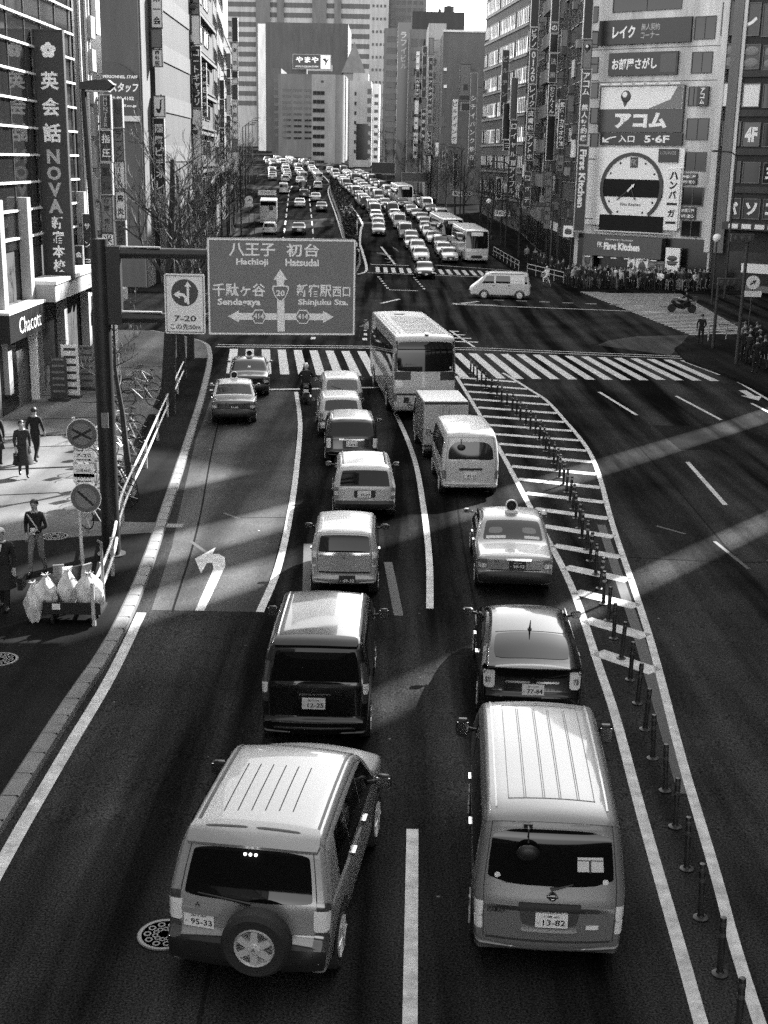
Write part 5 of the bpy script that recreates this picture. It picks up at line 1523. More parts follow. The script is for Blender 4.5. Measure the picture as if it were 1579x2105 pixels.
# ---------------------------------------------------------------- coach
BW_, BH_ = 2.49, 3.35
def bus(name, label, L=10.6, group=None, paint=P_WHITE, front=False, res=1.0):
    return car(name, label, 'bus', dict(W=BW_, belt=2.0, tum=.05, tr=.02, tf=.03, paint=paint, res=res, axles=(2.6, L - 2.2), wr=.48,
        keys=[(.1, .4, .05, .03), (0, .55, .06, .06), (0, 1.3, .1, .06), (.05, 1.75, .1, .06), (.12, 2.9, .12, .06), (.25, BH_ - .05, .15, .05), (.6, BH_, .2, .05), (L - .8, BH_, .2, .05), (L - .25, BH_ - .1, .2, .06), (L - .05, 1.6, .15, .1),
              (L, 1.2, .1, .1), (L, .5, .1, .1), (L - .1, .35, .05, .05), (.3, .35, .05, 0)],
        rear_glass=('z', 1.95, 3.1, .9, .06), windscreen=(L - .22, L - .08, .94) if False else (L - .3, L - .04, .93),
        side_glass=[((.7 + k * 1.55, 1.85), (2.17 + k * 1.55, 1.85), (2.17 + k * 1.55, 2.85), (.7 + k * 1.55, 2.85)) for k in range(6)],
        mirrors=(L + .1, 2.6, TRIM, (.3, .18, .5)), **({} if front else dict(lights=[(.8, 1.1, .9, 1.0, LAMP_R)]))), group)
root, sh = bus('coach', 'white coach with a dark full-width rear window, stopped at the crossing')
m = MB(); sh.panel(m, sh.rz(1.62), sh.rz(1.94), -.97, -.45, .008, 3, 4); sh.panel(m, sh.rz(1.62), sh.rz(1.94), .5, .97, .008, 3, 4); sh.panel(m, sh.rz(1.95), sh.rz(3.12), -.98, -.9, .004, 3, 2); sh.panel(m, sh.rz(1.95), sh.rz(3.12), .9, .98, .004, 3, 2)
m.build('vent_panel', TRIM, root, 40)
m = MB(); sh.panel(m, sh.rz(1.02), sh.rz(1.1), -.95, .95, .01, 1, 8); m.build('trim_strip', TRIM, root)
m = MB(); sh.panel(m, sh.rz(.72), sh.rz(.94), -.68, -.5, .008, 1, 3); m.build('engine_grille', TRIM, root)
m = MB(); sh.panel(m, sh.rz(3.13), sh.rz(3.2), -.95, .95, .03, 2, 10); m.build('rear_lip', P_PALE, root, 40)
m = MB()
for k in range(14): sh.panel(m, sh.ty(.8 + k * .48), sh.ty(.9 + k * .48), -.55, .75, .02, 1, 8)
for v in (-.9, -.75, .9): sh.panel(m, sh.ty(.5), sh.ty(8.6), v, v + .03, .02, 12, 1)
m.build('roof_rib', P_PALE, root, 40)
m = MB(); sh.panel(m, sh.ty(.33), sh.ty(.62), .0, .14, .07, 3, 4, .5, thick=.08); m.build('roof_vent', P_GREY, root, 40)
m = MB(); sh.panel(m, sh.ty(8.0), sh.ty(8.6), -.3, .1, .05, 3, 4, .4, thick=.06); m.build('roof_hatch', P_PALE, root, 40)
m = MB(); sh.panel(m, sh.rz(2.05), sh.rz(2.15), .8, .86, .012, 2, 2, .5); m.build('sticker', PLATE, root)
MB().box((-1.62, 10.4, 2.3), (.2, .14, .55)).tube([(-1.3, 10.3, 2.9), (-1.62, 10.4, 2.6)], .025, 5).build('side_mirror', TRIM, root)
place(root, 1.5, 48.9, -6)
coach = root

# ---------------------------------------------------------------- box truck
t = thing('box_truck', 'small pale box truck with double rear doors, behind the coach', 'truck')
m = MB().box((0, 1.45, 1.42), (1.75, 2.9, 1.7)); b = m.build('cargo_box', P_PALE, t)
b.modifiers.new('bevel', 'BEVEL').width = .03
for sg in (-1, 1):
    d = MB().box((sg * .43, -.015, 1.38), (.84, .03, 1.5)).build('rear_door', P_PALE, t)
    MB().tube([(sg * .12, -.045, .7), (sg * .12, -.045, 2.1)], .014, 6).box((sg * .12, -.05, 1.1), (.06, .04, .14)).build('handle', CHROME, d)
    MB().box((sg * .7, -.05, .48), (.26, .06, .12)).build('tail_light', LAMP_R, t)
    wheel(t, sg * .66, .75, .3, .24, sg); wheel(t, sg * .7, 3.6, .3, .2, sg)
    mirror(t, sg * 1.0, 4.1, 1.5, sg, TRIM, (.16, .1, .26))
MB().box((0, -.02, 2.2), (1.7, .03, .1)).box((0, 1.6, .48), (.8, 3.2, .14)).box((0, -.06, .42), (1.6, .08, .08)).build('chassis', TRIM, t)
MB().box((.05, -.08, .52), (.33, .02, .165)).build('licence_plate', PLATE, t)
c = Shell([(3.0, .4, .05, 0), (3.0, 1.85, .05, 0), (3.1, 1.95, .1, .02), (4.1, 1.93, .2, .04), (4.5, 1.2, .1, .06), (4.55, .5, .1, .06), (4.4, .35, .05, 0)], 1.65, 1.15, .1)
m = MB(); c.body(m); cab = m.build('cab', P_WHITE, t, 32)
for sg in (-1, 1):
    m = MB(); c.side(m, sg, ((3.4, 1.2), (4.3, 1.2), (4.02, 1.8), (3.4, 1.8)), .006); m.build('side_window', GLASS, t)
place(t, 2.0, 41.3, -5); t.scale = (.86, .86, .88)
# ================================================================ crossing van, motorcycles, distant traffic
root, sh = car('high_roof_van', 'white high-roofed van crossing the junction from right to left', 'van', dict(
    W=1.8, belt=1.15, tum=.1, tr=.04, paint=P_WHITE, axles=(.85, 3.55), wr=.33,
    keys=[(.06, .36, .05, .03), (0, .45, .05, .05), (0, 1.1, .06, .05), (.08, 1.2, .1, .05), (.2, 1.78, .1, .04), (.24, 1.95, .15, .04), (.6, 2.04, .2, .03), (3.0, 2.04, .3, .03), (3.45, 1.92, .3, .05), (4.15, 1.25, .2, .1), (4.55, .95, .2, .12),
          (4.7, .7, .1, .12), (4.7, .42, .08, .1), (4.5, .28, .08, .04), (.2, .3, .05, 0)],
    rear_glass=('z', 1.25, 1.75, .8, .15), windscreen=(3.5, 4.1, .86), lights=[(.7, 1.05, .9, 1.0, LAMP_R)], front=[(.72, .9, .6, .95, LAMP_C)],
    bands=[(.38, .6, .97, .02, TRIM, 'bumper')], fbands=[(.42, .66, .97, .02, P_GREY, 'bumper')], door_seams=[(1.5, .4, 1.5, 1.75), (2.75, .4, 2.75, 1.8), (3.7, .5, 3.7, 1.2)], handles=[(2.85, 1.05), (1.65, 1.05)], handle_mat=TRIM,
    mirrors=(3.55, 1.3, TRIM, (.16, .12, .2))))
for sg in (-1, 1):
    for q in (((.3, 1.2), (.5, 1.2), (.52, 1.75), (.38, 1.75)), ((1.6, 1.22), (2.68, 1.22), (2.68, 1.78), (1.62, 1.78)), ((2.82, 1.22), (3.75, 1.2), (3.35, 1.76), (2.84, 1.78))):
        m = MB(); sh.side(m, sg, q, .006); m.build('side_window', GLASS, root)
    m = MB(); sh.side(m, sg, ((.5, 1.9), (3.2, 1.9), (3.0, 1.94), (.6, 1.94)), .006); m.build('roof_seam', SEAM, root)
place(root, 10.9, 98.0, -86)

# ---- low-detail cars for the long queues -------------------------------------------------
def far_car(name, kind, paint, glass=GLASS):
    d = dict(W=1.7, paint=paint, res=.45, glass=glass, axles=(.85, 3.6), wr=.31, tum=.2)
    if kind == 'sedan':
        d.update(belt=.94, keys=sedan(4.6, 1.46, .98, .95), rear_glass=('y', 1.08, 1.54, .83, 0), windscreen=(2.8, 3.3, .86), side_glass=[((1.5, .98), (3.2, .98), (2.8, 1.36), (1.85, 1.36))], front=[(.58, .72, .6, .97, LAMP_C)], grille=(.42, .68, .5))
    elif kind == 'wagon':
        d.update(belt=.95, keys=hb(4.4, 1.52, .97, .28, 2.6, 3.4, .95, .06, .55), rear_glass=('z', .99, 1.4, .84, 0), windscreen=(2.68, 3.3, .86), side_glass=[((.6, .95), (3.1, .95), (2.65, 1.36), (.85, 1.36))], front=[(.56, .7, .6, .97, LAMP_C)], grille=(.4, .66, .5))
    else:
        d.update(belt=1.14, tum=.14, keys=hb(4.6, 1.95, 1.14, .16, 3.5, 4.3, 1.1, .03, .5), rear_glass=('z', 1.16, 1.7, .84, 0), windscreen=(3.56, 4.22, .86), side_glass=[((.4, 1.15), (3.9, 1.12), (3.4, 1.7), (.5, 1.7))], front=[(.68, .84, .62, .97, LAMP_C)], grille=(.45, .78, .5))
    d['lights'] = [(.64, .88, .8, 1.0, LAMP_R)]
    d['plate'] = (.72, 0, '', '', False)
    r, s_ = car(name, None, None, d)
    return r
COLS = dict(white=P_WHITE, silver=P_SILVER, grey=P_GREY, black=P_BLACK, pale=P_PALE)
PROTO = {}
def proto(kind, col):
    if (kind, col) not in PROTO:
        PROTO[kind, col] = [far_car({'sedan': 'sedan', 'wagon': 'wagon', 'van': 'small_van'}[kind], kind, COLS[col]), False]
    return PROTO[kind, col]
def put(kind, col, x, y, yaw, label, cat, group):
    pr = proto(kind, col)
    if not pr[1]:
        o, pr[1] = pr[0], True
    else:
        o = copy_tree(pr[0])
    tag(o, label, cat, group)
    sl_ = math.atan2(zg(y + 2) - zg(y - 2), 4)
    o.location = (x, y, zg(y) + .004)
    o.rotation_euler = (sl_ * math.cos(R(yaw)), 0, -R(yaw))
    return o
ORD = ['first', 'second', 'third', 'fourth', 'fifth', 'sixth', 'seventh', 'eighth', 'ninth', 'tenth', 'eleventh', 'twelfth', 'thirteenth', 'fourteenth', 'fifteenth', 'sixteenth', 'seventeenth', 'eighteenth', 'nineteenth', 'twentieth',
       'twenty-first', 'twenty-second', 'twenty-third', 'twenty-fourth', 'twenty-fifth', 'twenty-sixth']
KN = dict(sedan='saloon', wagon='estate car', van='small van')
# axis of the oncoming carriageway: x of the median kerb against y
MY = [117, 122, 140, 150, 168, 176, 196, 222, 269, 320, 400]
MX = [-2.8, -2.1, -2.9, -3.4, -3.7, -3.7, -5.2, -7.6, -12.3, -18, -28]
mx = lambda y: float(np.interp(y, MY, MX))
# (offset from the median kerb, lane name, first y, count)
q_rnd = random.Random(11)
LN = [(2.2, 'by the median', 158, 22), (5.2, 'second from the median', 128.5, 26), (8.3, 'third from the median', 129, 25), (11.3, 'beside the far pavement', 150, 15)]
CP = ['white'] * 4 + ['silver'] * 3 + ['pale'] * 2 + ['black'] * 3 + ['grey'] * 3
KP = ['sedan'] * 6 + ['wagon'] * 2 + ['van'] * 3
first = {0: [], 1: [('sedan', 'white'), ('wagon', 'white'), ('sedan', 'silver'), ('wagon', 'grey')], 2: [('sedan', 'silver'), ('sedan', 'white'), ('wagon', 'black'), ('sedan', 'white')], 3: []}
for li, (off, ln, y0, cnt) in enumerate(LN):
    yy = y0
    for k in range(cnt):
        kind, col = first[li][k] if k < len(first[li]) else (q_rnd.choice(KP), q_rnd.choice(CP))
        L = 4.7
        if li == 2 and 142 < yy < 158 or li == 3 and yy > 400: yy += 0
        ang = math.degrees(math.atan2(mx(yy + 4) - mx(yy - 4), 8))
        y_c = yy + L          # rear end is farther away: nose towards the camera
        put(kind, col, mx(y_c) + off + q_rnd.uniform(-.25, .25) + (.0 if yy > 150 else .5), y_c, 180 + ang,
            '%s %s, %s from the junction, oncoming lane %s' % (col, KN[kind], ORD[k], ln), 'car' if kind != 'van' else 'van', 'cars waiting in the oncoming queue')
        yy += L + q_rnd.uniform(1.2, 2.6) + (yy - 120) * .004
put('sedan', 'black', 3.1, 117.2, 180 - 3, 'black saloon with pale windscreen driving over the far crossing', 'car', None)
# oncoming buses by the far pavement
def bus_far(label, x, y, yaw):
    r, s_ = bus('bus', label, 10.4, None, P_WHITE, True, .6)
    m = MB(); s_.panel(m, s_.fz(.62), s_.fz(.82), -.86, -.58, .015, 2, 3, .3); s_.panel(m, s_.fz(.62), s_.fz(.82), .58, .86, .015, 2, 3, .3); m.build('headlight', LAMP_C, r)
    m = MB(); s_.panel(m, s_.fz(.58), s_.fz(.86), -.5, .5, .012, 2, 6, .2); m.build('grille', TRIM, r)
    m = MB(); s_.panel(m, s_.fz(2.75), s_.fz(3.1), -.5, .5, .012, 2, 6); m.build('route_sign', PLATE, r)
    sl_ = math.atan2(zg(y + 4) - zg(y - 4), 8)
    r.location = (x, y, zg(y) + .004)
    r.rotation_euler = (-sl_, 0, -R(yaw))
bus_far('white bus at the front of the oncoming kerb lane', 7.9, 139.5, 180 - 5)
bus_far('white bus following directly behind the front bus by the far pavement', 5.9, 156, 180 - 7)
bus_far('distant bus with a pale roof in the middle of the oncoming queue', 1.2, 217, 180 - 7)
# traffic driving away beyond the junction
AW = [(140, -5.0), (156, -5.55), (190, -7.9), (240, -11.4), (268, -12.5), (330, -18), (420, -30)]
ax = lambda y: float(np.interp(y, [a for a, b in AW], [b for a, b in AW]))
put('sedan', 'black', ax(158) - 5.4, 158, -3, 'dark saloon leaving the junction just above the road sign', 'car', 'cars driving away beyond the junction')
put('wagon', 'white', -14.6, 157.5, -4, 'white estate car driving away by the near left kerb', 'car', 'cars driving away beyond the junction')
put('sedan', 'black', ax(190) - 2.2, 193, -4, 'black saloon driving away next to the hedge', 'car', 'cars driving away beyond the junction')
put('sedan', 'pale', ax(195) - 5.6, 200, -4, 'pale saloon driving away behind the small group of dark cars', 'car', 'cars driving away beyond the junction')
put('wagon', 'white', ax(240) - 2.2, 246, -5, 'white estate car driving away where the hedge ends', 'car', 'cars driving away beyond the junction')
put('wagon', 'black', ax(215) - 5.0, 222, -4, 'black estate car driving away in the middle lane', 'car', 'cars driving away beyond the junction')
put('van', 'black', ax(232) - 5.2, 240, -4, 'black van driving away in the middle lane', 'van', 'cars driving away beyond the junction')
put('sedan', 'silver', ax(214) - 2.6, 214, -4, 'silver saloon driving away behind the black saloon', 'car', 'cars driving away beyond the junction')
put('van', 'white', ax(228) - 8.4, 232, -4, 'white van with a black rear window driving away', 'van', 'cars driving away beyond the junction')
far_n = 0
for li, off in enumerate((-2.2, -5.4, -8.6, -11.6)):
    yy = 255 + li * 5 if li else 268
    k = 0
    while yy < 372:
        kind, col = q_rnd.choice(KP), q_rnd.choice(CP)
        put(kind, col, ax(yy) + off + q_rnd.uniform(-.3, .3), yy, -8, '%s %s, %s of the distant cars leaving in the lane %s' % (col, KN[kind], ORD[k], ['next to the hedge', 'second from the hedge', 'third from the hedge', 'by the left kerb'][li]),
            'car' if kind != 'van' else 'van', 'distant cars driving away')
        yy += 4.7 + q_rnd.uniform(2.5, 9)
        k += 1
for o_, used in PROTO.values():
    assert used
# white delivery truck by the left kerb, seen from behind
t = thing('delivery_truck', 'tall pale delivery truck driving away by the left kerb', 'truck')
b = MB().box((0, 2.6, 1.95), (2.2, 5.2, 2.6)).build('cargo_box', P_PALE, t)
b.modifiers.new('bevel', 'BEVEL').width = .06
MB().box((0, -.02, 2.85), (2.0, .04, .5)).build('rear_window', GLASS, t)
MB().box((.35, -.05, 2.3), (.5, .05, .5)).build('spare_cover', TRIM, t)
MB().box((0, -.05, .55), (2.1, .12, .24)).build('bumper', P_PALE, t)
MB().box((0, 3, .5), (1.9, 6, .3)).build('chassis', TRIM, t)
cs = Shell([(5.3, .45, .05, 0), (5.3, 2.3, .05, 0), (5.5, 2.45, .1, .02), (6.6, 2.4, .2, .04), (7.0, 1.4, .1, .06), (7.05, .5, .1, .06), (6.9, .4, .05, 0)], 2.0, 1.4, .08, res=.6)
m = MB(); cs.body(m); m.build('cab', P_WHITE, t, 32)
for sg in (-1, 1):
    MB().box((sg * .9, -.06, .72), (.25, .06, .1)).build('tail_light', LAMP_R, t)
    wheel(t, sg * .92, 1.4, .42, .3, sg, simple=True); wheel(t, sg * .9, 6.0, .42, .25, sg, simple=True)
t.location = (-15.9, 170, zg(170) + .004); t.rotation_euler = (R(2.3), 0, R(4))
from mathutils import noise as nz
# ================================================================ street furniture, trees, bicycles
POST_D = mat('gantry_paint', .012, .5, noise=.3, nscale=4)
BARK = mat('bark', .03, .9, noise=.4, nscale=12, bump=.5)
TWIG = mat('twig', .06, .8, noise=.5, nscale=9)
SIGNBLUE = mat('sign_face', .165, .5, noise=.08, nscale=2)
# gantry with the street lamp on its post
GY = 28.7
t = thing('sign_gantry', 'thick black gantry post with two arms and a lamp on top, left kerb', 'sign post', (-6.46, GY, zg(GY) + .14))
zt = pz_at(215, 502, GY) - t.location.z
za, zb_ = pz_at(300, 521, GY) - t.location.z, pz_at(300, 654, GY) - t.location.z
xl = px_at(440, GY, 590) - t.location.x
MB().tube([(0, 0, 0), (0, 0, zt + .12)], [.22, .2], 16).tube([(0, 0, 0), (0, 0, .04)], .34, 12).build('pole', POST_D, t, 40)
MB().box((.22, 0, (za + zb_) / 2), (.5, .22, za - zb_ + .3)).build('gusset', POST_D, t)
for z in (za, zb_):
    a = MB().tube([(0, 0, z), (xl + 2.9, .36, z)], [.13, .09], 12).build('arm', POST_D, t, 40)
    MB().box((.75, .04, z + .135), (1.2, .1, .03)).build('arm_flange', GALV, a)
zl = pz_at(190, 172, GY) - t.location.z
lp = MB().tube([(-.1, 0, zt), (-.2, 0, zl - .3), (-.2, 0, zl)], [.075, .06, .05], 8).build('lamp_pole', POST_D, t, 40)
x0, x1 = px_at(166, GY, 172) - t.location.x, px_at(236, GY, 172) - t.location.x
m = MB(); m.plate([(x0, zl - .12), (x1 - .15, zl - .14), (x1, zl - .02), (x1 - .12, zl + .08), (x0 + .35, zl + .08), (x0, zl + .02)], -.16, .16); m.build('lamp_head', POST_D, lp)
MB().box(((x0 + x1) / 2, 0, zl - .15), (.5, .24, .03)).build('lamp_glass', GALV, lp)
for z_, sz in ((3.3, .35),): MB().box((.02, -.22, z_), (.16, .03, sz)).build('sticker', SIGN_G, t)

def frame_rect(m, w_, h_, t_, y):
    for q in (-1, 1):
        m.box((q * (w_ - t_) / 2, y, 0), (t_, .01, h_)); m.box((0, y, q * (h_ - t_) / 2), (w_ - 2 * t_, .01, t_))
yw = R(6)
Xa, Xb = px_at(427, GY - .35, 590), px_at(731, GY - .05, 590)
Za, Zb = pz_at(579, 490, GY - .2), pz_at(579, 689, GY - .2)
wd, ht = (Xb - Xa) / math.cos(yw), Za - Zb
o = thing('direction_sign', 'large overhead direction sign with white arrows, kanji and route numbers', 'road sign', ((Xa + Xb) / 2, GY - .2, (Za + Zb) / 2), yw)
def rr(w_, h_, r, n=5):
    return [(sx * (w_ / 2 - r) + r * math.cos(a0 + k * math.pi / 2 / n), sz * (h_ / 2 - r) + r * math.sin(a0 + k * math.pi / 2 / n)) for sx, sz, a0 in ((1, 1, 0), (-1, 1, math.pi / 2), (-1, -1, math.pi), (1, -1, 1.5 * math.pi)) for k in range(n + 1)]
MB().plate(rr(wd, ht, .05), -.02, .04).build('panel', SIGNBLUE, o)
m = MB(); frame_rect(m, wd - .03, ht - .03, .035, -.026); m.build('border', LETTER_W, o)
def P(px, py): return ((px - 579) / 304 * wd, (589.5 - py) / 199 * ht)
def TX(mb, s, a, c, bold=.02):
    (x0, z1), (x1, z0) = P(*a), P(*c)
    text_into(mb, s, ((x0 + x1) / 2, (z0 + z1) / 2), x1 - x0, z1 - z0, -.024, bold)
m = MB()
TX(m, '八王子', (472, 500), (565, 527)); TX(m, '初台', (588, 500), (655, 527)); TX(m, 'Hachioji', (486, 531), (551, 548), .035); TX(m, 'Hatsudai', (586, 531), (655, 546), .035)
TX(m, '千駄ヶ谷', (437, 582), (545, 609)); TX(m, 'Sendagaya', (447, 613), (535, 631), .035); TX(m, '新宿駅', (609, 582), (681, 609)); TX(m, '西口', (683, 587), (720, 608)); TX(m, 'Shinjuku Sta.', (612, 613), (716, 629), .035)
m.build('lettering', LETTER_W, o)
m = MB()
m.plate(arrow_poly(P(577, 681), P(575.5, 552), P(585, 0)[0] - P(570, 0)[0], P(590, 0)[0] - P(562, 0)[0], .24), -.026, -.021)
s_ = .15
m.plate(arrow_poly(P(568, 650), P(468, 650), s_, .27, .24), -.0255, -.0215); m.plate(arrow_poly(P(585, 650), P(686, 650), s_, .27, .24), -.0255, -.0215)
m.build('arrow', LETTER_W, o)
def shield(poly, c, s, name, txt, fs):
    q = MB().plate([(c[0] + a * s, c[1] + b * s) for a, b in poly], -.034, -.0265).build(name, LETTER_W, o)
    MB().plate([(c[0] + a * s * .86, c[1] + b * s * .86) for a, b in poly], -.038, -.0345).build('inner_face', SIGNBLUE, q)
    t_ = MB(); text_into(t_, txt, (c[0], c[1] + .01), fs, fs * .52 if len(txt) > 2 else fs * .7, -.042, .03); t_.build('lettering', LETTER_W, q)
tri = [(-.95, .95), (0, 1.0), (.95, .95), (1.05, .6), (.72, -.35), (.25, -.9), (0, -1), (-.25, -.9), (-.72, -.35), (-1.05, .6)]
shield(tri[::-1], P(576, 602), .18, 'route_shield', '20', .19)
hx = [(math.cos(k * math.pi / 3), math.sin(k * math.pi / 3)) for k in range(6)]
shield(hx, P(531, 650), .18, 'route_hexagon', '414', .23); shield(hx, P(622, 650), .18, 'route_hexagon', '414', .23)

Xa, Xb = px_at(339, GY - .4, 624), px_at(422, GY - .4, 624)
Za, Zb = pz_at(380, 563, GY - .4), pz_at(380, 686, GY - .4)
wd, ht = Xb - Xa, Za - Zb
o = thing('lane_sign', 'white rectangular sign with straight and left arrows in a dark disc', 'road sign', ((Xa + Xb) / 2, GY - .4, (Za + Zb) / 2))
MB().plate(rr(wd, ht, .05), -.02, .02).build('panel', SIGN_W, o)
m = MB(); frame_rect(m, wd - .07, ht - .07, .012, -.026); m.build('border', SIGN_M, o)
cz = ht * .19
d = MB().plate([(wd * .33 * math.cos(-k * math.pi / 14), cz + wd * .33 * math.sin(-k * math.pi / 14)) for k in range(28)][::-1], -.028, -.021).build('disc', SIGN_M, o)
q = wd * .33
m = MB(); m.plate(arrow_poly((q * .25, cz - q * .85), (q * .25, cz + q * .85), q * .17, q * .5, q * .4), -.034, -.0285)
m.plate([(q * .16, cz - q * .72), (q * .16, cz - q * .3), (-q * .05, cz - q * .06), (-q * .38, cz - q * .02), (-q * .38, cz + q * .16), (-q * .85, cz - q * .14), (-q * .38, cz - q * .44), (-q * .38, cz - q * .24), (-q * .12, cz - q * .26), (-q * .02, cz - q * .42), (-q * .02, cz - q * .72)][::-1], -.034, -.0285); m.build('arrow', LETTER_W, d)
m = MB(); text_into(m, '7-20', (0, -ht * .24), wd * .55, ht * .1, -.026, .02); text_into(m, 'この先50m', (0, -ht * .38), wd * .75, ht * .1, -.026, .02); m.build('lettering', SIGN_M, o)
MB().box((0, .14, ht * .38), (.1, .28, .06)).box((0, .14, -ht * .3), (.1, .28, .06)).build('bracket', STEEL, o)

# no-parking post
PY = 25.6
t = thing('no_parking_post', 'pale post with two round no-parking signs above the rubbish cart', 'road sign', (-6.38, PY, zg(PY) + .14))
gz_ = t.location.z
ztop = pz_at(170, 858, PY) - gz_
MB().tube([(0, 0, 0), (-.06, 0, ztop)], .038, 10).build('post', mat('pale_post', .5, .5, noise=.15), t, 40)
def disc(py, cross):
    z = pz_at(173, py, PY) - gz_
    x = px_at(170 if cross else 178, PY, py) - t.location.x
    d = MB().lathe([(.325, 0), (.325, -.012), (.001, -.012)], 32, axis='y').build('disc', SIGN_W, t, 30, (x, -.06, z))
    MB().lathe([(.31, -.013), (.31, -.018), (.001, -.018)], 32, axis='y').build('red_ring', mat('red_as_grey', .1, .5), d, 30)
    MB().lathe([(.225, -.019), (.225, -.023), (.001, -.023)], 32, axis='y').build('inner_disc', mat('blue_as_grey', .17, .5), d, 30)
    m = MB()
    for a in ((R(27), -R(27)) if cross else (-R(43),)):
        c, s_ = math.cos(a), math.sin(a)
        m.plate([(-.22 * c + .025 * s_, -.22 * s_ - .025 * c), (.22 * c + .025 * s_, .22 * s_ - .025 * c), (.22 * c - .025 * s_, .22 * s_ + .025 * c), (-.22 * c - .025 * s_, -.22 * s_ + .025 * c)], -.03 - a * .004, -.0235)
    m.build('slash', SIGN_D, d)
disc(891, True); disc(1022, False)
for (py, hgt, tx, ar) in ((938, .22, '7-20', 1), (966, .28, '日曜休日', 0), (982, .2, '17-19', -1)):
    z = pz_at(173, py, PY) - gz_
    x = px_at(174, PY, py) - t.location.x
    d = MB().plate(rr(.44, hgt, .02), -.062, -.05).build('time_plate', SIGN_W, t, 0, (x, 0, z))
    m = MB(); text_into(m, tx, (0, .03 if ar else 0), .3, .07, -.067, .01)
    if ar: m.plate(arrow_poly((-.16 * ar, -.06), (.16 * ar, -.06), .016, .05, .06), -.068, -.063)
    m.build('lettering', INK, d)

# guard rail along the left kerb
RP = smooth_line([(-5.7, 23.6), (-6.05, 27), (-6.75, 31.5), (-7.45, 38.5), (-8.4, 48), (-9.25, 57.5)], 8)
t = thing('guard_rail', 'pale tubular guard rail with two rails along the left kerb', 'railing')
RAILM = mat('rail_paint', .5, .4, noise=.2, nscale=5)
for h in (.85, .45):
    MB().tube([(x, y, zg(y) + .14 + h) for x, y in RP], .035, 8).build('rail', RAILM, t, 40)
for k in range(0, len(RP), 4):
    x, y = RP[k]
    MB().tube([(x - .02, y, zg(y) + .1), (x - .02, y, zg(y) + .14 + .9)], .045, 8).build('post', RAILM, t, 40)

# delineator bollards
BX = [4.09, 4.54, 5.1, 5.42, 5.62, 5.62, 5.48, 5.34, 5.04, 4.92, 4.69, 4.54, 4.35, 4.24, 4.07, 3.88]
BYv = [61.05, 56.87, 53.09, 49.1, 45.82, 41.44, 37.35, 33.77, 29.59, 27.0, 24.21, 21.13, 18.84, 16.64, 14.26, 11.87]
bx = lambda y: float(np.interp(y, BYv[::-1], BX[::-1]))
RUB = mat('bollard_rubber', .012, .5, noise=.3, nscale=20)
BAND = mat('reflective_band', .3, .3)
def make_bollard(lb, BAND=BAND):
    t = thing('bollard', lb, 'bollard', group='bollards along the hatched strip')
    MB().lathe([(.04, .02), (.04, .72), (.034, .745), (.005, .75)], 10).build('post', RUB, t, 40)
    MB().lathe([(.095, 0), (.095, .012), (.05, .03), (.042, .05)], 14).build('base', RUB, t, 40)
    for z in (.5, .64): MB().lathe([(.0415, z), (.0425, z + .004), (.0425, z + .05), (.0415, z + .054)], 10).build('band', BAND, t, 40)
    return t
y, k, protoB, near_b = 61.2, 0, None, False
NTH = ORD + ['twenty-seventh', 'twenty-eighth', 'twenty-ninth', 'thirtieth'] + ['thirty-' + s for s in ORD[:9]] + ['fortieth'] + ['forty-' + s for s in ORD[:9]] + ['fiftieth']
while y > 11.4:
    lb = '%s bollard counting from the crossing, black post with pale bands' % NTH[k]
    if y < 26 and not near_b: protoB, near_b = None, True
    if protoB is None: o = protoB = make_bollard(lb, mat('dark_band', .05, .4) if near_b else BAND)  # near bollards get a darker band tone
    else: o = tag(copy_tree(protoB), lb)
    o.location = (bx(y) + rnd.uniform(-.03, .03), y, zg(y) + .008)
    o.rotation_euler = (R(rnd.uniform(-2.5, 2.5)), R(rnd.uniform(-3, 3)), 0)
    y -= 1.06 if y > 30 else 1.12
    k += 1

# bare street trees
TWIGD = mat('dark_twig', .012, .8)
def tree(x, y, h, r0, label, seed, lean=0, low=.42, dens=1.0, group='bare street trees', reach=1.0, mt=None):
    rg = random.Random(seed)
    t = thing('street_tree', label, 'tree', (x, y, zg(y) + .14), group=group)
    path, rad = [], []
    n = 7
    p = Vector((0, 0, 0))
    for i in range(n + 1):
        path.append(p.copy()); rad.append(r0 * (1 - .72 * i / n))
        p = p + Vector((lean / n + rg.uniform(-.06, .06), rg.uniform(-.06, .06), h / n))
    MB().tube(path, rad, 9).build('trunk', mt or BARK, t, 50)
    m = MB()
    def br(p, d, L, r, lev):
        pts, rs = [p], [r]
        q = p
        for i in range(3):
            d = (d + Vector((rg.uniform(-.3, .3), rg.uniform(-.3, .3), rg.uniform(-.05, .3)))).normalized()
            q = q + d * L / 3
            pts.append(q); rs.append(max(r * (1 - .25 * (i + 1)), .009))
        m.tube(pts, rs, 5 if lev < 2 else 3, caps=False)
        if lev < 3:
            for i in range(int((3.4 if lev else 5) * dens)):
                s_ = pts[rg.randint(1, 3)]
                nd = (d + Vector((rg.uniform(-1, 1), rg.uniform(-1, 1), rg.uniform(-.3, .9)))).normalized()
                br(s_, nd, L * rg.uniform(.45, .7), r * .5, lev + 1)
    nb = int(11 * dens)
    for i in range(nb):
        f_ = low + (1 - low) * i / nb
        k_ = f_ * n
        i0 = min(int(k_), n - 1)
        s_ = path[i0].lerp(path[i0 + 1], k_ - i0)
        a = rg.uniform(0, 6.28)
        br(s_, Vector((math.cos(a), math.sin(a), rg.uniform(.3, 1.1))).normalized(), h * .25 * (1.25 - f_ * .5) * reach, r0 * .38 * (1.2 - f_), 0)
    m.build('crown', TWIG if y < 100 else TWIGD, t)  # near twigs coloured pale as sunlit, far crowns given a darker copy
    return t
tree(-7.56, 36.5, 4.8, .11, 'slim bare young tree beside the gantry post', 3, -.3, .45, .75, reach=.8)
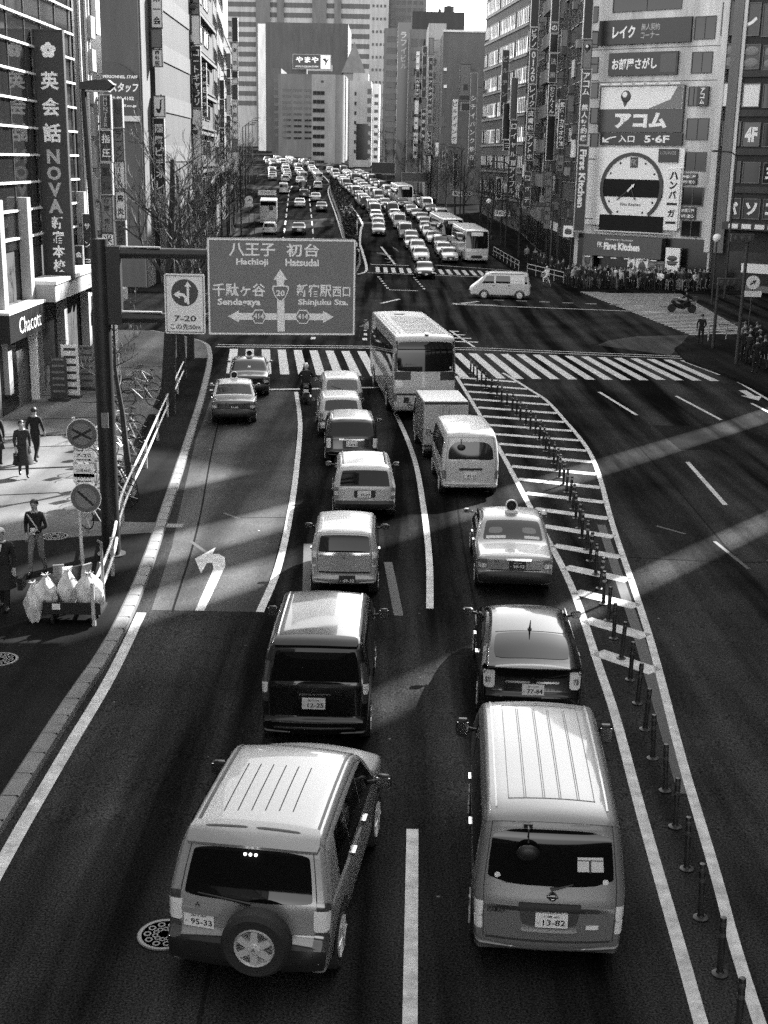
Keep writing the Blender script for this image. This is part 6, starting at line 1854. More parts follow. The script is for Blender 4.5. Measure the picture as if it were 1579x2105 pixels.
tree(-8.5, 48.5, 9.6, .3, 'largest bare tree with a thick dark trunk behind the lane sign', 5, .3, .36, 1.15)
tree(-9.3, 57.0, 9.0, .22, 'bare tree half hidden by the overhead sign, second beyond the thick one', 8, .1, .4, 1.1)
tree(-9.9, 63.5, 8.4, .2, 'bare tree at the corner of the left pavement', 9, .2, .4, 1.0)
for k, (x, y, h) in enumerate(((-17.6, 128, 8), (-18.0, 139, 8.5), (-18.4, 147, 7.5), (-20.2, 168, 8), (-22, 188, 8), (-19.4, 157, 8), (-23.5, 205, 9), (-26, 235, 9))):
    tree(x, y, h, .16, '%s dark tree along the far left pavement past the junction' % ORD[k], 20 + k, 0, .3, 1.0, 'trees on the far left pavement', 1.1)
for k, (x, y, h) in enumerate(((13.6, 135, 6.5), (13.0, 150, 7), (11.6, 166, 7.5), (10.4, 182, 7.5), (8.6, 200, 8), (6.5, 222, 8), (3.2, 248, 8.5), (-1, 280, 9), (12.4, 158, 7), (9.6, 191, 8), (7.6, 211, 8), (5, 234, 8.5))):
    tree(x, y, h, .15, '%s dark tree along the far right pavement past the junction' % ORD[k], 40 + k, 0, .25, 1.1, 'trees on the far right pavement', 1.15)
# clipped hedge on the median
MEDL = [(-3.7, 118), (-4.6, 127), (-4.95, 140), (-5.35, 152), (-7.5, 188), (-11.0, 238), (-12.3, 262)]
MEDR = [(-2.95, 118), (-2.75, 127), (-3.2, 140), (-3.75, 152), (-4.3, 176), (-8.1, 222), (-12.0, 262)]
hl = lambda y: float(np.interp(y, [a[1] for a in MEDL], [a[0] for a in MEDL]))
hr = lambda y: float(np.interp(y, [a[1] for a in MEDR], [a[0] for a in MEDR]))
lf = MB()
rg = random.Random(4)
for i in range(15000):
    y = 119 + 143 * rg.random() ** 1.3
    a, b_ = hl(y) + .25, hr(y) - .2
    x = a + (b_ - a) * rg.random()
    top = 1.35 + .25 * math.sin(y * 1.3) + .2 * math.sin(x * 3 + y * .6)
    z = zg(y) + .1 + top * (1 - rg.random() ** 2.2)
    s_ = rg.uniform(.08, .2)
    u = Vector((rg.uniform(-1, 1), rg.uniform(-1, 1), rg.uniform(-.5, .5))).normalized() * s_
    v = Vector((rg.uniform(-1, 1), rg.uniform(-1, 1), rg.uniform(.2, 1))).normalized() * s_
    c = Vector((x, y, z))
    lf.add([c - u, c + v * .6, c + u, c - v * .6], [(0, 1, 2, 3)])
t = thing('hedge', 'long dark clipped hedge on the curved median strip beyond the junction', 'hedge')
lf.build('foliage', mat('hedge_leaf', .006, .75, noise=.6, nscale=2), t)
core = MB()
yy = [118 + k * 4 for k in range(37)]
core.grid([[(hl(y) + .3, y, zg(y) + .05), (hl(y) + .45, y, zg(y) + 1.05), (hr(y) - .4, y, zg(y) + 1.05), (hr(y) - .25, y, zg(y) + .05)][::-1] for y in yy])
core.build('inner_branches', mat('hedge_core', .006, .9), t)
slab([(hl(y), y) for y in yy] + [(hr(y), y) for y in yy[::-1]], .13, 'median', KERB)

# junction signs on posts
def round_sign(x, y, h, label, plate_=True, r=.32):
    t = thing('round_sign', label, 'road sign', (x, y, zg(y) + .13))
    MB().tube([(0, 0, 0), (0, 0, h)], .04, 8).build('post', STEEL, t, 40)
    d = MB().lathe([(r, 0), (r, -.02), (.001, -.02)], 20, axis='y').build('disc', SIGN_W, t, 30, (0, -.05, h))
    MB().plate(arrow_poly((-r * .4, -r * .3), (r * .45, r * .35), .08, .24, .2), -.035, -.021).build('arrow', SIGN_M, d)
    if plate_: MB().box((.05, -.05, h - .6), (.9, .03, .3)).build('name_plate', SIGN_W, t)
    return t
round_sign(-3.4, 126, 1.9, 'round white sign over a white plate at the head of the hedge')
round_sign(-16.8, 155, 4.2, 'round pale sign above a plate on the far left pavement', True, .5)
round_sign(19.3, 67.9, 4.0, 'round pale sign over a small plate beside the right-hand crowd', True, .36)
t = thing('street_name_sign', 'white street name plate on an arm at the far left pavement', 'road sign', (-16.5, 158, zg(158) + .14))
MB().tube([(0, 0, 0), (0, 0, 5.2), (2.2, 0, 5.4)], .05, 6).build('post', STEEL, t)
q = MB().box((1.6, -.05, 4.9), (2.2, .05, .6)).build('panel', SIGN_W, t)
m = MB(); text_into(m, '甲州街道', (1.6, 4.9), 1.5, .3, -.08); m.build('lettering', INK, q)
def signal(x, y, h, arm, label, lit=None):
    t = thing('traffic_signal', label, 'traffic light', (x, y, zg(y) + .14))
    MB().tube([(0, 0, 0), (0, 0, h)], [.1, .08], 8).tube([(0, 0, h - .3), (arm, 0, h - .1)], .05, 6).build('post', STEEL, t, 40)
    hd = MB().box((arm, -.05, h - .1), (1.15, .25, .4)).build('signal_head', STEEL, t)
    for k in (-1, 0, 1):
        MB().lathe([(.13, 0), (.13, -.04), (.001, -.05)], 12, axis='y').build('lens', SIGN_M, hd, 40, (arm + k * .36, -.18, h - .1))
    return t
signal(18.44, 71.6, 3.8, .5, 'dark signal post beside the lone man on the right corner')
signal(18.1, 65.3, 6.5, -.3, 'thick dark signal post at the near right corner')
signal(-17.4, 152, 8.5, 4.2, 'signal on a long arm over the far left pavement')
signal(14.8, 118, 6.4, -1.2, 'dark signal post in front of the narrow buildings')
def lamp(x, y, h, label, globe=False, arm=-1.4):
    t = thing('street_lamp', label, 'street lamp', (x, y, zg(y) + .14), group='tall street lamps')
    if globe:
        MB().tube([(0, 0, 0), (0, 0, h)], [.08, .06], 8).build('post', STEEL, t, 40)
        MB().ball((0, 0, h + .25), .32, 14, 8).build('globe', SIGN_W, t, 60)
    else:
        MB().tube([(0, 0, 0), (0, 0, h - .3), (arm * .3, 0, h), (arm, 0, h + .05)], [.1, .07, .06, .05], 8).build('post', STEEL, t, 40)
        MB().box((arm - .15, 0, h + .06), (.7, .26, .14)).build('lamp_head', STEEL, t)
lamp(12.6, 140, 9.5, 'thin dark street lamp before the white-blinded office block')
lamp(26.3, 100, 11, 'thin dark street lamp in front of the framed windows at right edge')
lamp(11.4, 150, 4.6, 'white globe lamp near the white street name plate', True)
lamp(24.2, 95.5, 4.6, 'white globe lamp above the waiting crowd at the right', True)
for k, (x, y) in enumerate(((-22.5, 200), (-24.5, 222), (-27, 250), (-30, 285))): lamp(x, y, 12, '%s tall lamp in a row on the distant left kerb' % ORD[k], arm=1.6)
for k, (x, y) in enumerate(((9.5, 176), (5.4, 230), (.5, 270))): lamp(x, y, 10, '%s tall lamp in a row on the distant right kerb' % ORD[k])
def board_on_posts(px0, px1, py0, py1, Y, tone, label):
    o = sign(px0, px1, py0, py1, Y, tone, '', 'w', label, False, 'overhead_sign')
    h = o.location.z - zg(Y)
    wd = px_at(px1, Y, py0) - px_at(px0, Y, py0)
    MB().tube([(wd * .5 + .3, .3, -h), (wd * .5 + .3, .3, 1)], .12, 8).build('post', STEEL, o, 40)
board_on_posts(764, 812, 334, 357, 262, 'd', 'dark back of an overhead road sign far down the right side')
board_on_posts(826, 882, 355, 374, 225, 'm', 'grey back of an overhead sign above the oncoming queue')
# fences on the far right kerb
def fence(p0, p1, label):
    t = thing('kerb_fence', label, 'fence')
    P0, P1 = Vector(p0), Vector(p1)
    n = max(2, int((P1 - P0).length / 2))
    for h in (.9, .5): MB().tube([(p.x, p.y, zg(p.y) + .14 + h) for p in (P0.lerp(P1, k / n) for k in range(n + 1))], .035, 6).build('rail', GALV, t)
    for k in range(n + 1):
        p = P0.lerp(P1, k / n)
        MB().tube([(p.x, p.y, zg(p.y) + .1), (p.x, p.y, zg(p.y) + 1.06)], .04, 6).build('post', GALV, t)
fence((11.1, 137), (12.4, 122.5), 'dark kerb fence beside the front oncoming bus')
fence((12.9, 119.5), (15.1, 110.5), 'dark kerb fence behind the cyclist in pale clothes')
fence((18.9, 74.6), (21.5, 76.5), 'pale looped railing at the right-hand corner')
# manholes and drain
def manhole(x, y, r, label, z):
    t = thing('manhole_cover', label, 'manhole', (x, y, zg(y) + z))
    MB().lathe([(r, 0), (r, .012), (.001, .012)], 28).build('plate', mat('cast_iron', .03, .5), t, 30)
    m = MB()
    m.lathe([(r * .96, .0125), (r * .96, .018), (r * .84, .018), (r * .84, .0125)], 28)
    for k in range(10):
        a = k * math.pi / 5
        m.lathe([(r * .15, .0125), (r * .15, .018), (r * .09, .018), (r * .09, .0125)], 8, (math.cos(a) * r * .62, math.sin(a) * r * .62, 0))
        m.lathe([(r * .12, .0125), (r * .12, .018), (r * .07, .018), (r * .07, .0125)], 8, (math.cos(a + .3) * r * .33, math.sin(a + .3) * r * .33, 0))
    m.build('pattern', mat('worn_iron', .13, .5), t)
manhole(-2.52, 13.15, .32, 'round patterned manhole cover beside the off-road car', .004)
manhole(-8.2, 30.2, .34, 'pale round manhole cover in the left pavement behind the walking man', .146)
manhole(-7.0, 21.6, .34, 'round manhole cover at the left edge of the dark pavement', .146)
t = thing('drain_grate', 'small slotted drain grate at the left kerb', 'drain', (-5.6, 32.0, zg(32) + .006))
MB().box((0, 0, .006), (.62, .36, .012)).build('frame', SIGN_M, t)
m = MB()
for k in range(7): m.box((-.24 + k * .08, 0, .014), (.03, .3, .01))
m.build('slots', SIGN_G, t)

# bicycles parked behind the rail
CHR = mat('bike_metal', .5, .25, metal=.9)
def make_bike(label):
    t = thing('bicycle', label, 'bicycle', group='bicycles parked behind the guard rail')
    for y in (0, 1.08):
        w_ = MB()
        r = .32
        w_.grid([[((math.cos(a) * .018), y + math.cos(b) * (r + math.sin(a) * .018), r + .01 + math.sin(b) * (r + math.sin(a) * .018)) for a in [k * math.pi / 2 for k in range(5)]] for b in [k * math.pi / 9 for k in range(19)]])
        wh = w_.build('wheel', TYRE, t, 60)
        s_ = MB()
        for k in range(9):
            b = k * 2 * math.pi / 9
            s_.tube([(0, y, r + .01), (0, y + math.cos(b) * r * .96, r + .01 + math.sin(b) * r * .96)], .004, 3)
        s_.build('spokes', CHR, wh)
    f_ = MB()
    A, B, C, D = (0, .0, .33), (0, .42, .3), (0, .3, .78), (0, .86, .72)
    for a, b in ((A, B), (B, C), (A, C), (B, D), (D, (0, 1.08, .33)), ((0, .34, .62), D)): f_.tube([a, b], .018, 6)
    f_.build('frame', CHR, t, 40)
    MB().tube([D, (0, .8, 1.0), (-.27, .68, 1.03)], .013, 6).tube([(0, .8, 1.0), (.27, .68, 1.03)], .013, 6).build('handlebar', CHR, t)
    MB().tube([C, (0, .28, .86)], .014, 6).ball((0, .24, .89), .13, 8, 5, (.6, 1, .35)).build('saddle', TRIM, t, 40)
    bk = MB(); bk.box((0, 1.08, .78), (.3, .26, .02))
    for q in (-1, 1): bk.box((q * .15, 1.08, .88), (.012, .26, .2)); bk.box((0, 1.08 + q * .13, .88), (.29, .012, .2))
    bk.build('basket', GALV, t)
    return t
bspots = [(-7.0, 33.4, 70), (-7.2, 34.4, 75), (-7.35, 35.3, 62), (-8.1, 37.6, 80), (-7.9, 39.0, 68), (-8.2, 40.3, 78), (-8.5, 41.8, 72), (-8.6, 43.2, 64), (-8.9, 44.6, 85), (-9.4, 50.4, 70), (-9.8, 52.2, 76), (-10.0, 54, 66), (-6.75, 30.2, 60)]
pb = None
for k, (x, y, a) in enumerate(bspots):
    lb = '%s bicycle from the gantry post in the row behind the guard rail' % ORD[k] if k < 12 else 'bicycle with a wire basket right behind the gantry post'
    if pb is None: o = pb = make_bike(lb)
    else: o = tag(copy_tree(pb), lb)
    o.location, o.rotation_euler = (x, y, zg(y) + .14), (R(rnd.uniform(-8, 8)), R(rnd.uniform(-9, 9)), R(a + rnd.uniform(-12, 12)))
# rubbish cart with sacks and card
CY = 23.9
t = thing('rubbish_cart', 'low dark rubbish cart at the end of the guard rail', 'cart', (-6.15, CY, zg(CY) + .144))
MB().box((0, 0, .26), (1.15, .62, .05)).box((0, -.3, .38), (1.15, .03, .2)).box((-.56, 0, .38), (.03, .6, .2)).build('tray', TRIM, t)
MB().box((-.3, -.325, .4), (.16, .014, .12)).build('label_plate', SIGN_W, t)
MB().tube([(.5, .3, .2), (.5, .3, 1.55), (.42, .3, 1.6)], .03, 8).build('handle', SIGN_G, t)
for x in (-.4, .4):
    for y in (-.22, .22): MB().lathe([(.11, -.025), (.12, -.02), (.12, .02), (.11, .025)], 14, (x, y, .12), 'x').build('wheel', TYRE, t, 40)
BAG = mat('plastic_sack', .62, .35, noise=.25, nscale=3, bump=.6, bscale=7)
def sack(x, y, z, w_, d_, h_, label, seed):
    rg = random.Random(seed)
    ph = [rg.uniform(0, 6) for _ in range(6)]
    m = MB()
    n, mm = 30, 20
    pts = []
    for i in range(mm + 1):
        tt = i / mm
        row = []
        for j in range(n + 1):
            a = 2 * math.pi * j / n
            r = (math.sin(math.pi * min(.97, tt * .9 + .08)) ** .5 * (1 - .35 * max(0, tt - .55) / .45)) * (1 + .22 * nz.noise(Vector((math.cos(a) * 2 + seed * 7, math.sin(a) * 2, tt * 3.5))) + .1 * math.sin(a * 3 + ph[0] + tt * 5) + .06 * math.sin(a * 7 + ph[1] - tt * 9) + .05 * math.sin(a * 11 + ph[2]))
            row.append((x + w_ / 2 * r * math.cos(a), CY + y + d_ / 2 * r * math.sin(a), zg(CY) + .144 + z + h_ * (tt + .03 * math.sin(a * 5 + ph[3]))))
        pts.append(row)
    m.grid(pts)
    kx, ky, kz = x, CY + y, zg(CY) + .144 + z + h_ * .93
    for q in range(5): m.tube([(kx, ky, kz), (kx + .03 * math.cos(q * 1.3), ky + .03 * math.sin(q * 1.3), kz + .07), (kx + .1 * math.cos(q * 1.3), ky + .1 * math.sin(q * 1.3), kz + .1)], [.035, .02, .006], 5)
    tag(m.build('rubbish_sack', BAG, smooth=60), label, 'sack', 'white sacks on the rubbish cart')
sack(-6.72, .0, .3, .42, .45, .62, 'slumped white sack at the left end of the rubbish cart', 1)
sack(-6.3, .08, .3, .4, .42, .72, 'tall white sack in the middle of the rubbish cart', 2)
sack(-5.85, -.02, .29, .56, .5, .7, 'largest white sack at the right end of the rubbish cart', 3)
sack(-6.95, -.1, .0, .34, .4, .8, 'long white sack hanging off the left side of the cart', 4)
for k, (x, dx, h, tn) in enumerate(((-6.55, -.15, .8, SIGN_G), (-6.38, -.1, .75, SIGN_W), (-6.2, -.04, .78, SIGN_D), (-6.02, .1, .82, SIGN_G))):
    m = MB(); m.box((0, 0, h / 2), (.22, .035, h), .3 + k * .2, R(12))
    tag(m.build('cardboard_sheet', tn, loc=(x, CY + .36, zg(CY) + .43)), ['pale grey cardboard sheet standing leftmost behind the sacks', 'white cardboard sheet standing behind the middle sack', 'dark board leaning behind the sacks by the pale post', 'grey cardboard sheet standing by the end of the rail'][k], 'cardboard')
# sign stands by the shop front
for k, (x, y, h, tn, lb) in enumerate(((-13.4, 51.2, 1.7, 'm', 'grey menu stand beside the dark fascia shop'), (-13.1, 52.0, 2.1, 'w', 'tall white banner stand beside the menu stand'), (-12.9, 54, 1.8, 'g', 'pale notice stand near the black shopfront'), (-12.6, 57.5, 2.3, 'w', 'white banner stand farthest along the left shops'))):
    t = thing('sign_stand', lb, 'sign', (x, y, zg(y) + .14))
    MB().box((0, 0, h / 2 + .1), (.7, .06, h)).build('panel', TONES[tn], t); MB().box((0, 0, .06), (.8, .5, .1)).build('foot', STEEL, t)
    m = MB()
    for j in range(6): m.box((0, -.035, .4 + j * h / 6.5), (.5, .01, h * .05))
    m.build('notice', SIGN_M if tn in 'wg' else SIGN_G, t)
# ================================================================ people, riders and their machines
SKIN = mat('skin', .32, .5, noise=.12, nscale=15)
HAIR = mat('hair_black', .01, .5)
HAIRG = mat('hair_grey', .5, .6)
CLOTH = {k: mat('cloth_' + k, v, .85, noise=.25, nscale=14, bump=.5, bscale=18) for k, v in dict(black=.008, dark=.022, mid=.09, grey=.2, pale=.45, white=.7).items()}
SHOE = mat('shoe_leather', .01, .4)
STAND = dict(pel=(0, 0, .93), spn=(0, .01, 1.14), che=(0, 0, 1.33), nek=(0, .0, 1.48), hd0=(0, .02, 1.56), hd1=(0, .025, 1.64), hd2=(0, .01, 1.71),
             shL=(-.18, 0, 1.4), elL=(-.23, -.01, 1.13), wrL=(-.24, .05, .9), shR=(.18, 0, 1.4), elR=(.23, -.01, 1.13), wrR=(.24, .05, .9),
             hiL=(-.09, 0, .88), knL=(-.1, .02, .49), anL=(-.1, -.02, .09), toL=(-.12, .14, .045), hiR=(.09, 0, .88), knR=(.1, .02, .49), anR=(.1, -.02, .09), toR=(.12, .14, .045))
RAD = dict(pel=(.155, .11), spn=(.135, .1), che=(.165, .11), nek=(.058, .058), hd0=(.066, .075), hd1=(.074, .092), hd2=(.055, .065), shL=(.068, .068), elL=(.048, .048), wrL=(.034, .034), shR=(.068, .068), elR=(.048, .048), wrR=(.034, .034),
           hiL=(.095, .095), knL=(.066, .066), anL=(.046, .046), toL=(.036, .036), hiR=(.095, .095), knR=(.066, .066), anR=(.046, .046), toR=(.036, .036))
BONES = [('pel', 'spn'), ('spn', 'che'), ('che', 'nek'), ('nek', 'hd0'), ('hd0', 'hd1'), ('hd1', 'hd2'), ('che', 'shL'), ('shL', 'elL'), ('elL', 'wrL'), ('che', 'shR'), ('shR', 'elR'), ('elR', 'wrR'),
         ('pel', 'hiL'), ('hiL', 'knL'), ('knL', 'anL'), ('anL', 'toL'), ('pel', 'hiR'), ('hiR', 'knR'), ('knR', 'anR'), ('anR', 'toR')]
def skin_mesh(pose, fingers, long_top=0.8, scale_r=1.0):
    J = dict(STAND); J.update(pose)
    names = list(J)
    V = [Vector(J[n]) for n in names]
    E = [(names.index(a), names.index(b)) for a, b in BONES]
    rad = [Vector(RAD[n]) * (scale_r if n in ('pel', 'spn', 'che', 'shL', 'shR', 'hiL', 'hiR', 'knL', 'knR', 'elL', 'elR') else 1) for n in names]
    for s in 'LR':
        el, wr = Vector(J['el' + s]), Vector(J['wr' + s])
        d = (wr - el).normalized()
        side = Vector((1, 0, 0)) if abs(d.x) < .8 else Vector((0, 0, 1))
        side = (side - d * side.dot(d)).normalized()
        nrm = d.cross(side)
        pal = wr + d * .085
        V.append(pal); rad.append(Vector((.036, .022))); pi = len(V) - 1
        E.append((names.index('wr' + s), pi))
        if fingers:
            for k, (o_, L) in enumerate(((-.03, .07), (-.01, .085), (.01, .08), (.03, .062))):
                a = pal + side * o_ + d * .02
                b_ = a + d * L * .55 + nrm * .008
                c = b_ + d * L * .35 + nrm * .03
                for q, pr in ((a, pi), (b_, None), (c, None)):
                    V.append(q); rad.append(Vector((.0095, .0095)))
                    E.append((pr if pr is not None else len(V) - 2, len(V) - 1))
            a = wr + d * .03 + side * (.035 if s == 'L' else -.035)
            b_ = a + d * .05 + side * (.02 if s == 'L' else -.02)
            V.append(a); rad.append(Vector((.012, .012))); E.append((names.index('wr' + s), len(V) - 1))
            V.append(b_); rad.append(Vector((.01, .01))); E.append((len(V) - 2, len(V) - 1))
        else:
            V.append(pal + d * .07 + nrm * .02); rad.append(Vector((.026, .014))); E.append((pi, len(V) - 1))
    # nose
    h = Vector(J['hd1']); f_ = (Vector(J['hd1']) - Vector(J['hd2'])).normalized()
    me = bpy.data.meshes.new('body')
    me.from_pydata([tuple(v) for v in V], E, [])
    ob = bpy.data.objects.new('tmp', me)
    COL.objects.link(ob)
    md = ob.modifiers.new('s', 'SKIN')
    md.use_smooth_shade = True
    for i, r in enumerate(rad): me.skin_vertices[0].data[i].radius = tuple(r)
    me.skin_vertices[0].data[names.index('pel')].use_root = True
    sb = ob.modifiers.new('u', 'SUBSURF')
    sb.levels = sb.render_levels = 2 if fingers else 1
    dg = bpy.context.evaluated_depsgraph_get(); dg.update()
    out = bpy.data.meshes.new_from_object(ob.evaluated_get(dg))
    bpy.data.objects.remove(ob); bpy.data.meshes.remove(me)
    # clothes by nearest bone
    seg = [(Vector(J[a]), Vector(J[b]), a, b) for a, b in BONES]
    mi = []
    for p in out.polygons:
        c = p.center
        best, bd = None, 9
        for a, b, na, nb in seg:
            ab = b - a
            t_ = min(max((c - a).dot(ab) / ab.length_squared, 0), 1)
            d_ = (c - a - ab * t_).length
            if d_ < bd: bd, best = d_, (na, nb, t_)
        na, nb, t_ = best
        if nb in ('hd0', 'hd1', 'hd2'): k = 0
        elif nb == 'nek': k = 0 if t_ > .82 else 1
        elif nb in ('wrL', 'wrR'): k = 0 if t_ > .93 else 1
        elif nb.startswith('to') or (nb.startswith('an') and t_ > .92): k = 3
        elif nb in ('knL', 'knR', 'anL', 'anR'): k = 2
        elif nb in ('hiL', 'hiR'): k = 1 if long_top > .85 else 2
        elif nb == 'spn': k = 1
        else: k = 1
        mi.append(k)
    out.polygons.foreach_set('material_index', mi)
    out.polygons.foreach_set('use_smooth', [True] * len(mi))
    for k in range(4): out.materials.append(CLOTH['black'])
    return out, J
POSES = dict(
    stand={}, relaxed=dict(elL=(-.25, -.03, 1.14), elR=(.24, .0, 1.13), wrR=(.16, .16, 1.0), knL=(-.1, .05, .49), anL=(-.12, .02, .09), toL=(-.16, .17, .045)),
    folded=dict(elL=(-.25, .06, 1.14), wrL=(-.02, .19, 1.12), elR=(.25, .06, 1.14), wrR=(.04, .17, 1.18)),
    walk=dict(elL=(-.23, -.1, 1.14), wrL=(-.22, .02, .92), elR=(.23, .06, 1.15), wrR=(.21, .2, .96), knL=(-.09, .18, .52), anL=(-.09, .22, .1), toL=(-.1, .38, .07), knR=(.09, -.04, .5), anR=(.09, -.3, .14), toR=(.1, -.16, .04)),
    phone=dict(elR=(.27, .12, 1.2), wrR=(.12, .14, 1.5), elL=(-.24, -.02, 1.13), knL=(-.09, .14, .5), anL=(-.09, .12, .09), toL=(-.1, .28, .045), knR=(.09, -.02, .49), anR=(.09, -.18, .1), toR=(.1, -.03, .045)),
    strap=dict(elL=(-.27, .04, 1.15), wrL=(-.1, .2, 1.1), elR=(.25, -.06, 1.13), wrR=(.2, .06, .95), knR=(.09, .16, .52), anR=(.09, .18, .1), toR=(.1, .34, .06), knL=(-.09, -.02, .49), anL=(-.09, -.24, .12), toL=(-.1, -.1, .04)),
    ride=dict(pel=(0, 0, .86), spn=(0, .06, 1.05), che=(0, .12, 1.24), nek=(0, .17, 1.38), hd0=(0, .21, 1.46), hd1=(0, .22, 1.54), hd2=(0, .21, 1.61), shL=(-.18, .14, 1.3), shR=(.18, .14, 1.3), elL=(-.29, .3, 1.12), elR=(.29, .3, 1.12), wrL=(-.3, .5, 1.04), wrR=(.3, .5, 1.04),
              hiL=(-.12, .04, .82), hiR=(.12, .04, .82), knL=(-.2, .4, .66), knR=(.2, .4, .66), anL=(-.2, .26, .3), anR=(.2, .26, .3), toL=(-.2, .42, .26), toR=(.2, .42, .26)))
PM = {}
def hair_mesh(J, kind):
    h = Vector(J['hd1'])
    m = MB()
    n, mm = 14, 8
    pts = []
    drop = {'short': .58, 'long': .8, 'cap': .5}[kind]
    for i in range(mm + 1):
        t_ = i / mm * math.pi * drop
        row = []
        for j in range(n + 1):
            a = 2 * math.pi * j / n
            x, y = math.sin(t_) * math.cos(a), math.sin(t_) * math.sin(a)
            z = math.cos(t_)
            if y > .2 and z < .35 and kind != 'cap': y, z = y * .3, max(z, .3)
            if y > .5 and kind == 'cap': z = max(z, .15)
            row.append((h.x + x * .096, h.y - .012 + y * .112, h.z + .01 + z * .115))
        pts.append(row[::-1])
    m.grid(pts)
    return m.mesh('hair', [HAIR], 60)
def person(label, pose, x, y, yaw, top='black', bot='dark', hair='short', hairm=None, h=1.0, group=None, fingers=False, long_top=.8, fat=1.0, z0=.14, bag=None, loc=None, face=False):
    k = (pose, fingers, long_top, fat, hair)
    if k not in PM:
        me, J = skin_mesh(POSES[pose], fingers, long_top, fat)
        PM[k] = (me, J, hair_mesh(J, hair))
    me, J, hm = PM[k]
    t = thing('person', label, 'person', loc or (x, y, zg(y) + z0), -R(yaw), group)
    t.scale = (h, h, h)
    b = bpy.data.objects.new('body', me); COL.objects.link(b); b.parent = t
    for i, m_ in enumerate((SKIN, CLOTH[top], CLOTH[bot], SHOE)):
        b.material_slots[i].link = 'OBJECT'; b.material_slots[i].material = m_
    q = bpy.data.objects.new('hair', hm); COL.objects.link(q); q.parent = t
    q.material_slots[0].link = 'OBJECT'; q.material_slots[0].material = hairm or HAIR
    if face:
        hd = Vector(J['hd1'])
        f_ = MB()
        f_.ball((hd.x, hd.y + .088, hd.z - .02), .02, 8, 5, (.6, 1, 1.1))
        f_.build('nose', SKIN, t, 60)
        for s_ in (-1, 1):
            MB().ball((hd.x + s_ * .03, hd.y + .076, hd.z + .005), .011, 8, 5, (1.2, .7, .6)).build('eye', HAIR, t)
            MB().ball((hd.x + s_ * .078, hd.y, hd.z - .01), .026, 8, 5, (.4, .8, 1.1)).build('ear', SKIN, t, 60)
        MB().ball((hd.x, hd.y + .074, hd.z - .05), .022, 8, 4, (1.1, .5, .3)).build('mouth', mat('lips', .12, .5), t, 60)
    if bag:
        wr = Vector(J['wrR'])
        MB().box((wr.x + .02, wr.y, wr.z - .32), (.1, .32, .26)).tube([(wr.x + .02, wr.y - .09, wr.z - .19), (wr.x + .01, wr.y, wr.z - .08), (wr.x + .02, wr.y + .09, wr.z - .19)], .01, 5).build('handbag', CLOTH[bag], t)
    return t, J
def coat(t, J, m_, hem=.5, flare=.2):
    """skirt of a coat following the hips"""
    m = MB()
    n = 18
    rows = []
    for z, rx, ry in ((1.0, .17, .125), (.86, .185, .14), ((.86 + hem) / 2, .185 + flare * .3, .15 + flare * .3), (hem, .19 + flare * .6, .16 + flare * .6)):
        rows.append([(rx * math.cos(2 * math.pi * j / n) * (1 + .03 * math.sin(j * 2.2)), ry * math.sin(2 * math.pi * j / n) + .02, z) for j in range(n + 1)][::-1])
    m.grid(rows)
    m.build('coat_skirt', CLOTH[m_], t, 60)
# near left pavement
t, J = person('person in a black jacket and grey trousers walking with a shoulder strap', 'strap', -7.75, 27.0, 186, 'black', 'grey', fingers=True, face=True)
MB().tube([(.13, .12, 1.43), (.0, .16, 1.28), (-.14, .15, 1.06)], .018, 6).build('shoulder_strap', CLOTH['pale'], t)
MB().box((-.03, .24, 1.08), (.1, .03, .15)).build('paper', SIGN_W, t)
t, J = person('grey-haired person in a long black coat holding a phone to the ear', 'phone', -7.75, 24.5, 178, 'black', 'black', hairm=HAIRG, fingers=True, long_top=.9, fat=1.12, face=True)
coat(t, J, 'black', .5, .12)
MB().box((-.38, .05, .62), (.1, .34, .26)).build('briefcase', CLOTH['black'], t)
MB().plate([(-.05, 1.44), (.05, 1.44), (0, 1.26)], .122, .127).build('shirt_front', CLOTH['white'], t)
t, J = person('person in a black suit walking away beside the shop entrance', 'walk', -11.1, 39.2, 10, 'black', 'black', fingers=True)
t, J = person('person in a brimmed hat and dark coat at the left edge', 'stand', -12.1, 38.4, -8, 'black', 'black', 'cap', fingers=True, long_top=.9, fat=1.15)
coat(t, J, 'black', .55, .1)
MB().lathe([(.15, 1.665), (.15, 1.675), (.1, 1.68), (.09, 1.76), (.01, 1.77)], 16, (0, .015, 0)).build('hat', CLOTH['grey'], t, 40)
t, J = person('person in a dark coat and skirt striding with a bag towards the viewer', 'walk', -10.85, 36.9, 160, 'dark', 'black', 'long', fingers=True, long_top=.9, bag='black', face=True)
coat(t, J, 'dark', .42, .2)
# waiting crowd on the far kerb
cr = random.Random(21)
rowsC = [('front', 105.8, 15.7, 25.9, 24), ('second', 106.6, 16.0, 26.3, 22), ('third', 107.5, 15.4, 25, 20), ('back', 108.7, 15.2, 22.5, 14)]
TOPS = ['black'] * 8 + ['dark'] * 5 + ['mid', 'grey', 'grey', 'pale', 'pale', 'white', 'white']
for nm, y0, x0, x1, n in rowsC:
    for k in range(n):
        x = x0 + (x1 - x0) * k / (n - 1) + cr.uniform(-.17, .17)
        y = y0 - max(0, x - 17) * .07 + cr.uniform(-.5, .5)
        tp = cr.choice(TOPS)
        ps = cr.choice(['stand', 'relaxed', 'folded', 'stand'])
        bt = cr.choice(['black', 'black', 'dark', 'mid', 'grey'])
        person("person in a %s top, %s from left in the crowd's %s row" % (tp, ORD[k], nm), ps, x, y, 180 + cr.uniform(-70, 70), tp, bt, cr.choice(['short', 'short', 'long']), h=cr.uniform(.88, 1.08), group='people waiting at the far kerb', bag='black' if cr.random() < .12 else None)
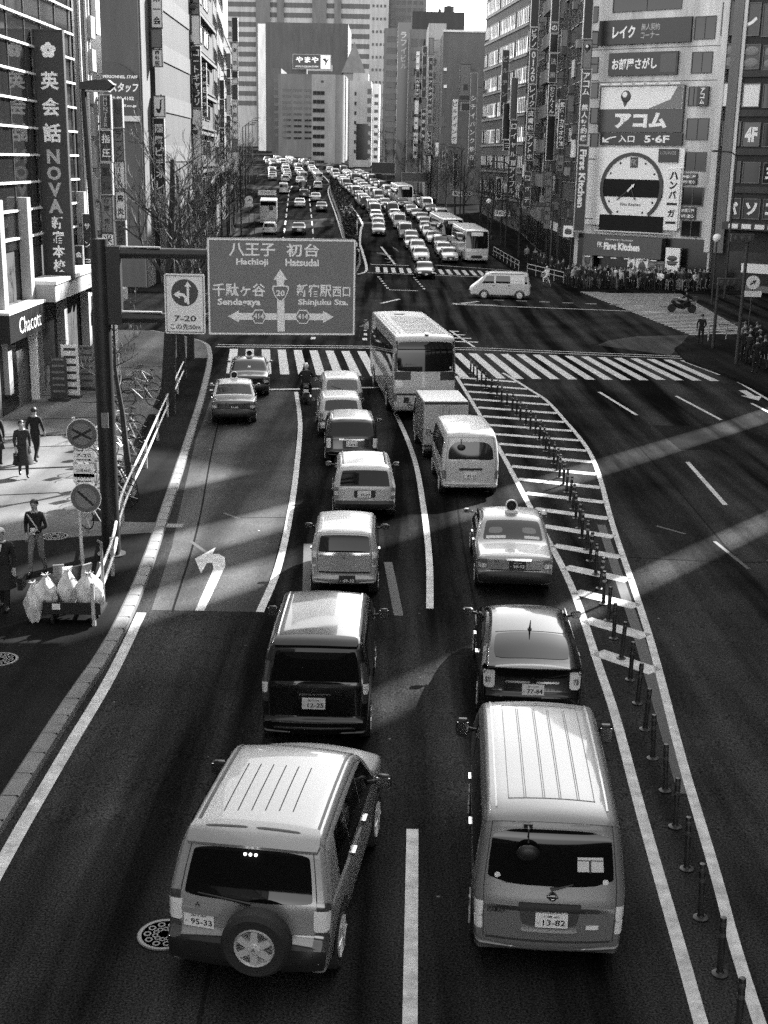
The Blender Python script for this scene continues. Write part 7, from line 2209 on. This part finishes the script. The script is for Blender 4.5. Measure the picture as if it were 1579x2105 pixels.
for k in range(11):
    y = 109.5 + k * 1.9
    person('person in dark clothes, %s along the pavement behind the kerb fence' % ORD[k], cr.choice(['walk', 'stand', 'relaxed']), 15.9 - (y - 109) * .09 + cr.uniform(-.6, .5), y, cr.choice([170, 200, 10]), cr.choice(TOPS), 'black', h=cr.uniform(.94, 1.05), group='people on the far pavement')
# right-hand corner
person('lone person in a black suit standing at the right-hand corner kerb', 'relaxed', 18.05, 73.0, 15, 'black', 'black', fingers=True)
for k, (x, y, tp, ps, bg_) in enumerate(((18.9, 61.4, 'black', 'stand', None), (19.6, 61.8, 'black', 'relaxed', None), (18.6, 65.0, 'black', 'stand', None), (19.2, 67.0, 'black', 'relaxed', None), (18.75, 66.4, 'black', 'stand', None), (19.3, 65.5, 'dark', 'stand', 'white'), (19.8, 67.4, 'black', 'relaxed', None), (20.3, 66.2, 'black', 'folded', None), (19.0, 63.6, 'black', 'walk', 'pale'), (19.8, 64.3, 'dark', 'stand', None), (18.2, 62.2, 'black', 'stand', None), (20.6, 64.8, 'black', 'relaxed', None), (19.4, 68.8, 'grey', 'stand', None), (20.2, 69.4, 'black', 'stand', None))):
    person('person in a %s coat, %s of the group by the right-hand signal post' % (tp, ORD[k]), ps, x, y, cr.uniform(-30, 40), tp, 'black', cr.choice(['short', 'long']), h=cr.uniform(.95, 1.05), group='people waiting at the right-hand corner', bag=bg_)

# motorcycles
def motorbike(label, fairing=P_BLACK, screen=True, box=False):
    t = thing('motorcycle', label, 'motorcycle')
    for y, r in ((0, .31), (1.4, .3)):
        m = MB(); m.lathe([(r * .6, -.06), (r * .92, -.07), (r, -.03), (r, .03), (r * .92, .07), (r * .6, .06)], 20, axis='x'); wq = m.build('wheel', TYRE, t, 40, (0, y, r))
        MB().lathe([(r * .6, -.03), (.05, -.05), (.05, .05), (r * .6, .03)], 16, axis='x').build('rim', RIM, wq, 40)
    m = MB()
    rows = []
    for y, z0, z1, w_ in ((.1, .55, .8, .1), (.4, .35, .82, .16), (.75, .25, .9, .2), (1.05, .32, .98, .22), (1.3, .55, 1.0, .17), (1.48, .68, .88, .08)):
        rows.append([(w_ * math.cos(a), y, (z0 + z1) / 2 + (z1 - z0) / 2 * math.sin(a)) for a in [k * math.pi / 6 for k in range(13)]])
    m.grid(rows); m.build('fairing', fairing, t, 60)
    m = MB(); m.box((0, .2, .84), (.26, .75, .1)); s_ = m.build('saddle', TRIM, t); s_.modifiers.new('bevel', 'BEVEL').width = .03
    MB().tube([(0, 1.1, .98), (0, 1.02, 1.06), (-.32, .92, 1.06)], .018, 6).tube([(0, 1.02, 1.06), (.32, .92, 1.06)], .018, 6).build('handlebar', CHROME, t)
    MB().tube([(0, 1.4, .3), (0, 1.18, .95)], .05, 8).build('fork', CHROME, t)
    MB().tube([(.16, .9, .3), (.18, .2, .34), (.19, -.25, .4)], .045, 8).build('exhaust', CHROME, t, 40)
    MB().box((0, -.3, .62), (.2, .02, .14), 0).build('licence_plate', PLATE, t)
    MB().box((0, -.24, .8), (.22, .1, .08)).build('tail_light', LAMP_R, t)
    MB().box((0, -.05, .66), (.14, .5, .06)).build('rear_mudguard', TRIM, t)
    if screen: MB().plate([(-.2, 1.0), (.2, 1.0), (.13, 1.38), (-.13, 1.38)], 1.26, 1.275).build('windshield', GLASS2, t)
    if box: MB().box((0, -.2, 1.02), (.36, .34, .3)).build('top_box', TRIM, t)
    return t
def on_bike(bk, x, y, yaw, label, top, helmet, z=0):
    place(bk, x, y, yaw)
    p, J = person(label, 'ride', 0, 0, yaw, top, 'black', 'cap', helmet, fingers=False, loc=(x + math.sin(R(yaw)) * .25, y + math.cos(R(yaw)) * .25, zg(y) + z))
    h = J['hd1']
    MB().ball((h[0], h[1], h[2] + .01), .14, 14, 8, (.9, 1.05, 1)).build('helmet', helmet, p, 60)
on_bike(motorbike('black motorcycle with a pale plate waiting between the lanes', box=False), -3.35, 52.2, -4, 'motorcyclist in black with a pale helmet waiting between the lanes', 'black', mat('helmet_pale', .5, .2, coat=1))
on_bike(motorbike('dark touring motorcycle crossing on the striped crosswalk', box=True), 21.6, 90.6, -82, 'motorcyclist in black on the touring machine', 'black', P_BLACK)
bk = copy_tree(pb); tag(bk, 'bicycle ridden by the pale-clothed person at the far kerb'); del bk['group']
bk.location, bk.rotation_euler = (13.6, 108.0, zg(108) + .004), (0, 0, R(25))
p, J = person('cyclist in pale clothes and a white cap at the far kerb', 'ride', 0, 0, -25, 'white', 'white', 'cap', CLOTH['white'], loc=(13.6 - .42 * .35, 108.0 + .9 * .32, zg(108) + .06), group=None)
bpy.data.objects.remove(_fo)
bpy.data.curves.remove(_fc)
